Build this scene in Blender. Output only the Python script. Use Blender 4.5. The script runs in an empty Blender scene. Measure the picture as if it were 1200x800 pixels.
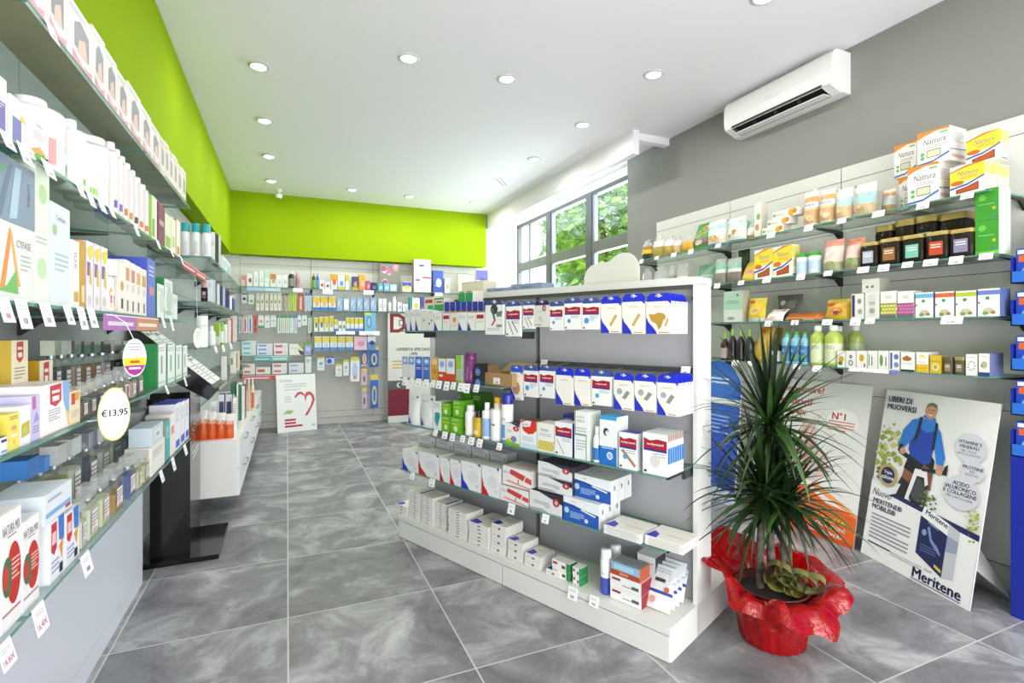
import bpy, math, random
from mathutils import Vector, Matrix
random.seed(7)
C = bpy.context.scene.collection
S = bpy.context.scene
# ---------------------------------------------------------------- camera, world, lights, exposure
H = 1.41; F = 606.0; YAW = math.radians(23.5); HY = 389.0
CY, SY = math.cos(YAW), math.sin(YAW)
cam = bpy.data.cameras.new('camera'); cam.sensor_width = 36; cam.lens = 36*F/1200; cam.shift_y = -11/1200
cam.clip_start = .05
co = bpy.data.objects.new('camera', cam); C.objects.link(co)
co.location = (0, 0, H); co.rotation_euler = (math.pi/2, 0, -YAW); S.camera = co
S.view_settings.view_transform = 'Standard'; S.view_settings.look = 'None'
S.view_settings.gamma = 1; S.view_settings.use_curve_mapping = False
S.view_settings.exposure = -0.1
S.cycles.max_bounces = 8; S.cycles.diffuse_bounces = 4; S.cycles.glossy_bounces = 3
S.cycles.transparent_max_bounces = 16; S.cycles.caustics_reflective = False; S.cycles.caustics_refractive = False
S.cycles.use_denoising = True; S.cycles.sample_clamp_indirect = 6
W = bpy.data.worlds.new('world'); S.world = W; W.use_nodes = True
W.node_tree.nodes['Background'].inputs[0].default_value = (.97, .955, 1, 1)
W.node_tree.nodes['Background'].inputs[1].default_value = 3.4
def area(name, loc, rot, sx, sy, e, col=(1, 1, 1), spread=math.pi):
    l = bpy.data.lights.new(name, 'AREA'); l.shape = 'RECTANGLE'; l.size = sx; l.size_y = sy; l.energy = e; l.color = col; l.spread = spread
    o = bpy.data.objects.new(name, l); C.objects.link(o); o.location = loc; o.rotation_euler = rot
    return o
# upward fill lamp added inside the shop front; daylight through the high window
area('shopfront_fill', (1.4, -2.05, 1.25), (math.radians(116), 0, 0), 4.2, 2.0, 215, (1, .955, .985))
area('window_daylight', (4.1, 6.7, 2.7), (0, math.radians(112), 0), 1.4, 3.2, 210, (.95, .98, 1))
LAMP_E = 10

# ---------------------------------------------------------------- materials
MAT = {}
def lin(h):
    h = h.lstrip('#')
    if len(h) == 3: h = ''.join(c*2 for c in h)
    out = []
    for i in (0, 2, 4):
        c = int(h[i:i+2], 16)/255
        out.append(c/12.92 if c <= .04045 else ((c+.055)/1.055)**2.4)
    return (*out, 1)
def M(h, rough=.45, metal=0, emit=0, spec=.5):
    if not isinstance(h, str): return h
    k = (h, rough, metal, emit, spec)
    if k in MAT: return MAT[k]
    m = bpy.data.materials.new('paint_'+h.lstrip('#')); m.use_nodes = True
    b = m.node_tree.nodes['Principled BSDF']
    b.inputs['Base Color'].default_value = lin(h); b.inputs['Roughness'].default_value = rough
    b.inputs['Metallic'].default_value = metal; b.inputs['Specular IOR Level'].default_value = spec
    if emit:
        b.inputs['Emission Color'].default_value = lin(h); b.inputs['Emission Strength'].default_value = emit
    MAT[k] = m
    return m
def glassy(h, solid=.0, name='glass', pale=0):
    k = (h, solid, name)
    if k in MAT: return MAT[k]
    m = bpy.data.materials.new(name); m.use_nodes = True; n = m.node_tree.nodes; L = m.node_tree.links
    n.remove(n['Principled BSDF']); out = n['Material Output']
    tr = n.new('ShaderNodeBsdfTransparent'); col = tuple(v+(1-v)*pale*.5 for v in lin(h)); tr.inputs[0].default_value = col
    gs = n.new('ShaderNodeBsdfGlossy'); gs.inputs['Roughness'].default_value = .03
    lw = n.new('ShaderNodeLayerWeight'); lw.inputs[0].default_value = .5; pw = n.new('ShaderNodeMath'); pw.operation = 'POWER'; pw.inputs[1].default_value = 4; L.new(lw.outputs['Facing'], pw.inputs[0])
    fr = n.new('ShaderNodeMath'); fr.operation = 'MULTIPLY_ADD'; fr.inputs[1].default_value = .6; fr.inputs[2].default_value = .035; L.new(pw.outputs[0], fr.inputs[0])
    mx = n.new('ShaderNodeMixShader'); L.new(fr.outputs[0], mx.inputs[0]); L.new(tr.outputs[0], mx.inputs[1]); L.new(gs.outputs[0], mx.inputs[2])
    last = mx
    if solid:
        df = n.new('ShaderNodeBsdfDiffuse'); df.inputs[0].default_value = col
        m2 = n.new('ShaderNodeMixShader'); m2.inputs[0].default_value = solid
        L.new(mx.outputs[0], m2.inputs[1]); L.new(df.outputs[0], m2.inputs[2]); last = m2
    L.new(last.outputs[0], out.inputs[0]); MAT[k] = m
    return m
def noisy(name, c0, c1, scale, rough, detail=6, bump=0, dist=.6, metal=0):
    m = bpy.data.materials.new(name); m.use_nodes = True; n = m.node_tree.nodes; L = m.node_tree.links
    b = n['Principled BSDF']; tc = n.new('ShaderNodeTexCoord'); nz = n.new('ShaderNodeTexNoise')
    nz.inputs['Scale'].default_value = scale; nz.inputs['Detail'].default_value = detail; nz.inputs['Distortion'].default_value = dist
    L.new(tc.outputs['Object'], nz.inputs['Vector'])
    r = n.new('ShaderNodeValToRGB'); r.color_ramp.elements[0].color = lin(c0); r.color_ramp.elements[1].color = lin(c1)
    r.color_ramp.elements[0].position = .32; r.color_ramp.elements[1].position = .68
    L.new(nz.outputs[0], r.inputs[0]); L.new(r.outputs[0], b.inputs['Base Color']); b.inputs['Roughness'].default_value = rough
    b.inputs['Metallic'].default_value = metal
    if bump:
        bp = n.new('ShaderNodeBump'); bp.inputs['Strength'].default_value = bump; bp.inputs['Distance'].default_value = .01
        L.new(nz.outputs[0], bp.inputs['Height']); L.new(bp.outputs[0], b.inputs['Normal'])
    return m
def floor_mat():
    m = bpy.data.materials.new('slate_tiles'); m.use_nodes = True; n = m.node_tree.nodes; L = m.node_tree.links
    b = n['Principled BSDF']; tc = n.new('ShaderNodeTexCoord'); sp = n.new('ShaderNodeSeparateXYZ'); L.new(tc.outputs['Object'], sp.inputs[0])
    def math_(op, a, v=None, v2=None):
        x = n.new('ShaderNodeMath'); x.operation = op
        if hasattr(a, 'links'): L.new(a, x.inputs[0])
        else: x.inputs[0].default_value = a
        if v is not None:
            if hasattr(v, 'links'): L.new(v, x.inputs[1])
            else: x.inputs[1].default_value = v
        return x.outputs[0]
    gs = []; ids = []
    for ax, off, st in ((0, .004, .722), (1, 2.78, .731)):
        s = math_('DIVIDE', math_('SUBTRACT', sp.outputs[ax], off), st)
        ids.append(math_('FLOOR', s))
        fr = math_('FRACT', math_('ADD', s, .5))
        d = math_('MULTIPLY', math_('ABSOLUTE', math_('SUBTRACT', fr, .5)), st)
        gs.append(math_('LESS_THAN', d, .0032))
    g = math_('MAXIMUM', gs[0], gs[1])
    cb = n.new('ShaderNodeCombineXYZ'); L.new(ids[0], cb.inputs[0]); L.new(ids[1], cb.inputs[1])
    wn = n.new('ShaderNodeTexWhiteNoise'); L.new(cb.outputs[0], wn.inputs['Vector'])
    va = n.new('ShaderNodeVectorMath'); va.operation = 'MULTIPLY_ADD'; L.new(wn.outputs['Color'], va.inputs[0]); va.inputs[1].default_value = (9, 9, 9); L.new(tc.outputs['Object'], va.inputs[2])
    nz = n.new('ShaderNodeTexNoise'); nz.inputs['Scale'].default_value = 3.0; nz.inputs['Detail'].default_value = 12; nz.inputs['Roughness'].default_value = .68; nz.inputs['Distortion'].default_value = .55
    L.new(va.outputs[0], nz.inputs['Vector'])
    rp = n.new('ShaderNodeValToRGB'); e = rp.color_ramp.elements
    e[0].position = .3; e[0].color = lin('#606064'); e[1].position = .74; e[1].color = lin('#c9c9cb')
    e2 = rp.color_ramp.elements.new(.5); e2.color = lin('#86868a')
    L.new(nz.outputs[0], rp.inputs[0])
    mx = n.new('ShaderNodeMixRGB'); L.new(g, mx.inputs[0]); L.new(rp.outputs[0], mx.inputs[1]); mx.inputs[2].default_value = lin('#c9c8c3')
    L.new(mx.outputs[0], b.inputs['Base Color'])
    rr = n.new('ShaderNodeMapRange'); L.new(nz.outputs[0], rr.inputs[0]); rr.inputs[3].default_value = .42; rr.inputs[4].default_value = .3
    L.new(rr.outputs[0], b.inputs['Roughness']); b.inputs['Specular IOR Level'].default_value = .4
    bp = n.new('ShaderNodeBump'); bp.inputs['Strength'].default_value = .12; bp.inputs['Distance'].default_value = .01
    L.new(nz.outputs[0], bp.inputs['Height']); L.new(bp.outputs[0], b.inputs['Normal'])
    return m
WHITE = M('#f2f2f0', .5); PANEL = M('#d9d8d2', .4); CEIL = M('#f7f4f8', .8); LIME = M('#93b010', .85, spec=.08); GREY = M('#8c8b87', .7)
GLASS = glassy('#eef6f2', 0, 'clear_glass'); EDGE = M('#5b9084', .15); BLACK = M('#0c0c0e', .12); STEEL = M('#a8aaac', .3, .9)
DARK = M('#26272a', .4); CLEAR = glassy('#f4f6f6', 0, 'clear_acrylic')

# ---------------------------------------------------------------- mesh helper
_txt = {}
def text_mesh(s, bold=0, shear=0):
    k = (s, shear)
    if k in _txt: return _txt[k]
    cu = bpy.data.curves.new('t', 'FONT'); cu.body = s; cu.align_x = 'CENTER'; cu.align_y = 'CENTER'; cu.resolution_u = 2
    cu.shear = shear; cu.size = 1
    o = bpy.data.objects.new('t', cu); C.objects.link(o)
    me = bpy.data.meshes.new_from_object(o)
    vs = [(v.co.x, v.co.y) for v in me.vertices]; fs = [tuple(p.vertices) for p in me.polygons]
    bpy.data.objects.remove(o); bpy.data.curves.remove(cu); bpy.data.meshes.remove(me)
    xs = [v[0] for v in vs] or [0]; ys = [v[1] for v in vs] or [0]
    cx, cy = (min(xs)+max(xs))/2, (min(ys)+max(ys))/2
    _txt[k] = ([(x-cx, y-cy) for x, y in vs], fs, max(xs)-min(xs), max(ys)-min(ys))
    return _txt[k]
class Mb:
    def __init__(s): s.v = []; s.f = []; s.m = []; s.mats = []; s.sm = []
    def mi(s, mat):
        mat = M(mat)
        if mat not in s.mats: s.mats.append(mat)
        return s.mats.index(mat)
    def poly(s, pts, mat, smooth=False):
        b = len(s.v); s.v += [tuple(p) for p in pts]; s.f.append(tuple(range(b, b+len(pts)))); s.m.append(s.mi(mat)); s.sm.append(smooth)
    def grid(s, rows, mat, close=False, smooth=True):
        b = len(s.v); n = len(rows[0])
        for r in rows: s.v += [tuple(p) for p in r]
        for i in range(len(rows)-1):
            mt = mat[i] if isinstance(mat, list) else mat
            for j in range(n if close else n-1):
                k = (j+1) % n
                mm = mt(i, j) if callable(mt) else mt
                s.f.append((b+i*n+j, b+i*n+k, b+(i+1)*n+k, b+(i+1)*n+j)); s.m.append(s.mi(mm)); s.sm.append(smooth)
    def box(s, x0, y0, z0, x1, y1, z1, mat, front=None, top=None, side=None, bottom=None, back=None):
        f = front or mat; t = top or mat; sd = side or mat
        s.poly([(x0,y0,z0),(x1,y0,z0),(x1,y0,z1),(x0,y0,z1)], f)
        s.poly([(x1,y1,z0),(x0,y1,z0),(x0,y1,z1),(x1,y1,z1)], back or mat)
        s.poly([(x0,y1,z0),(x0,y0,z0),(x0,y0,z1),(x0,y1,z1)], sd)
        s.poly([(x1,y0,z0),(x1,y1,z0),(x1,y1,z1),(x1,y0,z1)], sd)
        s.poly([(x0,y0,z1),(x1,y0,z1),(x1,y1,z1),(x0,y1,z1)], t)
        s.poly([(x0,y1,z0),(x1,y1,z0),(x1,y0,z0),(x0,y0,z0)], bottom or mat)
    def lathe(s, prof, n=16, cx=0, cy=0, sx=1, sy=1):
        rows = []; mats = []
        for p in prof:
            rows.append([(cx+p[0]*sx*math.cos(2*math.pi*j/n), cy+p[0]*sy*math.sin(2*math.pi*j/n), p[1]) for j in range(n)])
            mats.append(p[2] if len(p) > 2 else mats[-1])
        s.grid(rows, mats, True)
    def tube(s, pts, r, mat, n=8):
        pts = [Vector(p) for p in pts]; rows = []
        rs = r if isinstance(r, (list, tuple)) else [r]*len(pts)
        for i, p in enumerate(pts):
            d = (pts[min(i+1, len(pts)-1)]-pts[max(i-1, 0)]).normalized()
            a = d.orthogonal().normalized() if i == 0 else (a-d*a.dot(d)).normalized()
            b = d.cross(a)
            rows.append([p+(a*math.cos(2*math.pi*j/n)+b*math.sin(2*math.pi*j/n))*rs[i] for j in range(n)])
        s.grid(rows, mat, True)
        s.poly(rows[0][::-1], mat); s.poly(rows[-1], mat)
    def text(s, t, fn, x, z, h, mat, maxw=None, bold=0, shear=0, sx=1):
        vs, fs, tw, th = text_mesh(t, bold, shear)
        if not vs: return
        k = h/max(.5, th); kx = k*sx
        if maxw and tw*kx > maxw: kx = maxw/tw
        b = len(s.v); s.v += [tuple(fn(x+p[0]*kx, z+p[1]*k)) for p in vs]; mi = s.mi(mat)
        for f in fs: s.f.append(tuple(b+i for i in f)); s.m.append(mi); s.sm.append(False)
        if bold:  # heavier stroke: a second print set slightly over
            for ox in ((.055, 0), (.028, .03)):
                b = len(s.v); s.v += [tuple(fn(x+p[0]*kx+ox[0]*k, z+p[1]*k+ox[1]*k)) for p in vs]
                for f in fs: s.f.append(tuple(b+i for i in f)); s.m.append(mi); s.sm.append(False)
    def art(s, decs, w, h, fn, z0=0, off=.0004):
        """prints on a face: fn(x, z, lift) -> point; x in -w/2..w/2"""
        for q, d in enumerate(decs):
            lf = off+.00004*q; k = d[0]
            g = lambda x, z: fn(x, z, lf)
            X = lambda x: (x-.5)*w
            Z = lambda z: z0+z*h
            if k == 'R':
                x0, y0, x1, y1, c = d[1:6]; n = 4 if fn.__name__ != 'flat' else 1
                for i in range(n):
                    a = x0+(x1-x0)*i/n; bb = x0+(x1-x0)*(i+1)/n
                    s.poly([g(X(a), Z(y0)), g(X(bb), Z(y0)), g(X(bb), Z(y1)), g(X(a), Z(y1))], c)
            elif k == 'C':
                cx, cy, r, c = d[1:5]; ry = d[5]*h if len(d) > 5 else r*w
                s.poly([g(X(cx)+r*w*math.cos(i*math.pi/10), Z(cy)+ry*math.sin(i*math.pi/10)) for i in range(20)], c)
            elif k == 'P': s.poly([g(X(x), Z(y)) for x, y in d[1]], d[2])
            elif k == 'T':
                t, cx, cy, hh, c = d[1:6]; kw = d[6] if len(d) > 6 else {}
                kw = dict(kw); mw = kw.pop('mw', .9)*w; rot = kw.pop('rot', 0)
                gg = g
                if rot: gg = lambda x, z: g(X(cx)+(x*math.cos(rot)-z*math.sin(rot)), Z(cy)+(x*math.sin(rot)+z*math.cos(rot)))
                s.text(t, gg, 0 if rot else X(cx), 0 if rot else Z(cy), hh*h, c, mw, **kw)
            elif k == 'L':
                x0, y0, x1, n, c, dy = d[1:7]
                for i in range(n):
                    xe = x1 if (i*7+3) % 4 else x0+(x1-x0)*.7
                    y = y0-i*dy
                    s.poly([g(X(x0), Z(y)), g(X(xe), Z(y)), g(X(xe), Z(y+dy*.42)), g(X(x0), Z(y+dy*.42))], c)
    def build(s, name, parent=None, loc=(0, 0, 0), rot=0):
        me = bpy.data.meshes.new(name); me.from_pydata(s.v, [], s.f)
        for m in s.mats: me.materials.append(m)
        me.polygons.foreach_set('material_index', s.m); me.polygons.foreach_set('use_smooth', s.sm); me.update()
        o = bpy.data.objects.new(name, me); C.objects.link(o); o.location = loc; o.rotation_euler = (0, 0, rot)
        if parent: o.parent = parent
        return o
def tag(o, label, cat, group=None):
    o['label'] = label; o['category'] = cat
    if group: o['group'] = group
    return o
def empty(name, loc=(0, 0, 0), rot=0):
    o = bpy.data.objects.new(name, None); C.objects.link(o); o.location = loc; o.rotation_euler = (0, 0, rot); o.empty_display_size = .05
    return o
def struct(mb, name, parent=None):
    o = mb.build(name, parent)
    if not parent: o['kind'] = 'structure'
    return o
def one(x0, y0, z0, x1, y1, z1, mat): m = Mb(); m.box(x0, y0, z0, x1, y1, z1, mat); return m
ORD = ('first second third fourth fifth sixth seventh eighth ninth tenth eleventh twelfth thirteenth fourteenth fifteenth sixteenth seventeenth '
       'eighteenth nineteenth twentieth twenty-first twenty-second twenty-third twenty-fourth twenty-fifth twenty-sixth twenty-seventh twenty-eighth twenty-ninth thirtieth').split()
# ---------------------------------------------------------------- frames: the front plane of a run of shelves
class Frame:
    def __init__(s, O, f, r): s.O = Vector(O); s.f = Vector(f); s.r = Vector(r); s.ang = math.atan2(r[1], r[0])
    def at(s, px, t=0):
        dx = (px-600)/F; R = Vector((SY+CY*dx, CY-SY*dx)); k = (t+s.O.dot(s.f))/R.dot(s.f)
        return (R*k-s.O).dot(s.r), k
    def z(s, px, py, t=0): return H+(HY-py)/F*s.at(px, t)[1]
    def pt(s, a, t, z=0): p = s.O+s.r*a+s.f*t; return Vector((p.x, p.y, z))
LEFT = Frame((-.5, 0), (-1, 0), (0, 1)); RIGHT = Frame((3.25, 0), (1, 0), (0, -1)); BACK = Frame((0, 8.1), (0, 1), (1, 0))
GA = math.radians(-66.9); GON = Frame((1.490, 1.746), (math.cos(GA+math.pi/2), math.sin(GA+math.pi/2)), (math.cos(GA), math.sin(GA)))
def ground(px, py, z=0):
    dx = (px-600)/F; k = (z-H)/((HY-py)/F)
    return Vector(((SY+CY*dx)*k, (CY-SY*dx)*k, z))
# ---------------------------------------------------------------- the room
fl = Mb(); fl.box(-1.0, -2.3, -.1, 4.0, 8.6, 0, floor_mat()); struct(fl, 'floor')
struct(one(-1.0, -2.3, 3.41, 4.0, 8.6, 3.5, CEIL), 'ceiling')
struct(one(-1.02, -2.3, 0, -.92, 8.6, 3.41, WHITE), 'wall_left')
struct(one(3.63, -2.3, 0, 3.95, 4.98, 3.41, GREY), 'wall_right')
wb = Mb(); wb.box(3.75, 4.98, 0, 3.95, 8.6, 1.9, WHITE); wb.box(3.75, 4.98, 3.3, 3.95, 8.6, 3.41, WHITE); wb.box(3.75, 8.4, 1.9, 3.95, 8.6, 3.3, WHITE)
struct(wb, 'wall_right_window_side')
struct(one(-.92, 8.45, 0, 3.75, 8.55, 3.41, WHITE), 'wall_back')
wf = Mb(); wf.box(-.92, -2.3, 0, -.75, -2.2, 3.41, WHITE); wf.box(3.5, -2.3, 0, 3.63, -2.2, 3.41, WHITE); wf.box(-.75, -2.3, 2.75, 3.5, -2.2, 3.41, WHITE)
struct(wf, 'wall_front')
w2 = struct(one(-.75, -2.26, .0, 3.5, -2.25, 2.75, GLASS), 'window_2')
struct(one(-.92, -2.2, 2.52, -.73, 8.45, 3.41, LIME), 'trim_1')
struct(one(-.73, 8.25, 2.52, 3.11, 8.45, 3.41, LIME), 'trim_2')
pe = Mb(); pe.box(3.13, 4.2, 3.17, 3.2, 8.45, 3.41, CEIL); pe.box(3.2, 4.26, 3.34, 3.63, 4.34, 3.41, CEIL); pe.box(3.126, 4.2, 3.166, 3.134, 8.45, 3.17, M('#8b8b8c'))
struct(pe, 'trim_3')
# high window: dark metal frame, broad middle rail, casements
FRM = M('#55565a', .4); wi = empty('window_1', (3.75, 0, 0)); wi['kind'] = 'structure'
m = Mb()
for y0, y1, z0, z1 in ((4.98, 8.4, 3.24, 3.3), (4.98, 8.4, 1.9, 1.96), (8.34, 8.4, 1.9, 3.3), (4.98, 5.04, 1.9, 3.3)): m.box(0, y0, z0, .07, y1, z1, FRM)
m.build('window_frame', wi)
one(-.005, 4.98, 2.465, .08, 8.36, 2.615, M('#6b6c6a', .4)).build('transom', wi)
BK = Frame((3.75, 0), (1, 0), (0, -1))
for p0, p1 in ((640.5, 645.5), (687, 694)):
    ya, yb = -BK.at(p0)[0], -BK.at(p1)[0]
    mm = Mb(); mm.box(-.01, yb, 1.9, .07, ya, 3.26, FRM); mm.box(.0, yb-.06, 1.96, .05, yb-.01, 2.46, M('#8d93ab', .3)); mm.box(.0, yb-.06, 2.62, .05, yb-.01, 3.24, M('#8d93ab', .3))
    mm.build('mullion', wi)
one(.02, 7.93, 1.95, .05, 7.96, 3.25, FRM).build('glazing_bar', wi)
one(.035, 5.0, 1.95, .04, 8.38, 3.25, GLASS).build('pane', wi)
one(-.12, 5.0, 1.87, 0, 8.4, 1.9, WHITE).build('window_sill', wi)
# outside: a white house and trees beyond the high window
hb = Mb(); hb.box(8.0, 13.6, 0, 10, 20, 9, M('#f4f4f2', .8)); hb.box(7.99, 14.2, 4.2, 8.0, 14.8, 5.4, M('#9aa0a4'))
tag(hb.build('neighbour_house'), 'pale rendered house seen through the high window beside the trees', 'building')
def tree(x, y, zc, r, cols, lab, n=1500):
    t = empty('garden_tree', (x, y, 0)); m = Mb(); m.tube([(0, 0, 0), (.1, 0, zc-.6*r), (.05, .1, zc+.2*r)], [.14, .1, .05], '#5b4a3a'); m.build('trunk', t)
    m = Mb(); R = random.Random(x*7+y)
    for i in range(n):
        d = Vector((R.gauss(0, 1), R.gauss(0, 1), R.gauss(0, 1))).normalized()*r*R.uniform(.45, 1)**.6
        d.z *= 1.15; p = d+Vector((0, 0, zc)); a = Vector((R.gauss(0, 1), R.gauss(0, 1), R.gauss(0, 1))).normalized(); b = a.orthogonal().normalized(); s = R.uniform(.06, .13)
        m.poly([p-a*s*1.6, p-b*s*.6, p+a*s*1.6, p+b*s*.6], R.choice(cols))
    m.build('crown', t); tag(t, lab, 'tree')
tree(6.2, 9.4, 3.6, 1.35, ['#7fae3f', '#5f9432', '#9cc552'], 'bright green leafy tree outside the middle pane of the high window', 2600)
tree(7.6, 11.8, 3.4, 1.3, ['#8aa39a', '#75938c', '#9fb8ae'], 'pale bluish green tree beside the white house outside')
tree(6.6, 7.2, 2.75, .8, ['#8dbb6a', '#a9cc80', '#6fa060'], 'low green shrub outside behind the lower window panes', 900)
# ---------------------------------------------------------------- ceiling fittings
LAMPS = [(303, 76, 'beside the lime side fascia, first from the shop front', 1), (479, 68, 'mid ceiling, first of the middle row', 0), (594, 92, 'mid ceiling, second of the middle row', 0),
         (766, 87, 'grey wall side, first from the air conditioner', 0), (310, 140, 'beside the lime side fascia, second from the shop front', 1), (683, 146, 'grey wall side, second from the air conditioner', 0),
         (315, 182, 'beside the lime side fascia, third from the shop front', 1), (626, 186, 'grey wall side, third from the air conditioner', 0), (318, 211, 'beside the lime side fascia, just before the camera', 1),
         (413, 222, 'in front of the back fascia, first from the camera', 0), (480, 230, 'in front of the back fascia, second from the camera', 0), (556, 237, 'in front of the back fascia, next to the window pelmet', 0), (896, -4, 'above the air conditioner end, cut by the picture edge', 0)]
def downlight(px, py, where, tilt):
    p = ground(px, py, 3.41); t = empty('downlight', (p.x, p.y, 3.41)); m = Mb()
    m.lathe([(.078, 0, M('#d5d5d3')), (.078, -.006), (.062, -.012), (.056, -.006)], 24); m.build('trim_ring', t)
    m = Mb(); em = M('#fffdf6', emit=5); off = .012 if tilt else 0
    m.lathe([(.0005, -.016-off, em), (.035, -.015-off), (.052, -.009), (.055, -.004)], 24); m.build('lens', t)
    if tilt: m = Mb(); m.lathe([(.062, -.02, M('#c9c9c6')), (.064, -.005), (.058, -.003), (.056, -.018)], 24); m.build('swivel_collar', t)
    tag(t, ('round swivel ' if tilt else 'round flush ')+'downlight '+where, 'lamp')
    l = bpy.data.lights.new('downlight_lamp', 'AREA'); l.shape = 'DISK'; l.size = .1; l.energy = LAMP_E*(.55 if tilt else .9); l.color = (1, .97, .94)
    o = bpy.data.objects.new('downlight_lamp', l); C.objects.link(o); o.parent = t; o.location = (0, 0, -.045)
for a in LAMPS: downlight(*a)
# rest of the row over the part of the shop behind the camera
for x, y in ((.1, .4), (2.2, .2), (1.1, -.9)):
    p = empty('downlight', (x, y, 3.41)); m = Mb(); m.lathe([(.078, 0, M('#d5d5d3')), (.078, -.006), (.062, -.012), (.056, -.006)], 24); m.build('trim_ring', p)
    m = Mb(); m.lathe([(.0005, -.016, M('#fffdf6', emit=5)), (.055, -.004)], 24); m.build('lens', p); tag(p, 'round flush downlight over the shop entrance behind the viewer', 'lamp', 'entrance downlights')
    l = bpy.data.lights.new('downlight_lamp', 'AREA'); l.shape = 'DISK'; l.size = .1; l.energy = LAMP_E; l.color = (1, .97, .92)
    o = bpy.data.objects.new('downlight_lamp', l); C.objects.link(o); o.parent = p; o.location = (0, 0, -.045)
t = empty('security_camera', (.02, 7.8, 3.41)); p = ground(327, 229, 3.33); t.location = (p.x, p.y, 3.41)
m = Mb(); m.lathe([(.035, 0, WHITE), (.035, -.02), (.012, -.03), (.012, -.07)], 16); m.build('mount', t)
m = Mb(); m.lathe([(.0005, -.125, M('#eeeeee', .2)), (.03, -.12), (.048, -.09), (.04, -.06), (.01, -.05)], 18); m.build('camera_body', t)
m = Mb(); m.lathe([(.016, -.128, M('#303236', .1)), (.018, -.118), (.018, -.11)], 12); m.poly([(.016*math.cos(i*math.pi/6), .016*math.sin(i*math.pi/6), -.128) for i in range(12)], M('#303236', .1)); m.build('lens', t)
tag(t, 'small white round security camera hanging in front of the lime fascia', 'camera')
p = ground(588, 213, 3.41); m = Mb(); m.box(-.17, -.06, -.008, .17, .06, 0, WHITE)
for i in range(2): m.box(-.15, -.035+i*.05, -.0095, .15, -.02+i*.05, -.008, M('#9b9b9b'))
tag(m.build('ceiling_vent', None, (p.x, p.y, 3.41), .9), 'small white slotted vent in the ceiling before the window pelmet', 'vent')
# air conditioner
t = empty('air_conditioner', (3.63, 2.86, 3.075)); ACW = M('#efefee', .3)
pr = [(0, .30), (-.16, .30), (-.195, .285), (-.215, .25), (-.222, .2), (-.222, .1), (-.215, .07)]
pr2 = [(-.215, .07), (-.2, .048), (-.085, .005), (-.05, 0), (0, 0)]
m = Mb(); hw = .465
def acrow(p): return [[(x*(1 if abs(y) < hw else .9), y*1.0, z*(1 if abs(y) < hw else .97)+(.004 if abs(y) >= hw else 0)) for y in (-hw-.012, -hw, hw, hw+.012)] for x, z in p]
m.grid(acrow(pr+pr2[1:2]), ACW); m.grid(acrow(pr2[2:]), ACW); m.poly([(x*.9, -hw-.012, z*.97+.004) for x, z in pr+pr2[1:]], ACW); m.poly([(x*.9, hw+.012, z*.97+.004) for x, z in (pr+pr2[1:])[::-1]], ACW)
for s in (-1, 1):
    m.poly([(-.18, s*(hw+.012), .0506), (-.0765, s*(hw+.012), .009), (-.085, s*hw, .005), (-.2, s*hw, .048)], ACW)
    m.poly([(-.2, s*hw, .048), (-.085, s*hw, .005), (-.085, s*.4, .005), (-.2, s*.4, .048)], ACW)
m.build('casing', t)
m = Mb(); m.poly([(-.19, -.4, .075), (-.19, .4, .075), (-.09, .4, .04), (-.09, -.4, .04)], M('#18191b')); m.poly([(-.2, -.4, .048), (-.2, .4, .048), (-.19, .4, .075), (-.19, -.4, .075)], M('#2a2b2d'))
for i in range(3): y = -.2+i*.2; m.box(-.17, y, .02, -.13, y+.003, .055, M('#3c3d40'))
m.build('air_outlet', t)
m = Mb(); m.box(-.165, -.395, .008, -.086, .395, .013, ACW); m.build('flap', t)
m = Mb(); m.poly([(-.2235, .02+.045*math.cos(i*math.pi/10), .16+.012*math.sin(i*math.pi/10)) for i in range(20)], M('#ffffff', .2)); m.poly([(-.2237, .02+.038*math.cos(i*math.pi/10), .16+.007*math.sin(i*math.pi/10)) for i in range(20)], M('#dcdcdc')); m.build('badge', t)
tag(t, 'white split air conditioner with open flap on the grey wall', 'air conditioner')

# ---------------------------------------------------------------- wall shelving
GR = M('#4a4a4a')
def shelf_bay(name_lab, fr, a0, a1, tb, zs, ztop, lines, plinth=.1, panel=PANEL):
    """one bay of wall shelving: back panel with joints, upright, black brackets under each glass shelf"""
    root = empty('wall_shelving', fr.pt(0, 0, 0), fr.ang); m = Mb()
    m.box(a0+.003, tb, plinth, a1-.003, tb+.02, ztop, panel)
    for z in lines: m.box(a0+.003, tb-.0006, z-.002, a1-.003, tb, z+.002, GR)
    m.build('back_panel', root)
    one(a0-.003, tb+.004, plinth, a0+.003, tb+.02, ztop, M('#2b2b2b')).build('upright', root)
    one(a0, tb+.01, 0, a1, tb+.02, plinth-.004, panel).build('plinth', root)
    for z in zs:
        for a in (a0, a1-.014):
            m = Mb(); g = M('#1c1c1e', .4)
            A = [(a, tb, z-.012), (a, tb, z-.075), (a, tb-.06, z-.03), (a, tb-.26, z-.012)]; B = [(a+.014, y, zz) for _, y, zz in A]
            m.poly(A[::-1], g); m.poly(B, g)
            for i in range(4): j = (i+1) % 4; m.poly([A[i], A[j], B[j], B[i]], g)
            m.build('bracket', root)
    return tag(root, name_lab, 'shelving')
def glass(fr, a0, a1, z, d, lab, t0=0):
    m = Mb(); m.box(a0+.002, 0, -.008, a1-.002, d, 0, EDGE, top=GLASS, bottom=GLASS)
    p = fr.pt(0, t0, z); return tag(m.build('glass_shelf', None, p, fr.ang), lab, 'shelf')
LZ = (.815, 1.17, 1.4725, 1.79, 2.11); LN = ('lowest', 'second-lowest', 'middle', 'second-highest', 'highest')
PANEL_SHADED = M('#b4b6b8', .4)  # panel grey darkened: shadow behind the lime side shelves put into the colour
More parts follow.
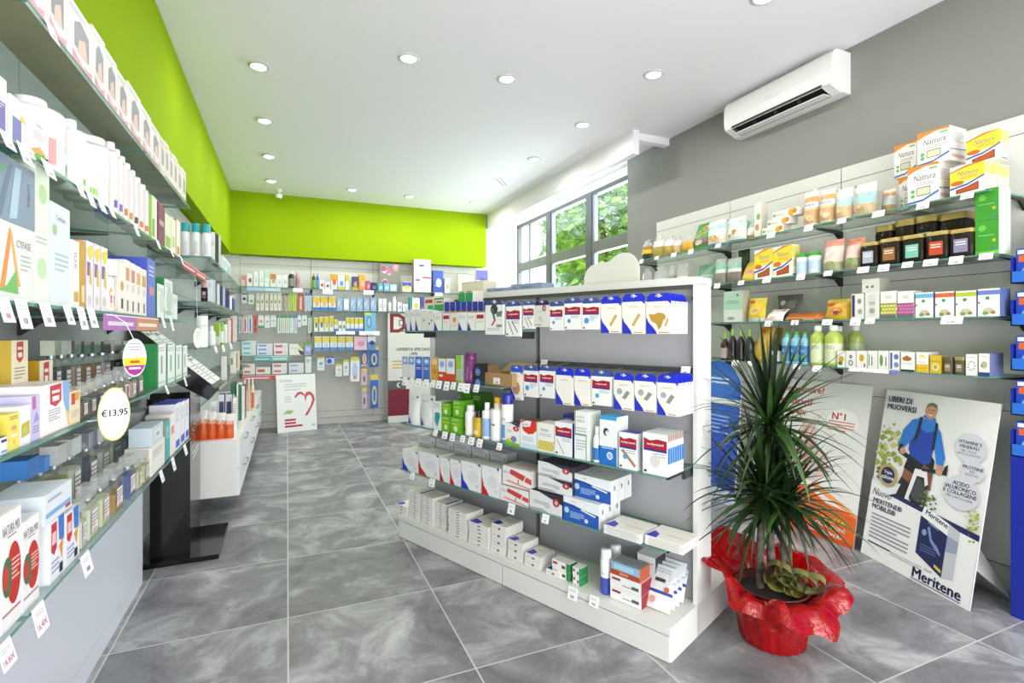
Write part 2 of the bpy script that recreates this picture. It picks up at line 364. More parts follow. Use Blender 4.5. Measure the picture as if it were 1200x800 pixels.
for a0, a1, lab in ((.4, 1.4, 'first'), (1.4, 2.4, 'second'), (2.4, 3.4, 'third')):
    shelf_bay(f'grey backed wall shelving under lime fascia, {lab} bay from the front end', LEFT, a0, a1, .38, LZ, 2.5, (.98, 1.74, 2.4), panel=PANEL_SHADED)
    for z, n in zip(LZ, LN): glass(LEFT, a0, a1, z, .36, f'clear {n} glass shelf in {lab} bay of lime fascia side')
shelf_bay('grey wall bay behind the black stand on the lime side', LEFT, 3.4, 4.25, .38, (), 2.5, (.98, 1.74, 2.4), panel=PANEL_SHADED)
FZ = (.96, 1.3, 1.63, 1.95)
for i, (a0, a1) in enumerate(((4.25, 5.25), (5.25, 6.25), (6.25, 7.25), (7.25, 8.05))):
    shelf_bay(f'grey wall shelving above white drawers, {ORD[i]} bay beyond the black stand', LEFT, a0, a1, .38, FZ, 2.5, (1.74, 2.4), panel=PANEL_SHADED)
    for z, n in zip(FZ, ('lowest', 'second', 'third', 'top')): glass(LEFT, a0, a1, z, .36, f'{n} glass shelf of {ORD[i]} bay beyond the black stand')
RZ = (1.184, 1.49, 1.807, 2.132)
for i, (a0, a1) in enumerate(((-1.43, -.43), (-2.43, -1.43), (-3.43, -2.43), (-4.43, -3.43))):
    zs = RZ if i else ()
    shelf_bay(f'cream panelled food shelving on grey wall, {ORD[i]} bay from the shop front', RIGHT, a0, a1, .35, zs, 2.57, (.136, .98, 1.74, 2.47), plinth=.136)
    for z, n in zip(zs, ('fourth', 'third', 'second', 'top')): glass(RIGHT, a0, a1, z, .335, f'{n} glass shelf of food shelving, {ORD[i]} bay from front')
bx = [-.62, .33, 1.25, 2.2, 3.1]
for i in range(4):
    zs = ((.815, 1.08, 2.05), (1.14, 1.42, 1.73, 2.045), (1.73, 2.045), (1.73, 2.045))[i]
    shelf_bay(f'cream back wall shelving, {ORD[i]} bay from the lime corner', BACK, bx[i], bx[i+1], .3, zs, 2.5, (.2, .98, 1.74, 2.4))
    for z in zs: glass(BACK, bx[i], bx[i+1], z, .28, f'back wall glass shelf, {ORD[zs[::-1].index(z)]} from the top, {ORD[i]} bay from lime corner')
struct(one(-.86, 8.4, 0, -.62, 8.45, 2.52, PANEL), 'trim_4')
# base cabinets under the near shelves
for a0, a1, lab in ((1.49, 3.49, 'white base cabinet with plain front below perfume shelf'), (-.5, 1.485, 'white base cabinet at the very front under lime fascia')):
    root = empty('base_cabinet', (0, 0, 0)); cw = M('#dcdfec', .3)
    one(-.87, a0, .0, -.762, a1, .70, cw).build('carcass', root)
    one(-.762, a0, .095, -.744, a1, .70, cw).build('front_panel', root)
    one(-.762, a0, 0, -.7445, a1, .092, cw).build('plinth', root); tag(root, lab, 'cabinet')
# white drawer unit beyond the black stand
root = empty('drawer_unit', (0, 0, 0)); cw = M('#ecebe6', .35)
one(-.86, 4.4, .18, -.35, 8.05, .60, cw).build('carcass', root)
for i in range(4):
    y0, y1 = 4.4+i*.913, 4.4+(i+1)*.913-.006
    for z0, z1 in ((.18, .385), (.39, .60)):
        d = one(-.35, y0, z0, -.33, y1, z1, M('#f1f2f4', .3)).build('drawer', root)
        m = Mb(); yc = (y0+y1)/2; m.tube([(-.33, yc-.12, z1-.05), (-.305, yc-.12, z1-.05), (-.305, yc+.12, z1-.05), (-.33, yc+.12, z1-.05)], .006, STEEL); m.build('handle', d)
tag(root, 'long low white drawer unit with bar handles along lime side', 'drawers')

# ---------------------------------------------------------------- centre display
root = empty('display_gondola', GON.pt(0, 0, 0), GA); GW = M('#e6e5e1', .4); GP = M('#a9a9ad', .45)
one(-2, .012, 0, 0, .70, .148, GW).build('base', root)
for x0, x1 in ((-2, -1.002), (-.998, 0)): one(x0+.004, 0, .004, x1-.004, .012, .112, GW).build('kick_panel', root)
one(-2, .0, .118, 0, .012, .15, GW).build('ledge_lip', root)
for x0, x1 in ((-2, -1.002), (-.998, -.02)): one(x0+.02, .30, .15, x1, .40, 1.615, GP).build('back_panel', root)
one(-1.0025, .296, .15, -.9975, .40, 1.62, M('#6a6b6d')).build('upright', root)
for x0 in (-.02, -2.0): one(x0, .272, 0, x0+.02, .428, 1.64, GW).build('end_panel', root)
m = Mb(); m.box(-2, .268, 1.632, 0, .432, 1.668, GW); m.box(-1.99, .275, 1.615, -.01, .425, 1.632, M('#55564f')); m.build('top_cap', root)
for x0, x1, z, hh, RB in ((-1.30, -.03, 1.562, .014, STEEL), (-.99, -.03, 1.218, .024, M('#4a4b4e', .35))):
    one(x0, .278, z, x1, .298, z+hh, RB).build('hook_rail', root)
GZ = dict(far1=1.42, far2=1.10, c=.787, d=.47, b=.15)
for x in (-1.98, -1.03, -.97, -.04):
    for z in ((1.42, 1.10, .787, .47) if x < -1 else (.787, .47)):
        m = Mb(); g = M('#3b3c3f', .3, .3); m.box(x, .04, z-.02, x+.012, .3, z-.0085, g); m.box(x, .2, z-.05, x+.012, .3, z-.02, g); m.build('bracket', root)
one(-2, .43, .148, 0, .70, .15, GW).build('rear_ledge', root)
tag(root, 'white two-bay display gondola of plasters and first aid in room centre', 'display')
for n, z, x0, x1 in (('upper', 1.42, -1.99, -1.01), ('second', 1.10, -1.99, -1.01), ('third', .787, -1.99, -1.01), ('lowest', .47, -1.99, -1.01), ('upper', .787, -.99, -.025), ('lower', .47, -.99, -.025)):
    glass(GON, x0, x1, z, .29, f'{n} glass shelf in the {"far" if x0 < -1.5 else "plant end"} bay of centre display', .005)
# ---------------------------------------------------------------- kinds of goods; each maker(w, h) returns (object, depth)
def flat_fn(y0):
    def flat(x, z, l): return (x, y0-l, z)
    return flat
def side_fn(x0, s):
    def flat(x, z, l): return (x0+s*l, s*x, z)
    return flat
def B(front='#ebebe9', side=None, top=None, d=.08, art=(), sart=(), name='medicine_box', cat='box', stack=0):
    """a printed carton"""
    def mk(w, h):
        m = Mb(); m.box(-w/2, -d/2, 0, w/2, d/2, h, side or front, front=front, top=top or side or front)
        m.art(art, w, h, flat_fn(-d/2))
        if sart:
            m.art(sart, d, h, side_fn(w/2, 1)); m.art(sart, d, h, side_fn(-w/2, -1))
        if w > .02 and h > .02:  # glued flap line of the carton lid
            m.poly([(-w/2+.002, -d/2+d*.16, h+.0003), (w/2-.002, -d/2+d*.16, h+.0003), (w/2-.002, -d/2+d*.16+.0012, h+.0003), (-w/2+.002, -d/2+d*.16+.0012, h+.0003)], '#c9c9c6')
        return m.build(name), d
    mk.d = d; mk.cat = cat
    return mk
def round_fn(r, sx=1, sy=1):
    def curve(x, z, l):
        a = x/r; return ((r+l)*math.sin(a)*sx, -(r+l)*math.cos(a)*sy, z)
    return curve
def BT(body='#dddcda', cap='#e6e6e4', label=None, art=(), sh=.72, neck=.3, caph=.14, flat=1.0, name='lotion_bottle', cat='bottle', glass=False, capw=None, round_=True):
    """bottle: body with shoulders, neck, cap as a part"""
    def mk(w, h):
        r = w/2; d = w*flat; bm = glassy(body, .35, 'tinted_bottle') if glass else M(body, .3); nr = r*neck; hb = h*sh
        m = Mb(); lb = M(label, .4) if label else bm
        pr = [(r*.01, .0005, bm), (r*.9, 0), (r, h*.02), (r, hb*.12, lb), (r, hb*.8, bm), (r, hb), (r*.93, hb+h*.05), (nr*1.15, h*(1-caph)-h*.02), (nr, h*(1-caph)), (nr, h*(1-caph*.5)), (nr*.02, h*(1-caph*.5))]
        m.lathe(pr, 18, sy=flat)
        if art: m.art(art, w*1.2, hb*.68, round_fn(r, 1, flat), hb*.12)
        o = m.build(name)
        m = Mb(); cr = (capw*r if capw else nr*1.12); cm = M(cap, .3)
        m.lathe([(cr, h*(1-caph), cm), (cr, h*.985), (cr*.92, h), (cr*.02, h)], 16, sy=flat if cr > nr*1.3 else 1)
        m.build('cap', o)
        return o, d
    mk.cat = cat
    return mk
def CAN(body='#f4f4f4', cap='#1c2f9a', band=None, art=(), caph=.22, name='spray_can'):
    def mk(w, h):
        r = w/2; bm = M(body, .3); m = Mb(); hb = h*(1-caph)
        pr = [(r*.02, 0, bm), (r*.95, 0), (r, h*.015), (r, hb*.3, bm)] if not band else [(r*.02, 0, M(band, .3)), (r*.95, 0), (r, h*.015), (r, hb*.48, bm)]
        m.lathe(pr+[(r, hb*.98), (r*.8, hb), (r*.02, hb)], 18); m.art(art, w*1.2, hb, round_fn(r))
        o = m.build(name); m = Mb(); m.lathe([(r*.93, hb, M(cap, .3)), (r*.93, h*.97), (r*.85, h), (r*.02, h)], 18); m.build('cap', o)
        return o, w
    mk.cat = 'spray can'
    return mk
def JAR(body='#2a2522', lid='#b09a5a', lab='#8f94a0', art=(), square=True, lidh=.14, name='spice_jar'):
    def mk(w, h):
        m = Mb(); bm = glassy(body, .6, 'dark_jar') if not isinstance(body, tuple) else M(body[0], .3); r = w/2
        def ring(z, k, e=.25):
            n = 16; out = []
            for j in range(n):
                a = 2*math.pi*(j+.5)/n; c, s = math.cos(a), math.sin(a); p = e if square else 1
                out.append((r*k*math.copysign(abs(c)**p, c), r*k*math.copysign(abs(s)**p, s), z))
            return out
        hb = h*(1-lidh)
        m.grid([ring(0, .94), ring(h*.03, .98), ring(hb*.9, .98), ring(hb, .9)], bm, True); m.poly(ring(0, .94)[::-1], bm); m.poly(ring(hb, .9), bm)
        m.poly([(-r*.6, -r*.99, hb*.2), (r*.6, -r*.99, hb*.2), (r*.6, -r*.99, hb*.75), (-r*.6, -r*.99, hb*.75)], lab)
        m.art([('L', .28, .6, .72, 2, '#f2efe6', .1)]+list(art), w, hb, flat_fn(-r*.99), 0)
        o = m.build(name); m = Mb(); lm = M(lid, .35, .2)
        m.grid([ring(hb, 1.0, .3), ring(h*.98, 1.0, .3), ring(h, .95, .3)], lm, True); m.poly(ring(h, .95, .3), lm); m.poly(ring(hb, 1.0, .3)[::-1], lm); m.build('lid', o)
        return o, w
    mk.cat = 'jar'
    return mk
def BAG(cols, d=.07, art=(), gather=False, lean=0, name='food_pouch', clear=False, top=.1):
    """soft pouch; cols = [(v_end, hex), ...] bands from the bottom up"""
    def mk(w, h):
        m = Mb(); nx, nz = 10, 14; R = random.Random(int(w*9999)+int(h*7777))
        jit = [[R.uniform(-.006, .006) for _ in range(nx+1)] for _ in range(nz+1)]
        def prof(v): return (min(1, .75+v*1.4) if v < .2 else 1)*max(0, 1-max(0, (v-.25)/.75)**1.6)
        def wid(v): return (1 if v < .78 or not gather else 1-.55*math.sin(min(1, (v-.78)/.12)*math.pi/2)+.45*max(0, (v-.9)/.1))*(1-.05*math.sin(v*math.pi))
        def pos(u, v, s, l=0):
            b = (math.sin(math.pi*min(1, max(0, u)))**.55)*prof(v)
            if u <= 0 or u >= 1: b = 0
            return ((u-.5)*w*wid(v), s*(b*d/2+l)+lean*v*v*h, v*h)
        for s in (-1, 1):
            rows = []
            for i in range(nz+1):
                v = i/nz; rows.append([(lambda p, q: (p[0], p[1]+s*q*min(1, 4*prof(v))*(0 < j < nx), p[2]))(pos(j/nx, v, s), jit[i][j]*.6) for j in range(nx+1)])
            def col(i, j):
                v = (i+.5)/nz
                for ve, c in cols:
                    if v <= ve: return glassy('#f2f2f0', .28, 'clear_film') if c == 'clear' else M(c, .35)
                return M(cols[-1][1])
            m.grid(rows, [col]*nz)
        m.poly([pos(j/nx, 0, -1) for j in range(nx+1)]+[pos(j/nx, 0, 1) for j in range(nx, -1, -1)], '#cfc9bd')
        if art:
            def bulge(x, z, l): return pos(x/w+.5, z/h, -1, l+.003)
            m.art(art, w, h, bulge)
        return m.build(name), d
    mk.cat = 'food bag'
    return mk
def PACK(head='#1b2fc4', front='#f1ede6', art=(), hh=.2, d=.014, corner=True, name='hanging_pack', backs=None):
    """flat pack on a hanging header with a slot"""
    def mk(w, h):
        m = Mb(); y0, y1 = -d/2, d/2; hb = h*(1-hh); ww = w*.96
        m.box(-w/2, y0, 0, w/2, y1, hb, backs or front, front=front)
        k = w*.13; pts = [(-ww/2, hb), (ww/2, hb), (ww/2, h-k), (ww/2-k, h), (-ww/2+k, h), (-ww/2, h-k)]; ha, hc = y0+d*.1, y0+d*.45
        m.poly([(x, ha, z) for x, z in pts], head); m.poly([(x, hc, z) for x, z in pts[::-1]], head)
        for i in range(6): j = (i+1) % 6; (xa, za), (xb, zb) = pts[i], pts[j]; m.poly([(xb, ha, zb), (xa, ha, za), (xa, hc, za), (xb, hc, zb)], head)
        m.art([('R', .36, 1-hh*.38, .64, 1-hh*.26, '#e8e8ea'), ('C', .5, 1-hh*.28, .07, '#e8e8ea')], w, h, flat_fn(ha))
        m.art(art, w, hb, flat_fn(y0))
        o = m.build(name); o['hang'] = h*(1-hh*.3)
        return o, d
    mk.cat = 'plaster pack'
    return mk
def PERF(tint='#9a5a1c', cap='#8f9194', lab='#eee9ea', d=.035, capw=.45, caph=.24, fill=.8):
    """perfume tester: square glass bottle with juice, paper label, collar and cap"""
    def mk(w, h):
        m = Mb(); hb = h*(1-caph-.05); g = glassy('#f8faf8', .04, 'perfume_glass'); j = glassy(tint, .72, 'perfume_juice', .12)
        b = w*.12
        def ring(x, y, z, k=1): return [(-x+b*k, -y, z), (x-b*k, -y, z), (x, -y+b*k, z), (x, y-b*k, z), (x-b*k, y, z), (-x+b*k, y, z), (-x, y-b*k, z), (-x, -y+b*k, z)]
        m.grid([ring(w/2*.9, d/2*.9, 0), ring(w/2, d/2, h*.015), ring(w/2, d/2, hb*.94), ring(w/2*.8, d/2*.8, hb)], g, True, False); m.poly(ring(w/2*.9, d/2*.9, 0)[::-1], g); m.poly(ring(w/2*.8, d/2*.8, hb), g)
        o = m.build('perfume_bottle')
        m = Mb(); m.grid([ring(w*.46, d*.45, h*.04), ring(w*.46, d*.45, hb*fill)], j, True, False); m.poly(ring(w*.46, d*.45, h*.04)[::-1], j); m.poly(ring(w*.46, d*.45, hb*fill), j); m.build('juice', o)
        m = Mb(); m.poly([(-w*.24, -d/2-.0006, hb*.2), (w*.24, -d/2-.0006, hb*.2), (w*.24, -d/2-.0006, hb*.74), (-w*.24, -d/2-.0006, hb*.74)], lab); m.art([('L', .27, .62, .73, 4, '#8d8388', .09), ('R', .35, .22, .65, .27, '#d37aa8')], w, hb, flat_fn(-d/2-.0006)); m.build('paper_label', o)
        m = Mb(); cr = w*capw; cm = glassy('#f0f2f0', .22, 'clear_cap') if cap[1] in 'de' else M(cap, .15, .6 if cap[1] in '89ab' else 0)
        m.lathe([(w*.16, hb, STEEL), (w*.16, hb+h*.05)], 12); m.box(-cr*.9, -min(cr, d/2)*.9, hb+h*.05, cr*.9, min(cr, d/2)*.9, h, cm); m.build('cap', o)
        return o, d
    mk.cat = 'perfume'
    return mk
def LBL(*a): return ('L',)+a
# printed fronts
LN_ = lambda y=.8, n=4, c='#b9bcc2', x0=.12, x1=.82, dy=.06: ('L', x0, y, x1, n, c, dy)
def redlogo(y=.62, extra=()): return [('P', [(.04, y), (.96, y-.02), (.96, y+.22), (.6, y+.25), (.3, y+.2), (.04, y+.26)], '#a8142c'), ('P', [(.04, y-.05), (.96, y-.06), (.96, y-.01), (.04, y+.01)], '#2b2f8c'), ('T', 'medipresteril', .5, y+.11, .075, '#fff', {'bold': .012}), LN_(.5, 2, '#b5b5b5', .4, .9), ('R', .06, .04, .16, .1, '#222')]+list(extra)
def bluecurve(c='#1d2fc0', extra=()): return [('P', [(0, 0), (.44, 0), (.38, .1), (.26, .22), (.1, .36), (.02, .5), (0, .52)], c), ('P', [(.86, 1), (1, 1), (1, .9)], c), ('T', 'DERMATESS', .5, .84, .045, '#b48a78'), ('R', .5, .03, .9, .06, '#c98a7a')]+list(extra)
def corner(c): return [('P', [(0, 0), (.42, 0), (.3, .14), (.12, .3), (.05, .5), (0, .62)], c), ('P', [(.82, 1), (.98, 1), (.96, .9)], '#23247a'), ('T', 'medipress', .5, .86, .05, '#8b8b90'), ('C', .6, .5, .28, '#e3e3e6', .22), ('C', .82, .2, .07, '#d8d8dc')]
def nattura(c, win, swoosh): return [('P', [(0, .8), (0, 1), (1, 1), (1, .93), (.6, .95), (.25, .88)], c), ('T', 'Nattura', .54, .68, .16, '#54506e', {'shear': .25, 'mw': .7}), LN_(.52, 2, '#b9a9a0', .3, .85, .05), ('R', .3, .2, .74, .42, '#6e5030'), ('R', .32, .22, .72, .4, win), ('P', [(0, .02), (.5, .05), (1, .22), (1, .28), (.5, .1), (0, .07)], swoosh), ('C', .17, .34, .07, '#6db36a'), ('C', .17, .22, .07, '#6db36a'), ('R', .7, .84, .95, .9, '#8cc37c')]
def nattyel(): return [('P', [(0, .35), (0, .8), (.45, .95), (1, 1), (1, .5), (.5, .45)], '#f2d63a'), ('P', [(0, .8), (0, .84), (.5, .99), (1, 1), (.5, .93)], '#e0682a'), ('T', 'Nattura', .52, .74, .15, '#6c6e94', {'shear': .25, 'mw': .6}), LN_(.6, 2, '#d99a50', .3, .8, .05), ('C', .22, .42, .2, '#c86f24', .08), ('P', [(0, .22), (.5, .3), (1, .52), (1, .57), (.5, .36), (0, .28)], '#2c4fae'), ('P', [(.18, .06), (.84, .1), (.84, .38), (.5, .26), (.18, .2)], '#8a3b1c'), ('P', [(.22, .09), (.8, .13), (.8, .33), (.5, .23), (.22, .17)], '#b5542a')]
WH = '#e9e9e7'
def fit(s):
    for w in ('the', 'and', 'of', 'with', 'a', 'an', 'row', 'shelf', 'box', 'end', 'from'):
        while len(s.replace(',', ' ').split()) > 16 and f' {w} ' in f' {s} '.replace(',', ' , '):
            t = f' {s} '.replace(',', ' , ').replace(f' {w} ', ' ', 1); s = ' '.join(t.split()).replace(' ,', ',')
    return s
def put(o, d, fr, a, t, z, rot=0):
    o.location = fr.pt(a, t+d/2, z); o.rotation_euler = (0, 0, fr.ang+rot)
def row(fr, z, end, where, items, t=.012, group=None, n0=0, zfun=None, jit=0):
    """items from the counted end: (px0, px1, ytop, maker, look[, extra copies behind, their pitch])"""
    for i, it in enumerate(items):
        px0, px1, yt, mk, look = it[:5]; tt = t; zz = z
        opt = it[5] if len(it) > 5 else {}
        tt = opt.get('t', t); zz = opt.get('z', z)
        a0, a1 = fr.at(px0, tt)[0], fr.at(px1, tt)[0]; w = max(.012, abs(a1-a0)-.0025); a = (a0+a1)/2
        if fr is LEFT and mk.cat in ('bottle', 'spray can'): w *= .78
        h = opt.get('h') or max(.02, fr.z((px0+px1)/2, yt, tt)-zz)
        o, d = mk(w, h); put(o, d, fr, a, tt, zz, opt.get('rot', 0))
        od = '' if len(items) == 1 and not n0 else f', {ORD[n0+i]} from {end}'
        tag(o, fit(f'{look}{od}, {where}'), opt.get('cat', mk.cat), opt.get('group', group))
        for q in range(opt.get('up', 0)):
            o2, d2 = mk(w, h); put(o2, d2, fr, a+((q*37) % 5-2)*.0006, tt, zz+(q+1)*(h+.0006))
            tag(o2, fit(f'{look}, stacked {ORD[q+1]} on another{od}, {where}'), mk.cat, opt.get('group', group))
        for q in range(opt.get('rep', 0)):
            o2, d2 = mk(w, h); put(o2, d2, fr, a, tt+(q+1)*(d+opt.get('gap', .002)), zz)
            tag(o2, fit(f'{look}, behind the front one{od}, {where}'), mk.cat, f'{look} behind{od}, {where}')
def tags(fr, z, end, where, pxs, t=-.004, w=.064, h=.034, txt=None, col='#fbfbfb', n0=0):
    for i, px in enumerate(pxs):
        a = fr.at(px, t)[0]; m = Mb(); hh = h*(1+.12*((i*5) % 3-1)); ww = w*(1+.1*((i*7) % 3-1))
        m.poly([(-ww/2, 0, .004), (-ww/2, -.012, -hh), (ww/2, -.012, -hh), (ww/2, 0, .004)], col); m.poly([(ww/2, .0012, .004), (ww/2, -.0108, -hh), (-ww/2, -.0108, -hh), (-ww/2, .0012, .004)], '#e6e6e6')
        for e in ((-ww/2, 0, -ww/2, .0012), (ww/2, .0012, ww/2, 0)): m.poly([(e[0], e[1], .004), (e[2], e[3], .004), (e[2], e[3]-.012, -hh), (e[0], e[1]-.012, -hh)], '#e6e6e6')
        def tf(x, zz, l): k = (.004-zz)/(hh+.004); return (x, -.012*k-l, zz)
        tf.__name__ = 'flat'
        tx = txt[i] if txt and i < len(txt) else None
        ar = [LN_(.8, 2, '#c2c4c8', .12, .8, .1)]
        ar += [('T', tx, .5, .3, .3, '#b5404a', {'mw': .8})] if tx else [('R', .3+.04*q, .18, .3+.04*q+.025, .4, '#77777c' if i % 3 else '#b5505a') for q in range(0, 9) if q != 3]
        m.art(ar, ww, hh, tf, -hh)
        o = m.build('price_tag', None, fr.pt(a, t, z), fr.ang)
        tag(o, f'white price tag, {ORD[(n0+i)%30]} from {end}, edge of {where}', 'price tag')
# ---------------------------------------------------------------- goods on the shelves beside the lime fascia
LG = 'near end'; SIDE = 'shelf, lime side'
knee = [('R', .1, .86, .7, .92, '#c8c6c8'), ('P', [(.28, .34), (.86, .3), (.86, .72), (.5, .82), (.28, .7)], '#85868a'), ('P', [(.4, .3), (.8, .28), (.7, .6), (.45, .5)], '#d8b8a6'), ('P', [(.2, .06), (.98, .04), (.98, .2), (.6, .14), (.2, .26)], '#d892a4')]
kb = B('#e2dedb', '#d9c6a4', '#eee', .12, knee, name='support_bandage_box')
xs = [-60, -30, 0, 27, 52, 78, 108, 123, 137, 150, 165, 177, 187]
row(LEFT, 2.11, LG, 'highest '+SIDE, [(xs[i], xs[i+1], 0, kb, 'white knee support box', {'h': .182-.008*(i % 3)}) for i in range(len(xs)-1)], group=None)
kb2 = B('#ddd5ce', '#dccbb0', '#eee', .12, [('P', [(.3, .3), (.8, .3), (.8, .7), (.3, .78)], '#9a948e'), ('R', .1, .84, .8, .9, '#c9b08a'), ('R', .1, .06, .9, .14, '#c8b0a0')], name='support_bandage_box')
x2 = [187.5, 193, 198, 203, 208, 213, 218]
row(LEFT, 2.11, LG, 'highest '+SIDE, [(x2[i], x2[i+1], 0, kb2, 'small beige bandage box', {'h': .165+.01*(i % 2)}) for i in range(6)], n0=12)
cy = [('T', 'Cynfase', .45, .8, .1, '#7a7c80', {'shear': .2, 'mw': .6}), LN_(.64, 4, '#c4c6ca', .15, .8, .05)]
W4 = 'second-highest '+SIDE
row(LEFT, 1.79, LG, W4, [
    (-40, -10, 60, B(WH, d=.1, art=cy), 'plain white supplement box'), (-9, 8, 88, B(WH, '#d8d6e4', d=.1, art=[('R', .3, .1, .9, .6, '#6a62a8')]+cy[1:]), 'white box with violet panel'),
    (12, 33, 118, B(WH, '#dcdcd8', d=.09, art=[('R', .1, .1, .6, .6, '#6f6fae'), ('P', [(.5, .6), (.9, .6), (.6, .75)], '#e2c23a')]), 'white box with lilac photo'),
    (35, 57, 138, B(WH, '#e0e0dc', d=.1, art=cy+[('P', [(.02, .2), (.5, .36), (.85, .24), (.5, .1)], '#e09a3c'), ('P', [(.1, .06), (.9, .1), (.8, .24), (.3, .18)], '#67a83a')]), 'white box with orange green stripes'),
    (59, 92, 121, BT(art=[('R', .1, .1, .3, .7, '#e2a09a'), LN_(.9, 6, '#c8c8c8', .5, .85, .09), ('C', .62, .12, .09, '#7cb04a')], neck=.42, sh=.8, caph=.13), 'large white milk lotion bottle'),
    (92.5, 106, 143, BT(art=[LN_(.9, 5, '#c2c2c2', .3, .75, .08), ('C', .5, .12, .12, '#8abf52')], neck=.4, sh=.8, caph=.14), 'white bottle with green leaf'),
    (106.5, 120, 159, BT(art=[LN_(.9, 5, '#c2c2c2', .3, .75, .08), ('R', .2, .02, .8, .2, '#8fca4c')], neck=.45, sh=.78, caph=.1), 'white bottle with lime band'),
    (120.5, 134, 164, BT('#d9d9d7', art=[LN_(.8, 7, '#a09a9e', .3, .7, .09)], neck=.7, sh=.84, caph=.13), 'stout white bottle, wide cap')]
    + [(134.5+i*6.1, 140.3+i*6.1, 168+i*8.2, BT('#d9d3d3', art=[LN_(.9, 6, '#a8a2aa', .3, .7, .08), ('R', .2, .02, .8, .2, ['#6a55a8', '#7a66b4', '#c07a2a', '#c98a2e', '#4a3a34', '#d0731e', '#cf6a20'][i])], neck=.6, sh=.84, caph=.13), 'slim white bottle, '+['violet', 'lilac', 'amber', 'gold', 'brown', 'orange', 'rust'][i]+' foot') for i in range(7)]
    + [(178, 184, 231, B('#dfe9cf', '#9dbf62', d=.07, art=[('R', .1, .1, .5, .5, '#7fae3e')]), 'pale green soap box'), (185.5, 193, 240, B('#7a1450', '#7a1450', d=.09, art=[('R', .15, .5, .85, .62, '#caa0b8')]), 'dark maroon box'),
       (193.5, 200, 252, B('#e4efd4', '#a8c870', d=.07, art=[('R', .1, .1, .9, .4, '#8dbb4e')]), 'cream and green box'), (200.5, 206, 256, B('#efe9d8', '#d8cfae', d=.07, art=[('R', .2, .2, .8, .5, '#c9d69a')]), 'cream carton'), (206.5, 211, 258, B('#f2ede0', '#c84a3a', '#b03028', d=.06, art=[('R', .2, .1, .8, .3, '#d88a3a')]), 'cream carton with red lid')])
W3 = 'middle '+SIDE
row(LEFT, 1.4725, LG, W3, [
    (-45, -8, 262, B('#eef0ee', d=.12, art=[LN_(.8, 5)]), 'pale cosmetics box'),
    (-7, 38, 262, B('#e4e5e1', '#dfe4dc', d=.13, art=[('P', [(.12, .15), (.24, .15), (.42, .85), (.36, .95)], '#e08a36'), ('P', [(.36, .95), (.42, .9), (.66, .2), (.56, .2)], '#eda65a'), ('P', [(.05, .12), (.3, .2), (.55, .42), (.6, .1)], '#6fb45a'), ('T', 'CYFASE', .75, .76, .1, '#6a6e74', {'mw': .4}), LN_(.6, 4, '#b8bcc0', .66, .95, .06), ('R', 0, 0, 1, .08, '#dfe3e0')]), 'white box with orange letter'),
    (39.5, 58, 272, B('#e6efdf', '#d6e4cc', d=.12, art=[('C', .5, .5, .3, '#bcdcae'), LN_(.9, 2)]), 'pale green box'),
    (59, 82, 241, B('#dfe7ee', '#cfd9e0', d=.13, art=[('T', 'Cynfase', .5, .86, .07, '#6d7f86', {'mw': .8}), ('C', .2, .74, .12, '#9cc98e'), LN_(.5, 4, '#b4c2cc', .2, .9, .05)]), 'tall pale blue box'),
    (83.5, 93, 282, B('#f2f0e8', '#e5e2d8', d=.09, art=[('T', 'IOX', .5, .7, .1, '#b8324a', {'rot': -1.57, 'mw': .9}), ('R', .3, .1, .9, .25, '#c9a84a')]), 'white box with red letters'),
    (94, 100, 283, B('#c79a2e', '#c79a2e', '#d8b03a', d=.08, art=[('R', .2, .1, .8, .35, '#e8d8a0')]), 'slim gold box')]
    + [(101+i*8.6, 109+i*8.6, 283+i*3.5, B('#efe9f0', '#c4a4c0', '#d8cf4a', d=.09, art=[('P', [(.1, .9), (.9, .96), (.9, .8), (.5, .72), (.1, .84)], '#e6d23c'), ('R', .1, .5, .6, .7, '#8e5f9a'), ('P', [(.4, .4), (.8, .35), (.75, .62), (.5, .64)], '#cfc04a'), ('C', .5, .15, .25, '#d8d0b8')]), 'violet and yellow sunscreen box') for i in range(3)]
    + [(128, 139, 305, BT('#f3f1ee', '#f5f3ef', art=[('R', .1, .25, .9, .6, '#c8428c'), ('R', .1, .05, .9, .22, '#e5cc3c'), ('C', .5, .68, .3, '#e8a93a')], neck=.8, capw=.95, sh=.62, caph=.3, flat=.7), 'white tube, pink yellow label'),
       (140, 146, 308, B('#f1ede6', '#e0d8cc', d=.08, art=[('C', .5, .55, .3, '#d8913a'), ('R', .3, .1, .7, .3, '#333')]), 'cream box with amber disc')]
    + [(146.5+i*6.4, 152.5+i*6.4, 305+i*3.6, B('#f2ede7', '#e2d8cc', d=.08, art=[('R', .15, .62, .85, .86, ['#dc8f62', '#c98a80', '#e0a878', '#d8a050'][i]), ('C', .5, .5, .22, '#d8d0c8'), ('R', .35, .06, .65, .26, '#7a6a60')]), f'cream sunscreen box, {["orange", "rose", "peach", "honey"][i]} top') for i in range(4)]
    + [(172.5, 182, 304, B('#5c6fc8', '#4257bf', '#2c3fb0', d=.17, art=[LN_(.85, 3, '#c8d0f0', .2, .8, .07), ('C', .4, .45, .16, '#d88a90', .09), ('C', .68, .45, .14, '#d88a90', .08)]), 'blue slimming cream box'),
       (184, 192, 333, B('#eef2ee', '#177a38', '#1d8a42', d=.12, art=[('C', .7, .5, .4, '#cfe0d2'), LN_(.86, 2)]), 'green and white tea box'), (192.5, 202, 328, B('#e9efe9', '#188040', '#20964a', d=.14, art=[('C', .6, .5, .34, '#b9cfc0'), LN_(.88, 2), ('R', .1, .1, .9, .2, '#9cc7a8')]), 'large green and white box'), (202.5, 208, 345, B('#e6ece6', '#b9cfc0', d=.1, art=[LN_(.8, 4)]), 'pale mint box')])
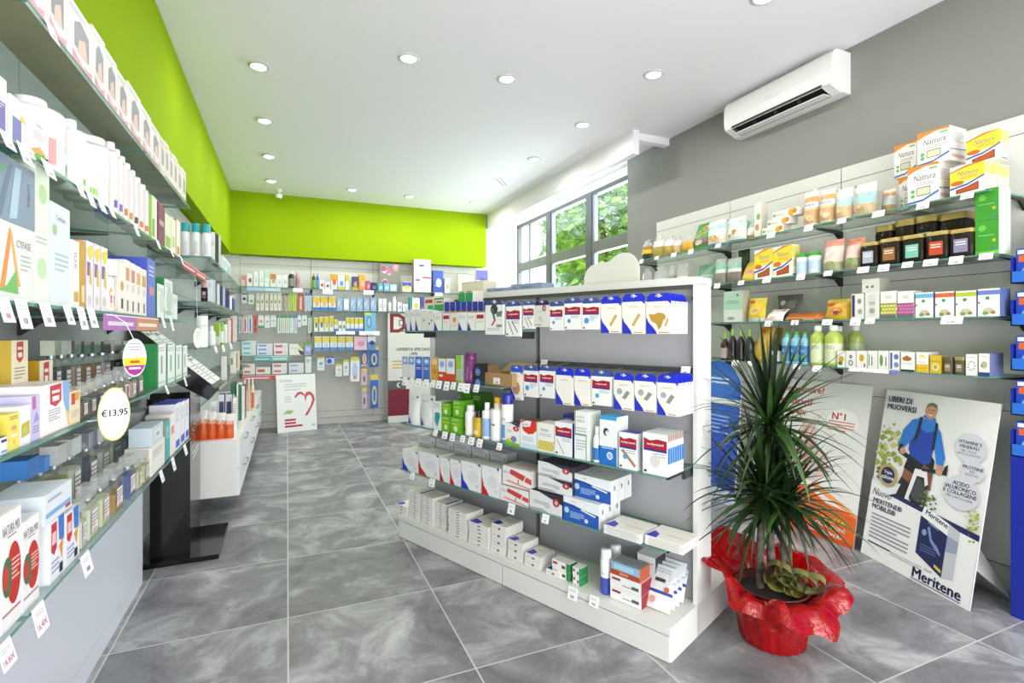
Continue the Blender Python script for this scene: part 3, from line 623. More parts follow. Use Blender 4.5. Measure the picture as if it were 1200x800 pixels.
o = B('#7f8ea4', '#96a3b4', d=.13, art=[('P', [(.0, .1), (.3, .9), (.4, .9), (.12, .05)], '#5e7390'), ('P', [(.3, .05), (.45, .9), (.62, .9), (.5, .1)], '#a9c4d8'), ('T', 'Lynfase', .82, .55, .12, '#4a5058', {'rot': -1.57, 'mw': 1.6}), ('P', [(.05, .8), (.3, .86), (.12, .68)], '#5f9a6a')])
zt = LEFT.z(15, 262, .012)+.001
row(LEFT, zt, LG, 'on the orange letter box, middle '+SIDE, [(-5, 41, 188, o, 'blue grey photo box')])
row(LEFT, LEFT.z(48, 272, .012)+.001, LG, 'on pale green box, middle '+SIDE, [(41.5, 58, 183, B('#e3eedb', '#cfe0c4', d=.1, art=[('C', .5, .5, .3, '#b2d89c'), LN_(.9, 2)]), 'upper pale green box')])
W2 = 'second-lowest '+SIDE
shield = lambda c: [('P', [(.3, .96), (.7, .98), (.7, .62), (.5, .52), (.3, .6)], c), ('R', .36, .8, .64, .86, '#f2e4e4'), ('R', .38, .64, .62, .74, '#fbeeee')]
row(LEFT, 1.17, LG, W2, [
    (-30, -1, 500, B('#f2f2f4', d=.1, art=[LN_(.8, 5)]), 'white cream box'),
    (0, 9, 512, B('#f0f0f4', '#dcdce4', '#3a3a8c', d=.1, art=[('R', .1, .7, .9, .86, '#3a2f8c'), ('R', .1, .1, .9, .22, '#5a9ae0')]), 'white box with navy band'),
    (9.5, 23, 484, B('#efdf6a', '#d8c64e', d=.09, art=[('T', '50%', .5, .6, .12, '#d0542a'), LN_(.9, 2, '#9a8a3a'), ('R', .2, .36, .8, .42, '#f5efe6'), ('T', '7', .5, .2, .12, '#d0542a')]), 'yellow offer box'),
    (23.5, 36, 475, B('#f0eef0', '#e4e0dc', d=.1, art=[('P', [(.1, .2), (.9, .25), (.9, .6), (.1, .55)], '#c9b23a'), ('R', .25, .3, .6, .45, '#a8d060')]), 'white and gold cream box'),
    (36.5, 47, 463, B('#c9c4e6', '#b9b4dc', d=.1, art=[('R', .1, .7, .5, .98, '#c060a8'), ('P', [(.2, .4), (.6, .66), (.9, .44)], '#9a94cc'), LN_(.3, 3, '#8a84b4')]), 'lilac face cream box'),
    (47.5, 81, 449, B('#f3eeee', '#f0e4e0', d=.12, art=shield('#c8283a')+[LN_(.46, 5, '#b4aabc', .25, .66, .05), ('P', [(.74, 1), (1, 1), (1, 0), (.9, .3), (.78, .6)], '#86b0e4'), ('P', [(.86, .4), (1, .3), (1, 0), (.96, .1)], '#ecc878')]), 'white box with red shield'),
    (81.5, 94, 458, B('#efe0b8', '#e4d2a0', d=.08, art=[('R', .15, .6, .5, .95, '#c8484a'), ('R', .5, .7, .9, .95, '#d8a83c'), LN_(.4, 4)]), 'cream and gold box')]
    + [(96+i*9.6, 105+i*9.6, 452-i*4.5, PERF(['#5a4a30', '#6a5a3a', '#3c3c3c', '#b07a8a', '#8a6a4a', '#7a3a1a'][i], '#d4d4d2', capw=.3, caph=.3), f'perfume tester with {["olive", "bronze", "grey", "rose", "brown", "dark amber"][i]} juice') for i in range(6)]
    + [(136, 146, 438, PERF('#b06a14', '#e8e8e6', capw=.32), 'perfume tester with amber juice'), (146.5, 153.5, 436, PERF('#d8a8b0', '#ededed', capw=.3), 'perfume tester with blush juice'), (154, 161, 434, PERF('#caa090', '#e0e0e0', capw=.3), 'perfume tester with peach juice'), (161.5, 169, 430, PERF('#4a3a34', '#e0e0e0', capw=.3), 'perfume tester with brown juice')]
    + [(184+i*11.5-i*i*.55, 194.5+i*11.5-i*i*1.05, 403+i*.6, B('#edf2ee', '#14803a', '#1a8c44', d=.12, art=[LN_(.9, 2), ('R', .42, .3, .58, .72, '#7a9a84'), ('R', .1, .06, .9, .12, '#b9d4c0'), ('R', 0, 0, .12, 1, '#1a8c44')]), 'green and white herbal box') for i in range(4)])
row(LEFT, 1.17, LG, 'back row, second-lowest '+SIDE, [
    (13, 33, 378, B('#efe6c8', '#b89a2c', '#c8aa3a', d=.1, art=shield('#c02c34')+[LN_(.4, 4, '#a8a090', .15, .8, .07)], stack=1), 'cream and gold box', {'t': .1, 'h': .115, 'z': 1.275}),
    (14, 34, 425, B('#f0ecec', '#d9d4d0', d=.1, art=[LN_(.8, 5)]), 'white box under the gold one', {'t': .1, 'h': .104}),
    (46, 62, 422, B('#efe8d0', '#c4981e', '#d0a82c', d=.11, art=shield('#c02c34')+[LN_(.4, 3, '#a8a090', .15, .8, .08)]), 'cream box with mustard side', {'t': .11}),
    ]+[(64+i*11.5, 74+i*11.5, [399, 399, 399, 400, 400, 400, 399, 399][i], PERF(['#4a3426', '#2f2a26', '#c9a6a4', '#a8642a', '#a4561c', '#c9b0b8', '#2c2420', '#d0b8b8'][i], ['#b4b8a4', '#c9cac8', '#9a9c9c', '#8b8d8e', '#9aa8a2', '#8e9092', '#dddddb', '#c8c8c8'][i], capw=.46, caph=.22, d=.04), f'rear perfume tester, {["brown", "black", "blush", "amber", "orange", "mauve", "dark", "pink"][i]} juice', {'t': .17}) for i in range(8)])
row(LEFT, 1.17, LG, 'on lilac and white boxes, second-lowest '+SIDE, [(5, 26, 424, B('#e9e4f2', '#8fa6dc', '#a9bce6', d=.09, art=shield('#c23a9a')+[('P', [(.7, .5), (.95, .64), (.95, .4)], '#8aa8e0'), LN_(.34, 4, '#a69cb8', .15, .7, .07)]), 'white and blue boxed cream', {'t': .1, 'z': 1.2755+.116+.001, 'h': .001+.06})] if False else [])
W1 = 'lowest '+SIDE
nat = lambda big: [('T', 'NATURA MIX', .5, .85, .085, '#55525a', {'mw': .86}), ('L', .3, .78, .75, 1, '#b08090', .03), ('C', .62, .45, .36, '#c02a1c', .27), ('C', .28, .45, .24, '#4d6a4a', .17), ('C', .2, .45, .16, '#c23a30', .1), ('L', .5, .56, .9, 5, '#e8c0b8', .04), ('R', .05, .13, .95, .15, '#b87a84')]
rx = [('P', [(.1, .95), (.45, .95), (.45, .52), (.28, .42), (.1, .5)], '#c8243a'), ('R', .14, .6, .4, .8, '#ecc4c8'), ('P', [(.55, 1), (.95, 1), (.95, .55), (.6, .6)], '#3f78cc'), ('P', [(.6, .5), (.9, .6), (.8, .25)], '#e0963c'), LN_(.3, 3, '#9aa0d0', .1, .6, .08), ('R', .62, .04, .85, .2, '#222')]
row(LEFT, .815, LG, W1, [
    (-26, 0, 600, B('#f3f2f2', d=.07, art=nat(1)), 'white apple vitamin box'), (1, 25, 598, B('#f3f2f2', d=.07, art=nat(1)), 'white red-apple vitamin box'), (26, 46, 606, B('#f1f0f0', '#e2e0e0', d=.07, art=nat(0)), 'white vitamin box, two apples'),
    (58, 76, 606, B('#eff0f2', '#dfe0e2', d=.1, art=rx), 'white box, red shield, cornet'), (76.5, 93, 596, B('#eff0f2', '#dfe0e2', d=.1, art=rx), 'white box, blue flash, cornet'),
    (95, 103, 585, PERF('#dfe4cf', '#e9ebe6', capw=.3, d=.03), 'small clear perfume tester'), (103.5, 118, 566, PERF('#dce2c8', '#eceeea', capw=.3), 'tall clear perfume tester'), (118.5, 131, 556, PERF('#d9dcb4', '#e2e4de', capw=.3), 'pale yellow perfume tester'),
    (133, 147, 545, PERF('#b8860e', '#d8c070', capw=.4, fill=.62), 'gold perfume tester'), (150, 161, 533, PERF('#3556a0', '#dfe3ea', capw=.34), 'blue perfume tester'), (162, 168, 536, PERF('#d5d8a4', '#e6e6e2', capw=.34), 'straw coloured perfume tester'), (169, 176, 528, PERF('#c9cc92', '#e6e6e2', capw=.34), 'olive perfume tester'),
    (177, 193, 518, B('#efece6', '#e6e0d2', d=.09, art=[LN_(.8, 5, '#b8b0a6')]), 'white perfume carton'), (194, 199, 492, B('#39b0ac', '#8a8c8c', d=.09, art=[LN_(.8, 5, '#bfe6e2')]), 'slim teal carton'), (199.5, 205, 484, B('#f0e8e4', '#d8d0cc', d=.1, art=[('R', .2, .5, .8, .7, '#d89a90')]), 'cream carton with pink square'),
    (205.5, 211, 472, B('#efeff6', '#d8d8e2', '#3848b0', d=.11, art=[LN_(.85, 5), ('R', .1, .05, .9, .2, '#4a58c0')]), 'white carton with blue foot'), (211.5, 216.5, 470, B('#eeeef6', '#cfd0dc', '#3040a8', d=.11, art=[LN_(.85, 5), ('R', .1, .05, .9, .22, '#3f4fbc')]), 'white carton, indigo lid'), (217, 221.5, 468, B('#eeeef6', '#cfd0dc', '#3040a8', d=.11, art=[LN_(.85, 5), ('R', .1, .05, .9, .22, '#3f4fbc')]), 'tall white carton, indigo lid')])
row(LEFT, .815, LG, 'back row, lowest '+SIDE, [
    (0, 17, 555, B('#eef0f4', '#dfe2e8', d=.1, art=rx), 'white box, red shield', {'t': .13, 'h': .13}), (19, 30, 548, B('#eef0f4', '#dfe2e8', d=.1, art=rx), 'second white box, red shield', {'t': .13, 'h': .135}),
    (31, 50, 536, PERF('#c9c49a', '#2f7fd0', capw=.46, caph=.2, d=.06, fill=.9), 'blue capped perfume tester', {'t': .13}), (52, 66, 533, PERF('#cfc8a0', '#3f8ad8', capw=.46, caph=.2, d=.05), 'second blue capped perfume tester', {'t': .16}), (67, 82, 520, PERF('#a8941e', '#c9c9c6', capw=.4, d=.05), 'golden olive perfume tester', {'t': .14}),
    (84, 98, 512, PERF('#e4e8d8', '#c2c6c4', capw=.44, d=.05), 'clear perfume tester, square cap', {'t': .15}), (103, 117, 505, PERF('#43536c', '#aab0b8', capw=.4, d=.05), 'slate blue perfume tester', {'t': .15}), (119, 130, 500, PERF('#c6cabc', '#cfd2cf', capw=.4, d=.05), 'grey green perfume tester', {'t': .16}), (131, 145, 496, PERF('#d6dacb', '#d9dbd8', capw=.4, d=.05), 'pale perfume tester', {'t': .16}), (147, 158, 492, PERF('#9aa8c0', '#d4d7da', capw=.4, d=.05), 'ice blue perfume tester', {'t': .16}),
    (165, 178, 480, B('#9fa2a6', '#b6b8ba', d=.1, art=[LN_(.8, 3, '#d9dadb')]), 'tall grey carton', {'t': .14}), (179, 191, 486, B('#15342a', '#8d8f92', d=.1, art=[LN_(.6, 2, '#5a8a74')], ), 'dark green carton', {'t': .12})])
row(LEFT, LEFT.z(76, 600, .012)+.004, LG, 'on the red-shield boxes, lowest '+SIDE, [(52, 84, 571, B('#e4e9f0', '#cfd6e0', '#dfe6ee', d=.11, art=[('R', .05, .2, .95, .36, '#7fb0dc'), ('R', .1, .7, .6, .8, '#a8b4c4'), ('R', .75, .08, .95, .2, '#c03a3a')]), 'white and pale blue box')])
row(LEFT, LEFT.z(185, 518, .012)+.001, LG, 'on the white perfume carton, lowest '+SIDE, [(178, 191, 497, B('#cfdde4', '#bfcdd6', d=.08, art=[('R', .2, .25, .8, .75, '#e4ecef'), ('R', .35, .4, .65, .6, '#9ab0ba')]), 'pale blue soap box')])
tags(LEFT, 2.11, LG, 'highest '+SIDE, [-5, 58], w=.05)
tags(LEFT, 1.79, LG, 'second-highest '+SIDE, [5, 26, 54, 92, 104, 117, 129, 158, 184, 200, 212], w=.046)
tags(LEFT, 1.4725, LG, 'middle '+SIDE, [3, 24, 52, 78, 94, 106, 190, 200], w=.05, h=.05)
tags(LEFT, 1.17, LG, 'second-lowest '+SIDE, [194, 216], w=.04, h=.04)
tags(LEFT, .815, LG, 'lowest '+SIDE, [4, 44, 99, 188, 202, 216], w=.056, h=.05, txt=['18,80€', '16,40€'])
# promo strips and round wobblers on the shelf edges
def promo(fr, px0, px1, z, h, cols, lab, t=-.006):
    a0, a1 = fr.at(px0, t)[0], fr.at(px1, t)[0]; w = abs(a1-a0); m = Mb(); m.box(-w/2, -.002, -h, w/2, 0, 0, cols[0]); m.art([('R', .5, 0, 1, 1, cols[1]), ('R', .05, .3, .45, .55, '#e8d8ee'), ('R', .55, .3, .95, .55, '#f2e0d0'), ('R', .02, .9, .98, .97, '#f4eef4')], w, h, flat_fn(-.002), -h)
    tag(m.build('promo_strip', None, fr.pt((a0+a1)/2, t, z-.001), fr.ang), lab, 'sign')
promo(LEFT, 121, 185, 1.4725-.006, .05, ('#b06ab8', '#cf8a62'), 'purple and orange promotional strip on middle shelf edge, lime side')
def wobbler(px, py, rz, rx, fr, arts, lab, arm, t=-.06, border='#c8dc4a'):
    a = fr.at(px, t)[0]; z = fr.z(px, py, t); root = empty('shelf_wobbler', fr.pt(a, t, z), fr.ang+math.radians(-50)); m = Mb()
    el = lambda k, y: [(rx*k*math.cos(i*math.pi/16), y, rz*k*math.sin(i*math.pi/16)) for i in range(32)]
    m.poly(el(1, 0), border); m.poly(el(1, .001)[::-1], '#eeeeee'); m.poly(el(.95, -.0003), '#f6f6f4')
    m.art(arts, rx*2, rz*2, flat_fn(-.0003), -rz); m.build('disc', root)
    m = Mb(); dz = arm-z; sx, sy = -(-t+.002)*math.sin(math.radians(50)), (-t+.002)*math.cos(math.radians(50)); m.tube([(0, .002, rz*.9 if dz > 0 else -rz*.9), (sx*.4, sy*.4, dz*.8), (sx, sy, dz)], .0014, '#dedede', 6); m.build('spring_arm', root)
    tag(root, lab, 'sign')
wobbler(134, 485, .074, .04, LEFT, [('T', '€13,95', .5, .52, .15, '#222', {'mw': .8, 'bold': 1})], 'oval white wobbler with handwritten price before the perfumes', 1.166)
wobbler(158, 419, .06, .034, LEFT, [('P', [(.05, .3), (.95, .3), (.98, .5), (.02, .5)], '#ecc92c'), ('P', [(.05, .3), (.95, .3), (.75, .1), (.5, .03), (.25, .1)], '#a0288c'), LN_(.85, 3, '#9a94b8', .25, .75, .08), ('R', .3, .36, .7, .43, '#c84a2a'), ('R', .25, .2, .75, .25, '#f0e0f0')], 'oval yellow and purple wobbler hanging before the perfume testers', 1.468, border='#e6e2ee')
wobbler(232, 396, .06, .028, LEFT, [LN_(.8, 5, '#b8c49a', .3, .75, .09)], 'narrow oval pale green wobbler above the black stand', 1.78, t=-.02)
# ---------------------------------------------------------------- goods on the centre display
PE = 'plant end'; CD = 'centre display'
def hangrow(where, z0, items, t, zrail):
    """packs on hooks; each hook is a part of the display"""
    gon = next(o for o in bpy.data.objects if o.name == 'display_gondola')
    for i, (px0, px1, yt, yb, mk, look, rep) in enumerate(items):
        a0, a1 = GON.at(px0, t)[0], GON.at(px1, t)[0]; w = abs(a1-a0)*.98; a = (a0+a1)/2
        zt, zb = GON.z((px0+px1)/2, yt, t), GON.z((px0+px1)/2, yb, t); h = zt-zb
        for q in range(rep+1):
            o, d = mk(w, h); hz = zb+o['hang']; del o['hang']
            o.location = GON.pt(a, t+q*(d+.006)+d/2, zb); o.rotation_euler = (0, 0, GA)
            if q == 0: tag(o, fit(f'{look}, {ORD[i]} from {PE}, {where}'), 'plaster pack')
            else: tag(o, fit(f'pack behind {look}, {where}'), 'plaster pack', f'packs behind {look}, {where}, hook {i+1}')
        m = Mb(); m.tube([(a, .285, hz+.012), (a, t-.015, hz-.001), (a, t-.022, hz+.008)], .0022, STEEL, 6); m.build('hook', gon)
BL = '#1c2ccb'
tanp = lambda: PACK(BL, '#f0ebe2', bluecurve('#1d2fc0', [('P', [(.42, .28), (.52, .22), (.82, .58), (.72, .64)], '#c9a860')]))
bear = PACK(BL, '#f0ebe2', bluecurve('#1d2fc0', [('P', [(.1, .62), (.3, .6), (.5, .66), (.72, .62), (.8, .5), (.68, .4), (.6, .2), (.5, .12), (.42, .3), (.2, .4)], '#b9923c'), ('P', [(.74, .24), (.8, .22), (.9, .46), (.84, .48)], '#c2a052')]), backs='#f6f4f0')
gry = PACK(BL, '#efeae4', bluecurve('#1d2fc0', [('C', .3, .62, .14, '#a8a9aa'), ('P', [(.42, .4), (.6, .36), (.84, .6), (.66, .66)], '#8e9092')]), backs='#f6f4f0')
blank = PACK(BL, '#f2ece4', bluecurve())
PK = '#3d4f9c'
red1 = PACK(PK, '#f1f0ee', redlogo(extra=[('C', .3, .33, .1, '#3f9ad6')]), hh=.17)
red2 = PACK(PK, '#f1f0ee', redlogo(extra=[('C', .26, .34, .14, '#3f9ad6'), ('C', .6, .4, .12, '#bcd4ee')]), hh=.17)
redl = PACK(PK, '#f1f0ee', redlogo(extra=[('P', [(.15, .5), (.2, .52), (.55, .06), (.5, .04)], '#8a8a88'), ('P', [(.4, .5), (.45, .52), (.85, .14), (.8, .12)], '#6c6c6a')]), hh=.14)
silv = PACK('#1d2148', '#d9d8d4', [('C', .68, .86, .14, '#b82a34', .14), ('T', '+', .68, .86, .12, '#fff', {'bold': .03}), ('C', .4, .4, .12, '#c2bfa4'), ('C', .55, .3, .12, '#cfccb4'), LN_(.72, 2), ('R', .0, .08, .5, .12, '#8e8e90')], hh=.18)
sciss = PACK('#3c4a78', '#ecebea', [('C', .5, .85, .2, '#3a3a3c'), ('P', [(.3, .9), (.45, .9), (.6, .45), (.5, .45)], '#4a6a58'), ('P', [(.5, .5), (.6, .5), (.42, .3), (.32, .3)], '#b03a3a'), ('P', [(.6, .75), (.95, .8), (.9, .6), (.65, .6)], '#77787a'), ('R', .62, .25, .92, .34, '#8a8a8a'), LN_(.2, 2)], hh=.13)
brown = PACK('#2b55cc', '#f0eae4', bluecurve('#1d2fc0', [('C', .5, .42, .32, '#b98a6c', .24)]))
hangrow('upper hooks, '+CD, 1.4, [
    (757, 787, 343.5, 391, bear, 'blue topped pack with bear-shaped tan plaster', 7), (729, 756, 344, 391, tanp(), 'blue topped pack with tan strip', 0), (704, 728, 347, 390, tanp(), 'blue topped pack, slim tan strip', 0),
    (682, 703, 349, 386, red2, 'red banner pack, blue drop', 0), (661, 681, 349, 386, red1, 'red banner pack, blue dot', 0), (644, 660, 353, 387, red1, 'narrow red banner pack', 0), (626.5, 643, 352, 383, silv, 'silver pack with red cross', 0),
    (612.5, 626, 353, 385, redl, 'red banner pack of black lines', 0), (592.5, 610, 353, 394, redl, 'large red banner pack of lines', 0), (568.5, 590, 352, 392, sciss, 'grey scissors pack', 0)], .0, 1.56)
hangrow('lower hooks, '+CD, 1.05, [
    (770, 795, 439, 487, gry, 'blue topped pack with grey strips', 7), (743.5, 769, 438, 482, gry, 'blue topped pack with grey patch', 0), (719, 742.5, 437, 480, gry, 'blue topped pack, grey square', 0),
    (693, 716, 434, 475, red1, 'red banner pack, blue dot', 1), (673, 692, 432, 475, blank, 'cream pack with blue top', 0), (651, 672, 431, 474, blank, 'cream pack, bright blue top', 0), (632, 649.5, 428, 466, red1, 'red banner pack, small dot', 0),
    (613.5, 630.5, 428, 465, red2, 'red banner pack, blue drop', 0), (598, 612, 428, 468, brown, 'blue topped pack with brown patch', 0)], .08, 1.22)
# glass shelf of boxed plasters, far bay
Gb = lambda c='#eceae6', extra=(), s='#d6d5d2', t='#2c46b4': B(c, s, t, d=.09, art=list(extra), name='plaster_box')
lb = [('P', [(.0, 0), (.5, 0), (.1, .5)], '#23349c'), LN_(.8, 3)]
rb = [('R', .1, .66, .95, .88, '#b0243a'), LN_(.5, 2)]
row(GON, 1.42, PE, 'upper far shelf, '+CD, [
    (557.5, 567.5, 366, Gb(extra=rb), 'white plaster box, red band'), (547.5, 557, 366.5, Gb(extra=lb), 'white plaster box, blue corner'), (536.5, 547, 366, Gb(extra=lb), 'white box, blue corner'), (527.5, 536, 366.5, Gb('#e8ddd4', [('C', .6, .6, .25, '#c88a70'), LN_(.3, 2)], t='#20303a'), 'cream box with face photo'),
    (518.5, 527, 367, Gb(extra=rb), 'white box with red band'), (508.5, 518, 367, Gb(extra=lb, s='#2f9a52'), 'white box, green side'), (501, 508, 364, Gb('#e4e3e0', [('C', .3, .35, .12, '#444'), ('C', .7, .5, .12, '#555'), LN_(.9, 1)], t='#cfcfcd'), 'grey white dotted box'),
    (494.5, 500.5, 363, Gb('#e4e3e0', [('C', .4, .5, .2, '#a9a9a9')], t='#cfcfcd'), 'pale grey box'), (486.5, 494, 362, Gb(extra=lb, t='#dddcd8'), 'tall white box, blue corner'), (480.5, 486, 362, Gb(extra=lb, t='#dddcd8'), 'slim white box, blue foot'), (474.5, 480, 363, Gb(extra=lb, t='#dddcd8'), 'slimmest white box, blue foot')], t=.0)
bt = lambda: Gb('#d8d2c6', rb+[('R', 0, .7, 1, 1, '#2440a8')], '#cfc8ba')
row(GON, 1.42, PE, 'rear row, upper far shelf, '+CD, [(567+8*0-i*6.6, 573-i*6.6, 353+.1*i, bt(), 'blue topped tan box') for i in range(8)] +
    [(509, 520, 349, Gb('#2f9e58', [('R', .05, .8, .95, .95, '#d9d2c4'), ('R', .2, .85, .8, .9, '#b04a3a')], '#d6cfc0', '#d8d0c0'), 'green box, cream top'), (497, 508, 348, Gb('#d9d3c6', [('R', .1, .82, .9, .92, '#b04a3a'), ('R', .4, .1, 1, .75, '#3aa860')], '#d6cfc0', '#d8d0c0'), 'cream box with green panel')], t=.1)
row(GON, GON.z(548, 354, .1)+.001, PE, 'on the blue topped boxes, '+CD, [(545.5, 554, 340.5, Gb('#2f9e58', [('R', .0, .84, 1, 1, '#d9d2c4'), ('R', .2, .88, .8, .96, '#b04a3a')], '#d6cfc0', '#d8d0c0'), 'bright green box'), (537, 545, 341, Gb('#2f9e58', [('R', .0, .84, 1, 1, '#d9d2c4'), ('R', .2, .88, .8, .96, '#b04a3a')], '#d6cfc0', '#d8d0c0'), 'bright green box')], t=.1)
# second far shelf
W_ = 'second far shelf, '+CD
bw = lambda c0, c1: B(c0, '#d5dbe8', d=.07, art=[('R', .06, .62, .94, .96, c1), ('C', .5, .8, .3, '#cfe0f2', .1), LN_(.5, 2, '#dde4ee')], name='tissue_pack')
row(GON, 1.10, PE, W_, [
    (555.5, 564.5, 446, B('#20407c', '#16305e', d=.05, art=[('C', .5, .5, .34, '#5f8fc8'), ('R', .2, .1, .8, .25, '#8fb0d8')], name='balm_tin'), 'dark blue balm box'), (541.5, 551.5, 414, CAN('#7a2c72', '#6a2264', art=[('T', 'NALL', .5, .4, .16, '#d8b8d4', {'rot': 1.57, 'mw': 1})], caph=.2, name='deodorant_bottle'), 'purple rounded bottle'),
    (534, 541, 416, B('#8cbf3c', '#b9bdb4', d=.06, art=[('R', .1, .1, .9, .5, '#b4b8b0')]), 'green and grey box'), (523, 533, 420, B('#e2e8f2', '#c9542a', d=.07, art=[('R', 0, .0, 1, .35, '#d2451e'), ('C', .5, .75, .3, '#88aee2', .14)]), 'white and orange tissue pack'), (513.5, 522.5, 420, B('#dfe6f2', '#c9542a', d=.07, art=[('R', 0, .0, 1, .42, '#cf4a22'), ('R', .1, .2, .6, .3, '#f0e0d8'), ('C', .5, .75, .3, '#88aee2', .14)]), 'blue and orange tissue pack'),
    (505, 513, 419, B('#d8a23c', '#c4902c', d=.07, art=[('R', .1, .7, .9, .95, '#e8c88a'), ('C', .5, .4, .3, '#c88824', .12)]), 'golden yellow box'), (495.5, 504, 418, bw('#4a74c4', '#5f8ad4'), 'mid blue pack'), (486.5, 495, 418, bw('#2d5cc0', '#4f80d8'), 'deep blue pack'), (478.5, 486, 417, bw('#e4e6ea', '#6f94d8'), 'white pack with blue top'), (471, 478, 417, bw('#e4e6ea', '#7a9cdc'), 'white and sky blue pack')])
row(GON, GON.z(560, 446)+.001, PE, 'on the blue tin, '+CD, [(555.5, 564.5, 426, B('#26282e', '#1c1e22', d=.05, art=[('C', .5, .5, .34, '#5a80b4')], name='balm_tin'), 'black balm box')])
# open brown carton
a0, a1 = GON.at(566, .04)[0], GON.at(600, .04)[0]; w = abs(a1-a0); h = .075; m = Mb(); KB = '#a3835a'
for x0, y0, x1, y1 in ((-w/2, 0, w/2, .004), (-w/2, .146, w/2, .15), (-w/2, .004, -w/2+.004, .146), (w/2-.004, .004, w/2, .146)): m.box(x0, y0, 0, x1, y1, h, KB)
m.box(-w/2, 0, 0, w/2, .15, .003, KB)
o = m.build('cardboard_carton', None, GON.pt((a0+a1)/2, .04, 1.10), GA)
m = Mb(); m.poly([(-w/2, .15, h), (w/2, .15, h), (w/2+.02, .2, h+.05), (-w/2+.03, .2, h+.05)], '#b49566'); m.poly([(-w/2, .004, h), (-w/2-.035, 0, h+.02), (-w/2-.03, .146, h+.04), (-w/2, .146, h)], '#8c6e48'); m.build('flap', o)
m = Mb(); m.box(-.03, -.0012, .012, .022, -.0002, .048, '#efece6'); m.art([LN_(.8, 1), ('R', .3, .2, .7, .4, '#77777a')], .052, .036, flat_fn(-.0012), .012); m.build('price_label', o)
tag(o, 'open brown cardboard carton with a price sticker, second far shelf of centre display', 'carton')
tags(GON, 1.10, PE, W_, [559, 548, 541, 532, 524, 515, 508, 500, 491, 483, 475], w=.05, h=.045)
# third shelf, both bays
W_ = 'third shelf, '+CD
green = B('#6fb51e', '#5a9a18', '#4f8a14', d=.1, art=[('R', .1, .55, .9, .62, '#c8d83a'), ('C', .5, .3, .2, '#d8ecb0'), LN_(.85, 2, '#d8ecb0')])
ax = B('#eef0ee', '#d4dad2', '#d9ddd6', d=.1, art=[('R', .03, .52, .08, 1, '#2f7a58'), ('R', .03, .5, .84, .53, '#2f7a58'), ('R', .79, 0, .84, .52, '#2f7a58'), ('T', 'ACQUA', .42, .88, .045, '#6d7470'), ('T', 'SIMPLA', .42, .8, .045, '#6d7470'), LN_(.64, 3), LN_(.38, 4)])
tb = B('#f0f0f2', '#dcdcdd', '#d4d4d6', d=.018, art=redlogo(extra=[('C', .5, .34, .2, '#d9d5d2', .16)]), sart=[('R', 0, .3, 1, .68, '#2f78c4'), ('R', 0, .84, 1, 1, '#a88a80')], name='plaster_box')
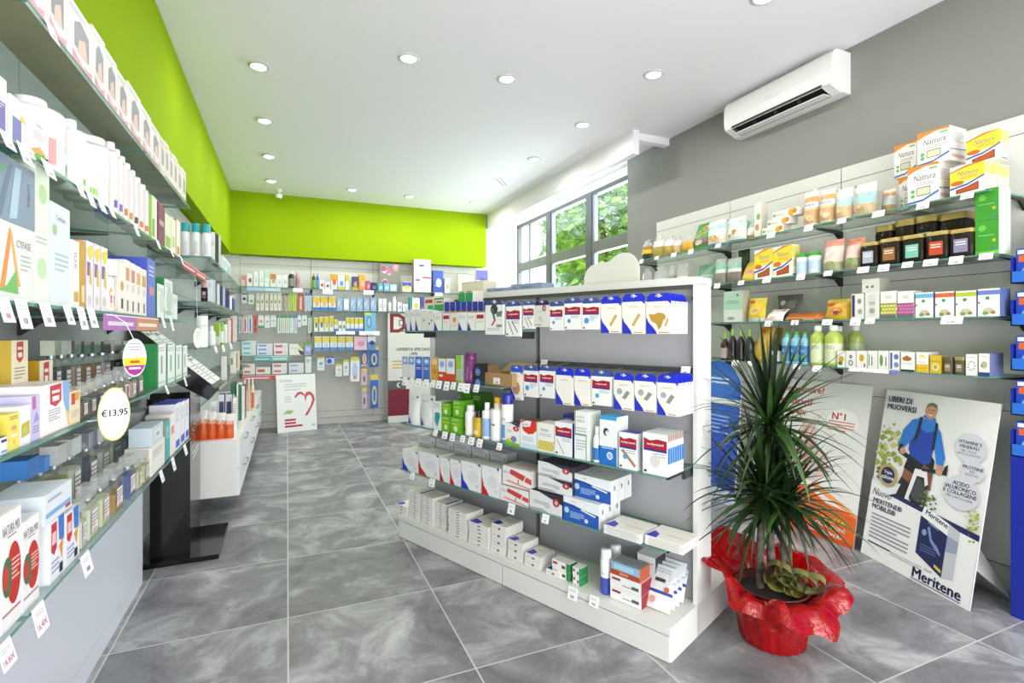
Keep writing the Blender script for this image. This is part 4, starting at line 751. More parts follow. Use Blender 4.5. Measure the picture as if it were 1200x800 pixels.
row(GON, .787, PE, W_, [
    (753, 783, 508, tb, 'red banner plaster box', {'rep': 6, 'gap': .004}), (725, 747, 507, B('#f0f0f2', '#dcdcdd', '#33408c', d=.07, art=redlogo(extra=[('P', [(.1, .5), (.25, .54), (.95, .14), (.85, .08)], '#b4805a'), ('C', .35, .34, .12, '#3f9ad6')]), name='plaster_box'), 'red banner box, brown strip'),
    (702.5, 723, 488, B('#eef0f2', '#e0e4e8', '#3a9cd8', d=.1, art=[('R', 0, 0, 1, .38, '#1f6cc2'), ('R', 0, .93, 1, 1, '#3a9cd8'), ('C', .38, .68, .16, '#333', .08), ('C', .44, .66, .1, '#e8e8e8', .05), ('C', .6, .2, .18, '#dce8f4', .08), ('C', .6, .2, .13, '#9ab8da', .055), LN_(.34, 1, '#a8c8ee')]), 'white and blue lens box'),
    (692.5, 702, 500, BT('#f0f2f2', '#f4f4f2', label='#2a78c8', art=[('R', .2, .8, .8, 1, '#e8eef4')], neck=.5, sh=.62, caph=.2), 'small white blue saline bottle'), (673, 690.5, 482, ax, 'tall white box, green line'),
    (650, 671, 495, B('#f0f0f2', '#26358c', '#dcdcdd', d=.08, art=redlogo(extra=[('P', [(.1, .46), (.14, .48), (.55, .08), (.5, .06)], '#aaa')]), name='plaster_box'), 'white box with red banner'), (629.5, 649.5, 496, B('#efeee8', '#dedcd2', d=.09, art=[('T', 'FEVER', .45, .76, .09, '#55555a'), ('P', [(.04, .06), (.96, .06), (.96, .36), (.04, .4)], '#e4da8c')]+[('C', .12+.15*i+.07*(j % 2), .12+.08*j, .055, '#c9b838') for i in range(6) for j in range(4)]+[LN_(.62, 2)]), 'white box, yellow honeycomb'),
    (609.5, 629, 493, B('#eef1f4', '#d9dce0', '#7a4a3a', d=.09, art=[('P', [(0, .98), (.2, .62), (.5, .52), (.8, .56), (1, .7), (1, 1), (.7, 1), (.6, .8), (.4, .78), (.3, 1)], '#d8341e'), ('C', .3, .86, .24, '#e6e8ee', .1), ('T', "Noc's", .3, .86, .08, '#33407a'), LN_(.4, 3), ('R', 0, 0, 1, .18, '#cfe2f2')]), 'white box, red swoosh'),
    (591.5, 609, 496, B('#f0efec', '#dcdad4', '#4a2c3a', d=.09, art=[('P', [(.4, 1), (1, 1), (1, .86)], '#33284e'), ('C', .76, .78, .2, '#c83a44', .12), ('T', '+', .76, .78, .12, '#fff', {'bold': .03}), ('C', .6, .3, .2, '#7a80a8', .14), ('P', [(0, 0), (1, 0), (1, .12), (0, .2)], '#7ab83a'), ('C', .25, .22, .14, '#e0c830', .08), LN_(.66, 2, x1=.5)]), 'white box, flowers and puppy'),
    (584.5, 595, 462, CAN('#eef0f4', '#1c2f96', '#5f9adc', art=[('T', 'ICA', .5, .62, .07, '#666a70'), ('R', .3, .1, .7, .14, '#dde8f4')], caph=.2), 'aerosol can, navy cap'),
    (571, 583.5, 466, BT('#f2f1ee', '#e0a420', art=[('R', .32, .6, .44, .7, '#8c2030'), ('R', .52, .6, .64, .7, '#8c2030'), LN_(.5, 3)], neck=.5, sh=.68, caph=.26, capw=.5), 'white flask, amber cap'), (562, 571, 472, BT('#eef0f2', '#f2f2f0', label='#8fb2dc', neck=.45, caph=.18), 'white flask, blue label'),
    (552, 561, 481, BT('#c9a012', '#1a1a1c', label='#d8b41e', neck=.5, sh=.7, caph=.28, art=[('R', .3, .1, .75, .4, '#e6d8b0')], name='spray_bottle'), 'yellow bottle, black spray top'), (542, 551, 475, BT('#f0eeea', '#e4e6e4', art=[('R', .2, .1, .4, .4, '#c8302c'), LN_(.9, 4)], neck=.65, caph=.18), 'white bottle, red mark'),
    (528, 540, 489, green, 'lime green box'), (517.5, 527.5, 487, green, 'bright lime green box'), (508, 517, 470, B('#eef0ee', '#d8dedb', '#e0e6e2', d=.1, art=[('P', [(.15, .3), (.5, .1), (.9, .5), (.75, .62), (.2, .6)], '#2f9a94'), LN_(.9, 3)]), 'white box, teal brush mark')])
row(GON, GON.z(534, 489)+.001, PE, 'on lime green box, '+CD, [(530.5, 541, 469, green, 'upper lime green box')])
row(GON, GON.z(522, 487)+.001, PE, 'on bright green box, '+CD, [(517.5, 527.5, 472, green, 'upper bright green box')])
row(GON, .787, PE, 'rear row, third shelf, '+CD, [(681, 694, 488, B('#2c3f9c', '#26358c', d=.08, art=[LN_(.8, 1, '#aab')]), 'navy box'), (660, 676, 486, B('#2c3f9c', '#26358c', d=.08, art=[('R', .1, .8, .6, .9, '#9aa4dc')]), 'navy plaster box'), (553, 564, 461, B('#3f7a1a', '#356a14', d=.1, art=[LN_(.9, 2, '#a8c888')]), 'dark green box'), (540.5, 552, 460, B('#4d8f1c', '#3f7a1a', d=.1, art=[('R', .1, .5, .9, .56, '#b8d070')]), 'mid green box')], t=.14)
for i, (p0, p1) in enumerate(((488.5, 505), (474, 487.5))):
    a0, a1 = GON.at(p0)[0], GON.at(p1)[0]; w = abs(a1-a0); o, d = BAG([(1, '#ecebed')], d=.05, art=[('P', [(.08, .02), (.45, .02), (.3, .14), (.14, .28)], '#2337b4'), ('P', [(.7, .9), (.9, .92), (.86, .84)], '#2a2f8c'), LN_(.8, 1, x1=.6)], name='cotton_pouch')(w, .21)
    put(o, d, GON, (a0+a1)/2, .012, .787); tag(o, f'white cotton wool pouch, blue corner, {("inner" if i == 0 else "outermost")} of the pair, third far shelf, centre display', 'pouch')
tags(GON, .787, PE, W_, [586, 563, 553, 543, 531, 522, 511], w=.045, h=.038)
# lowest glass shelf
W_ = 'lowest glass shelf, '+CD
ml = lambda c, d=.1: B('#efeef0', '#d6d5d4', '#dedddc', d=d, art=corner(c), name='gauze_box')
syr = B('#eceef2', '#dcdcdc', '#e2e2e0', d=.062, art=[('P', [(0, 0), (1, 0), (1, .46), (.6, .54), (.3, .64), (0, .68)], '#2058b4'), ('P', [(0, .68), (.3, .64), (.6, .54), (1, .46), (1, .54), (.6, .62), (.3, .72), (0, .76)], '#17408c'), ('P', [(.5, .58), (.9, .44), (.92, .5), (.52, .63)], '#e8eef6'), LN_(.4, 4, '#a8c4ea', .2, .6, .07), ('C', .1, .45, .07, '#b8d0ee'), ('C', .66, .2, .05, '#cfe0f4'), ('T', 'siringhe', .3, .86, .07, '#8a9098')], sart=[('R', .45, .55, .6, .75, '#555'), ('R', .3, .1, .34, .9, '#c4c4c4')], name='syringe_box')
blk = B('#e3e4e6', '#33283a', '#30263c', d=.14, art=[('P', [(.3, 1), (1, 1), (1, .62)], '#33283e'), ('C', .82, .66, .1, '#b8343e', .2), ('T', '+', .82, .66, .22, '#fff', {'bold': .03}), ('P', [(0, .0), (1, .0), (1, .1), (.6, .06), (.4, .2), (0, .14)], '#a9acb0'), ('C', .56, .42, .09, '#c6c8cc', .16), LN_(.5, 2, '#9a9ca2', .12, .5, .1)], name='bandage_box')
nocs = B('#efe9ea', '#cfcac4', '#e9d8d4', d=.14, art=[('P', [(.3, .9), (.8, .7), (.72, .4), (.2, .66)], '#c8443c'), ('P', [(.82, .66), (1, .58), (1, .3), (.76, .4)], '#d84a40'), ('C', .14, .7, .12, '#e8e8ee', .2), ('T', "Noc's", .14, .7, .14, '#2a357a'), ('P', [(.1, .2), (1, .0), (1, .1), (.2, .3)], '#e89a94'), ('R', .54, .2, .57, .42, '#50505a')], name='bandage_box')
row(GON, .47, PE, W_, [
    (660, 702, 594, syr, 'blue syringe box', {'h': .118, 'rep': 2}), (620.5, 659, 578, blk, 'white box, red cross', {}), (586, 619.5, 572, nocs, 'red and white bandage box'),
    (564.5, 585.5, 547, ml('#c8202c'), 'white gauze box, red corner'), (540.5, 563.5, 542, ml('#2236c4'), 'white gauze box, blue corner'), (527.5, 540, 539, ml('#c8202c'), 'slim gauze box, red corner'), (515.5, 527, 537, ml('#c8202c'), 'slimmer gauze box, red corner'), (490.5, 515, 531, ml('#c8202c', .12), 'wide gauze box, red corner'), (471.5, 490, 528, ml('#2236c4', .12), 'end gauze box, blue corner')])
row(GON, .47+.118+.001, PE, 'on the blue syringe box, '+CD, [(672, 716, 0, syr, 'upper blue syringe box', {'h': .112, 't': .05, 'rep': 2})], t=.05)
row(GON, GON.z(640, 578)+.001, PE, 'stack over red cross box, '+CD, [(630.5, 671, 0, blk, 'white box, red cross', {'h': .075, 'up': 1})], t=.03)
row(GON, GON.z(603, 572)+.001, PE, 'on the red bandage box, '+CD, [(589, 623, 549, nocs, 'upper red and white box')], t=.02)
gb = B('#d6d6d8', '#c2c2c4', d=.09, art=[LN_(.75, 2, '#a8a8ac', .08, .7, .3), ('R', .85, .2, .92, .5, '#8a8a8e')], name='gauze_box')
row(GON, .47, PE, 'rear stacks, lowest shelf, '+CD, [(667, 709, 0, B('#cfd0d4', '#bfc0c4', d=.08, art=[LN_(.8, 2)], name='syringe_box'), 'pale grey box', {'h': .1, 'up': 1, 't': .212})]+[(574-i*21, 593.5-i*21, 0, gb, 'grey white gauze box', {'h': .05, 'up': 3 if i != 2 else 4}) for i in range(5)], t=.19)
flatp = B('#eeebe8', '#dfdcd8', '#efe9e2', d=.16, art=[('L', .1, .7, .9, 3, '#c9c5c0', .25)], name='gauze_packet')
for i, (p0, p1, t_) in enumerate(((754, 802, .02), (706, 752, .0))):
    a0, a1 = GON.at(p0, t_)[0], GON.at(p1, t_)[0]; w = abs(a1-a0)*.93
    for q in range(2):
        o, d = flatp(w, .02)
        m = Mb(); m.poly([(-w/2+.002, -d/2+.002, .0206), (-w/2+w*.3, -d/2+.002, .0206), (-w/2+w*.26, -d/2+.05, .0206), (-w/2+.012, -d/2+.075, .0206)], '#3a38c0'); m.poly([(-w*.1, -.02, .0206), (w*.4, -.02, .0206), (w*.4, -.014, .0206), (-w*.1, -.014, .0206)], '#d8b8a8'); m.build('printed_corner', o)
        put(o, d, GON, (a0+a1)/2, t_, .47+q*.0215); tag(o, f'flat white gauze packet, {("lower", "upper")[q]}, {ORD[i]} pile from plant end, lowest glass shelf', 'gauze packet')
tags(GON, .47, PE, W_, [640, 600, 507, 484], w=.05, h=.045)
# goods on the base
Wb = 'base of '+CD
flat = B('#e9e6e2', '#dcd9d4', '#f0ece4', d=.13, art=[('R', .45, .3, .6, .6, '#55555a'), ('R', .1, .45, .35, .55, '#c9c6c2')], name='gauze_carton')
bluetop = lambda o, w, d, h: None
def piles(items):
    for i, (px0, px1, t_, hh, n, look, blue, dd) in enumerate(items):
        a0, a1 = GON.at(px0, t_)[0], GON.at(px1, t_)[0]; w = abs(a1-a0)*.96
        for q in range(n):
            mk = B('#e9e6e2', '#dcd9d4', '#f0ece4', d=dd, art=[('R', .45, .3, .6, .6, '#55555a'), ('R', .1, .45, .35, .55, '#c9c6c2')], name='gauze_carton'); o, d = mk(w, hh)
            if blue and q == n-1:
                m = Mb(); e = .0006
                if blue == 1: m.poly([(-w/2+.003, -d/2+.003, hh+e), (-w*.08, -d/2+.003, hh+e), (-w*.02, -d/2+.04, hh+e), (-w/2+.01, -d/2+.06, hh+e)], '#2d35b8')
                else: m.poly([(w*.3, -d/2+.02, hh+e), (w/2-.002, -d/2+.002, hh+e), (w/2-.002, d/2-.01, hh+e), (w*.34, d/2-.01, hh+e)], '#2450b0')
                m.poly([(-w*.2, d*.05, hh+e), (w*.25, d*.05, hh+e), (w*.25, d*.1, hh+e), (-w*.2, d*.1, hh+e)], '#d9c8a4'); m.build('printed_corner', o)
            put(o, d, GON, (a0+a1)/2+((q*37) % 7-3)*.0008, t_+((q*13) % 5-2)*.0008, .15+q*(hh+.0008))
            g = f'{look}s, {ORD[i]} pile from {PE}, {Wb}'
            tag(o, f'{look}, {"top of" if q == n-1 else "lying in"} {ORD[i]} pile from {PE}, {Wb[:4]}', 'box', g)
piles([(640, 657, .03, .03, 1, 'white gauze carton', 1, .12), (615, 634, .03, .034, 2, 'white gauze carton', 1, .12), (595, 613, .03, .035, 3, 'white gauze carton', 1, .13), (575, 593, .03, .04, 4, 'thick white gauze carton', 1, .14), (549, 573, .02, .021, 6, 'broad white gauze carton', 1, .2), (525, 547, .02, .0155, 10, 'slim white gauze carton', 0, .14), (509, 523, .04, .0155, 10, 'slim white gauze carton', 2, .14), (494, 507.5, .03, .0155, 11, 'slim white gauze carton', 0, .14), (479, 492.5, .03, .0155, 11, 'slim white gauze carton', 2, .14), (463.5, 477, .02, .02, 3, 'low white gauze carton', 1, .14)])
gc = B('#eeeceb', '#2f8a4a', '#e9e6e4', d=.06, art=[('R', .05, .5, .3, .8, '#b03a3a'), ('R', .55, .25, .75, .6, '#44444a'), ('R', .8, 0, 1, 1, '#2f8a4a')], name='medicine_box')
row(GON, .15, PE, Wb, [(671, 681, 0, gc, 'white box, green end', {'h': .042, 'up': 1}), (647, 668, 0, gc, 'wide white box, green end', {'h': .042, 'up': 1})], t=.04)
mb2 = B('#efeeee', '#8c2030', '#e2e0de', d=.1, art=[('R', .06, .62, .34, .8, '#8a2438'), ('R', .4, .3, .7, .4, '#aaa'), ('R', .7, .3, .92, .55, '#55555a')])
row(GON, .15, PE, Wb, [(715, 752, 0, mb2, 'white box, maroon end', {'h': .058, 'up': 1, 't': .05}), (700.5, 712.5, 645, CAN('#eef0f4', '#f4f4f4', '#4656b4', art=[('T', 'Spray', .5, .6, .06, '#6a74a8')], caph=.2), 'white spray can, blue foot', {'t': .05}), (712, 724, 640, CAN('#d9dcde', '#e4e6e6', art=[LN_(.6, 4)], caph=.2), 'grey white spray can', {'t': .17})], t=.05, n0=1)
row(GON, .15+2*.0586+.001, PE, 'on maroon ended boxes, '+CD, [(716, 750, 0, B('#8fb8d4', '#b8542e', '#8a8e94', d=.09, art=[('R', 0, 0, 1, .4, '#b4482a'), ('R', .1, .5, .8, .85, '#a9cfe8'), ('R', .3, .1, .6, .3, '#d88a70')]), 'blue and rust box', {'h': .06})], t=.05)
row(GON, .15, PE, 'rear of the base, '+CD, [(745, 768, 0, B('#d9d8da', '#26262a', '#cfcfd0', d=.1, art=[('R', .1, .3, .9, .36, '#444'), ('R', 0, 0, .06, 1, '#26262a')]), 'white and black box', {'h': .05, 'up': 3})], t=.16)
# glove packets leaning at the end of the base
for i in range(4):
    o, d = BAG([(.36, '#f1f0f0'), (.44, '#3b4a9c'), (1, '#dfe2e6')], d=.018, art=[('R', .35, .62, .7, .7, '#3a3e48'), ('C', .8, .48, .08, '#c85a50'), LN_(.9, 2, '#b8bcc4'), ('C', .4, .2, .1, '#e0a8a0')], name='bandage_packet', top=.05)(.15, .19)
    a = -.125; o.location = GON.pt(a, .1+i*.045, .152); o.rotation_euler = (math.radians(-28), 0, GA); o.rotation_mode = 'XYZ'
    tag(o, f'white and blue bandage packet leaning on the base end of centre display, {ORD[i]} in line', 'packet', 'leaning bandage packets')
tags(GON, .154, PE, Wb, [697, 672], w=.06, h=.05, t=-.003)
# goods on top of the display
o = B('#8e9cb8', '#7f8eac', '#a4b0c8', d=.12, art=[('R', .3, .3, .7, .55, '#66749a'), ('R', .05, .3, .2, .5, '#66749a')], name='flat_box')
row(GON, 1.668, PE, 'top of '+CD, [(598.5, 635, 332, o, 'long slate blue box'), (570.5, 597.5, 337, o, 'lower slate blue box')], t=.29)
row(GON, 1.668, PE, 'top of '+CD, [(541, 567, 329.5, B('#e2ddc6', '#d2cdb8', '#ece7d2', d=.12, name='flat_box', art=[LN_(.9, 1)]), 'plain cream carton')], t=.3, n0=2)
# cloud shaped header board standing on the display
a0, a1 = GON.at(684, .34)[0], GON.at(748, .34)[0]; w = abs(a1-a0); zt = GON.z(727, 296, .34)-1.668
pts = [(0, 0), (0, .28), (.02, .42), (.06, .55), (.12, .66), (.2, .72), (.27, .73), (.34, .8), (.45, .86) if 0 else (.4, .74), (.5, .78), (.55, .86), (.62, .95), (.72, 1), (.82, .98), (.9, .88), (.96, .72), (1, .5), (1, 0)]
m = Mb(); P = [((x-.5)*w, z*zt) for x, z in pts]; th = .012
m.poly([(x, -th/2, z) for x, z in P[::-1]], '#d9d7ce'); m.poly([(x, th/2, z) for x, z in P], '#d9d7ce')
for i in range(len(P)): j = (i+1) % len(P); m.poly([(P[i][0], -th/2, P[i][1]), (P[j][0], -th/2, P[j][1]), (P[j][0], th/2, P[j][1]), (P[i][0], th/2, P[i][1])], '#c9c7be')
o = m.build('header_board', None, GON.pt((a0+a1)/2, .35, 1.668), GA); one(-w/2, -.03, 0, w/2, .03, .004, '#c9c7be').build('foot', o)
tag(o, 'cream cloud-shaped cardboard header standing on top of centre display', 'sign')
tags(GON, 1.578, PE, 'upper hook rail, '+CD, [796], t=.272, w=.05, h=.036); tags(GON, 1.245, PE, 'lower hook rail, '+CD, [804, 638], t=.272, w=.05, h=.036)
# ---------------------------------------------------------------- food on the grey wall side
BD = 'blue display end'; FS = 'food shelf'
no = B('#f2f0ec', '#e4e0da', '#dd8420', d=.16, art=nattura('#e08a24', '#d9d8b8', '#3f68b8'), name='cereal_box', sart=[LN_(.8, 5, '#b0a8b8'), ('P', [(0, .3), (1, .36), (1, .4), (0, .34)], '#8a84c0'), ('R', .1, .1, .9, .2, '#c8a0a0')])
ny = B('#f3efe4', '#efe8d0', '#f4f0e6', d=.075, art=nattyel(), name='rice_box', sart=[('R', 0, .6, 1, .96, '#e9d878'), LN_(.5, 4, '#d8a070'), ('R', .1, .02, .9, .08, '#5a80c8')])
clrbag = lambda c, lab, d=.09: BAG([(.5, c), (.62, lab), (.8, '#ece4d8'), (1, 'clear')], d=d, gather=True)
waf = BAG([(.1, '#e8dcc8'), (.46, '#cda877'), (.5, '#e0c49a'), (.66, '#f0ecea'), (.78, '#e8a05a'), (.9, '#f0e6da'), (1, 'clear')], d=.1, art=[('T', 'Nattura', .5, .58, .09, '#6a649a', {'mw': .7, 'shear': .2}), ('C', .35, .3, .2, '#d9bd92', .08), ('C', .65, .22, .2, '#e0c8a0', .08)], name='rice_cake_bag')
teal = BAG([(.06, '#4f78b0'), (.4, '#e2d8c6'), (.62, '#eceae2'), (.86, '#a9cfc6'), (1, '#d9dcd4')], d=.09, art=[('C', .45, .32, .24, '#c89a58', .1), ('C', .6, .24, .2, '#d4ae74', .08), ('P', [(.05, .06), (.9, .18), (.9, .22), (.05, .1)], '#4f78c0'), LN_(.72, 2, '#7aa8a0')])
W_ = 'top '+FS+', grey wall side'
row(RIGHT, 2.132, BD, W_, [
    (1154, 1113, 183, ny, 'yellow and white rice box', {'rep': 2, 'gap': .004, 'h': .155}), (1100.5, 1063.5, 193, no, 'orange topped cereal box'),
    (1022, 996, 214, BAG([(.08, '#d8c8b0'), (.36, '#cdb28a'), (.7, '#a8d0cc'), (.82, '#d9d4c4'), (1, '#efe8e0')], d=.1, art=[('P', [(.05, .1), (.9, .3), (.9, .35), (.05, .15)], '#5f7fc0'), ('C', .4, .3, .2, '#e0b884', .08), LN_(.66, 2, '#6fa09c')]), 'teal topped biscuit bag'), (994, 974.5, 220, BAG([(.1, '#e0d4c0'), (.4, '#d8b88a'), (.68, '#b4d4cc'), (1, '#efe8e0')], d=.1, art=[('P', [(.05, .1), (.9, .3), (.9, .35), (.05, .15)], '#5f7fc0'), ('C', .45, .3, .2, '#e6c494', .08)]), 'pale teal biscuit bag'),
    (973.5, 955.5, 218, waf, 'tall bag of rice cakes'), (954.5, 937, 221, waf, 'tall rice cake bag, orange band'),
    (918, 893, 269, B('#efece0', '#dcd8cc', d=.08, art=[('T', 'Nattura', .32, .5, .3, '#6a9a70', {'mw': .4, 'shear': .2}), ('C', .75, .5, .12, '#dca63c'), ('C', .88, .6, .09, '#c8882a'), ('C', .08, .5, .06, '#6db36a')], name='biscuit_box'), 'lowest flat biscuit box', {'h': .05}),
    (892, 884, 238, B('#ece6da', '#d8d0c0', d=.07, art=[('C', .6, .6, .3, '#8ab06a', .1), ('C', .4, .3, .3, '#c89060', .1)]), 'slim floral carton', {'t': .04}), (884, 871, 256, BAG([(.2, '#b08a3c'), (.6, '#e4e4dc'), (1, '#9cc4b4')], d=.08), 'small teal pouch', {'t': .06}),
    (870, 847, 254, BAG([(.08, '#6a88b8'), (.5, '#dedcd0'), (1, '#c2d6cc')], d=.1, art=[('P', [(.2, .3), (.5, .5), (.7, .46), (.6, .3), (.3, .16)], '#a8803c'), LN_(.8, 2, '#8fb0a4')]), 'pale green biscuit pouch'), (846.5, 825, 258, teal, 'teal pouch of biscuits'), (829, 809.5, 260, BAG([(.12, '#3f8a34'), (.4, '#7a6a5c'), (.55, '#5a9a3c'), (1, '#3c8a30')], d=.05, lean=.3, art=[('P', [(.3, .7), (.6, .9), (.8, .8), (.55, .5), (.4, .45)], '#e08a3a'), ('C', .45, .26, .24, '#c8bcae', .1)]), 'green pouch with orange picture', {'t': .05}),
    (808, 795.5, 274, BAG([(.5, '#d0a52c'), (.6, '#ddb84e'), (1, 'clear')], d=.09, gather=True), 'clear bag of yellow pasta'), (794, 786, 278, clrbag('#c6b078', '#e6e0d6'), 'clear bag of seeds'), (785.5, 775, 277, clrbag('#b89a44', '#ebe6dc'), 'clear bag of macaroni'), (774, 761.5, 277, clrbag('#a8964a', '#ebe6dc'), 'clear bag of shells'), (760, 749, 281, BAG([(.3, '#3a3a22'), (.5, '#d8b820'), (.62, '#a86a20'), (1, 'clear')], d=.09, gather=True), 'clear bag, yellow label')])
hs = RIGHT.z(905, 269)-2.132
bis = B('#efece0', '#dcd8cc', d=.08, art=[('T', 'Nattura', .32, .5, .3, '#6a9a70', {'mw': .4, 'shear': .2}), ('C', .75, .5, .12, '#dca63c'), ('C', .88, .6, .09, '#c8882a'), ('C', .08, .5, .06, '#6db36a')], name='biscuit_box')
row(RIGHT, 2.132+.0505, BD, 'stacked in middle, '+W_, [(926, 899, 0, bis, 'flat biscuit box', {'h': .05})]); row(RIGHT, 2.132+.101, BD, 'topmost of its stack, '+W_, [(935, 905, 0, bis, 'flat biscuit box', {'h': .05})])
z2 = 2.132+.156
row(RIGHT, z2, BD, 'on yellow boxes, '+W_, [(1173, 1132, 0, ny, 'upper yellow rice box', {'h': .155, 't': .06})], t=.06)
z3 = RIGHT.z(1082, 193)+.001
row(RIGHT, z3, BD, 'upper tier, '+W_, [(1113, 1074.5, 152, no, 'orange topped cereal box', {'t': .03})], t=.03)
row(RIGHT, 2.132, BD, 'rear, '+W_, [(1076, 1053, 206, no, 'orange cereal box', {'t': .18}), (1045, 1028.5, 221, BAG([(.35, '#b89a72'), (.7, '#d8e0dc'), (.85, '#dc9c5c'), (1, '#e8d8c0')], d=.09, name='food_pouch'), 'brown and orange pouch', {'t': .1})], t=.1, n0=1)
row(RIGHT, RIGHT.z(1064, 206, .18)+.001, BD, 'upper rear, '+W_, [(1074, 1047.5, 168, no, 'orange cereal box', {'t': .18})], t=.18)
tags(RIGHT, 2.132, BD, W_, [1134, 1082, 1030, 987, 948, 904, 842, 810, 790, 770, 752])
W_ = 'second '+FS+', grey wall side'
gj = lambda c: JAR('#3a332c', '#b49c58', c)
row(RIGHT, 1.807, BD, W_, [
    (1171, 1142.5, 258, B('#3f9a2c', '#d8e4d4', '#58b03c', d=.11, art=[('C', .3, .78, .17, '#6cc048'), ('R', 0, .0, 1, .1, '#6cc83c'), LN_(.55, 1, '#8cc878'), ('C', .8, .4, .08, '#c8b83a'), ('C', .8, .16, .07, '#4a78b8')], name='tea_box'), 'lower green tea box', {'t': .03}),
    (1140, 1111.5, 268, gj('#8f8aa8'), 'dark jar, lilac label'), (1110.5, 1083, 271, gj('#cc4a2c'), 'dark jar, red label'), (1081.5, 1055.5, 275, gj('#7cc4b0'), 'dark jar, mint label'), (1053.5, 1029.5, 279, gj('#a06a38'), 'dark jar, brown label'), (1027.5, 1006.5, 284, gj('#b4bac8'), 'dark jar, silver label'),
    (1006, 984.5, 278, BAG([(.1, '#b8a888'), (.34, '#9aa070'), (.8, '#ecc4b8'), (1, '#e08a70')], d=.11, lean=.1, art=[('C', .5, .28, .2, '#7aa04a', .06), LN_(.9, 1, '#c85a4a')]), 'pink pouch with green sprig'), (982.5, 959, 280, BAG([(.1, '#b8a888'), (.3, '#a8a880'), (.8, '#eccbc0'), (1, '#e0907a')], d=.11, lean=.05, art=[('C', .55, .26, .2, '#7aa04a', .06), ('C', .4, .55, .2, '#e8d0d0', .08)]), 'pink pouch, plain middle'),
    (957.5, 944, 295, BT(('#e9ece8'), '#2fa02c', label='#c2d6ea', neck=.8, sh=.78, caph=.2, capw=.86, art=[('R', .2, .0, .9, .2, '#f0f0ea')], name='sweetener_jar'), 'round jar, green lid'), (942.5, 930, 297, BT(('#e9ece8'), '#2fa02c', label='#c2d6ea', neck=.8, sh=.78, caph=.2, capw=.86, name='sweetener_jar'), 'round jar, bright green lid'),
    (928.5, 906, 288, ny, 'yellow soup box'), (905.5, 884, 292, ny, 'yellow white soup box'), (883.5, 866, 305, BAG([(.25, '#d8c43c'), (.6, '#d8a86a'), (1, '#d8b83c')], d=.06, lean=.5, art=[('C', .5, .5, .25, '#c8884a', .12)]), 'leaning yellow pouch'),
    (865, 848, 302, BAG([(.4, '#7a7468'), (.6, '#d8d8d0'), (.85, '#8ab8a4'), (1, '#a8a8a0')], d=.08, art=[LN_(.75, 2, '#e0e8e4')]), 'grey pouch, green band'), (847, 834, 303, BAG([(.4, '#8a8478'), (.6, '#d8d8d0'), (.85, '#8ab8a4'), (1, '#b0b0a8')], d=.08), 'slim grey pouch, green band'),
    (832, 812, 309, BAG([(.5, '#8fa89a'), (1, '#5a8a6c')], d=.09, lean=.2), 'dull green pouch'), (802, 789, 309, BAG([(.5, '#dcd8d0'), (1, 'clear')], d=.09), 'clear bag, white label'), (787, 780, 311, BAG([(.6, '#8a8880'), (1, 'clear')], d=.09), 'slim clear bag of seeds'), (779, 762, 312, BAG([(.5, '#d4d4d8'), (1, 'clear')], d=.09, gather=True), 'clear bag of white rice'), (760, 749, 314, BAG([(.5, '#d4d4dc'), (1, 'clear')], d=.09, gather=True), 'small bag of white rice')])
row(RIGHT, RIGHT.z(1156, 258, .03)+.001, BD, 'on the lower green one, '+W_, [(1171, 1142.5, 221, B('#3f9a2c', '#d8e4d4', '#58b03c', d=.11, art=[('C', .3, .72, .17, '#6cc048'), LN_(.5, 1, '#8cc878'), ('C', .8, .36, .08, '#c8b83a'), ('C', .8, .1, .07, '#4a78b8')], name='tea_box'), 'upper green tea box')], t=.03)
row(RIGHT, 1.807, BD, 'rear row, '+W_, [(1131, 1099, 249, gj('#c24a2a'), 'dark jar, rust label'), (1096.5, 1071.5, 252, gj('#7cc4b0'), 'dark jar, aqua label'), (1070.5, 1047, 257, gj('#9a6838'), 'dark jar, tan label'), (1044.5, 1024, 264, gj('#a4a8b8'), 'dark jar, grey label'), (928, 907, 296, B('#c8b030', '#b09a28', d=.06, art=[LN_(.8, 3, '#e8d880')], name='rice_box'), 'olive yellow box'), (876, 862, 292, BAG([(.5, '#3a4a24'), (1, '#2c3a1e')], d=.06, art=[('P', [(.1, .5), (.9, .7), (.9, .78), (.1, .58)], '#8a8a34')]), 'dark green pouch')], t=.14)
tags(RIGHT, 1.807, BD, W_, [1156, 1121, 1091, 1064, 1036, 1012, 971, 939, 899, 869, 841])
W_ = 'third '+FS+', grey wall side'
hb_ = lambda c, d=.08: B('#f1f0ea', '#5a6a9c', '#eeeeec', d=d, art=[('R', 0, .78, 1, .94, c), ('C', .45, .66, .1, '#4a9a4a'), ('C', .5, .2, .26, '#c9c4a8', .12), ('C', .35, .12, .14, '#7aa058', .07), ('C', .7, .14, .12, '#a87858', .06), ('C', .06, .5, .05, '#555')], name='herbal_tea_box')
hc_ = lambda c: B('#efeee9', '#dcdad4', d=.08, art=[('R', 0, .14, 1, .56, c), ('R', 0, 0, 1, .14, '#6a6c70'), LN_(.8, 2, x0=.3, x1=.7)]+[('C', .1+.2*i+.1*(j % 2), .22+.12*j, .1, '#d8d27a' if c[1] == '8' else '#c87aa8') for i in range(5) for j in range(3)], name='herbal_tea_box')
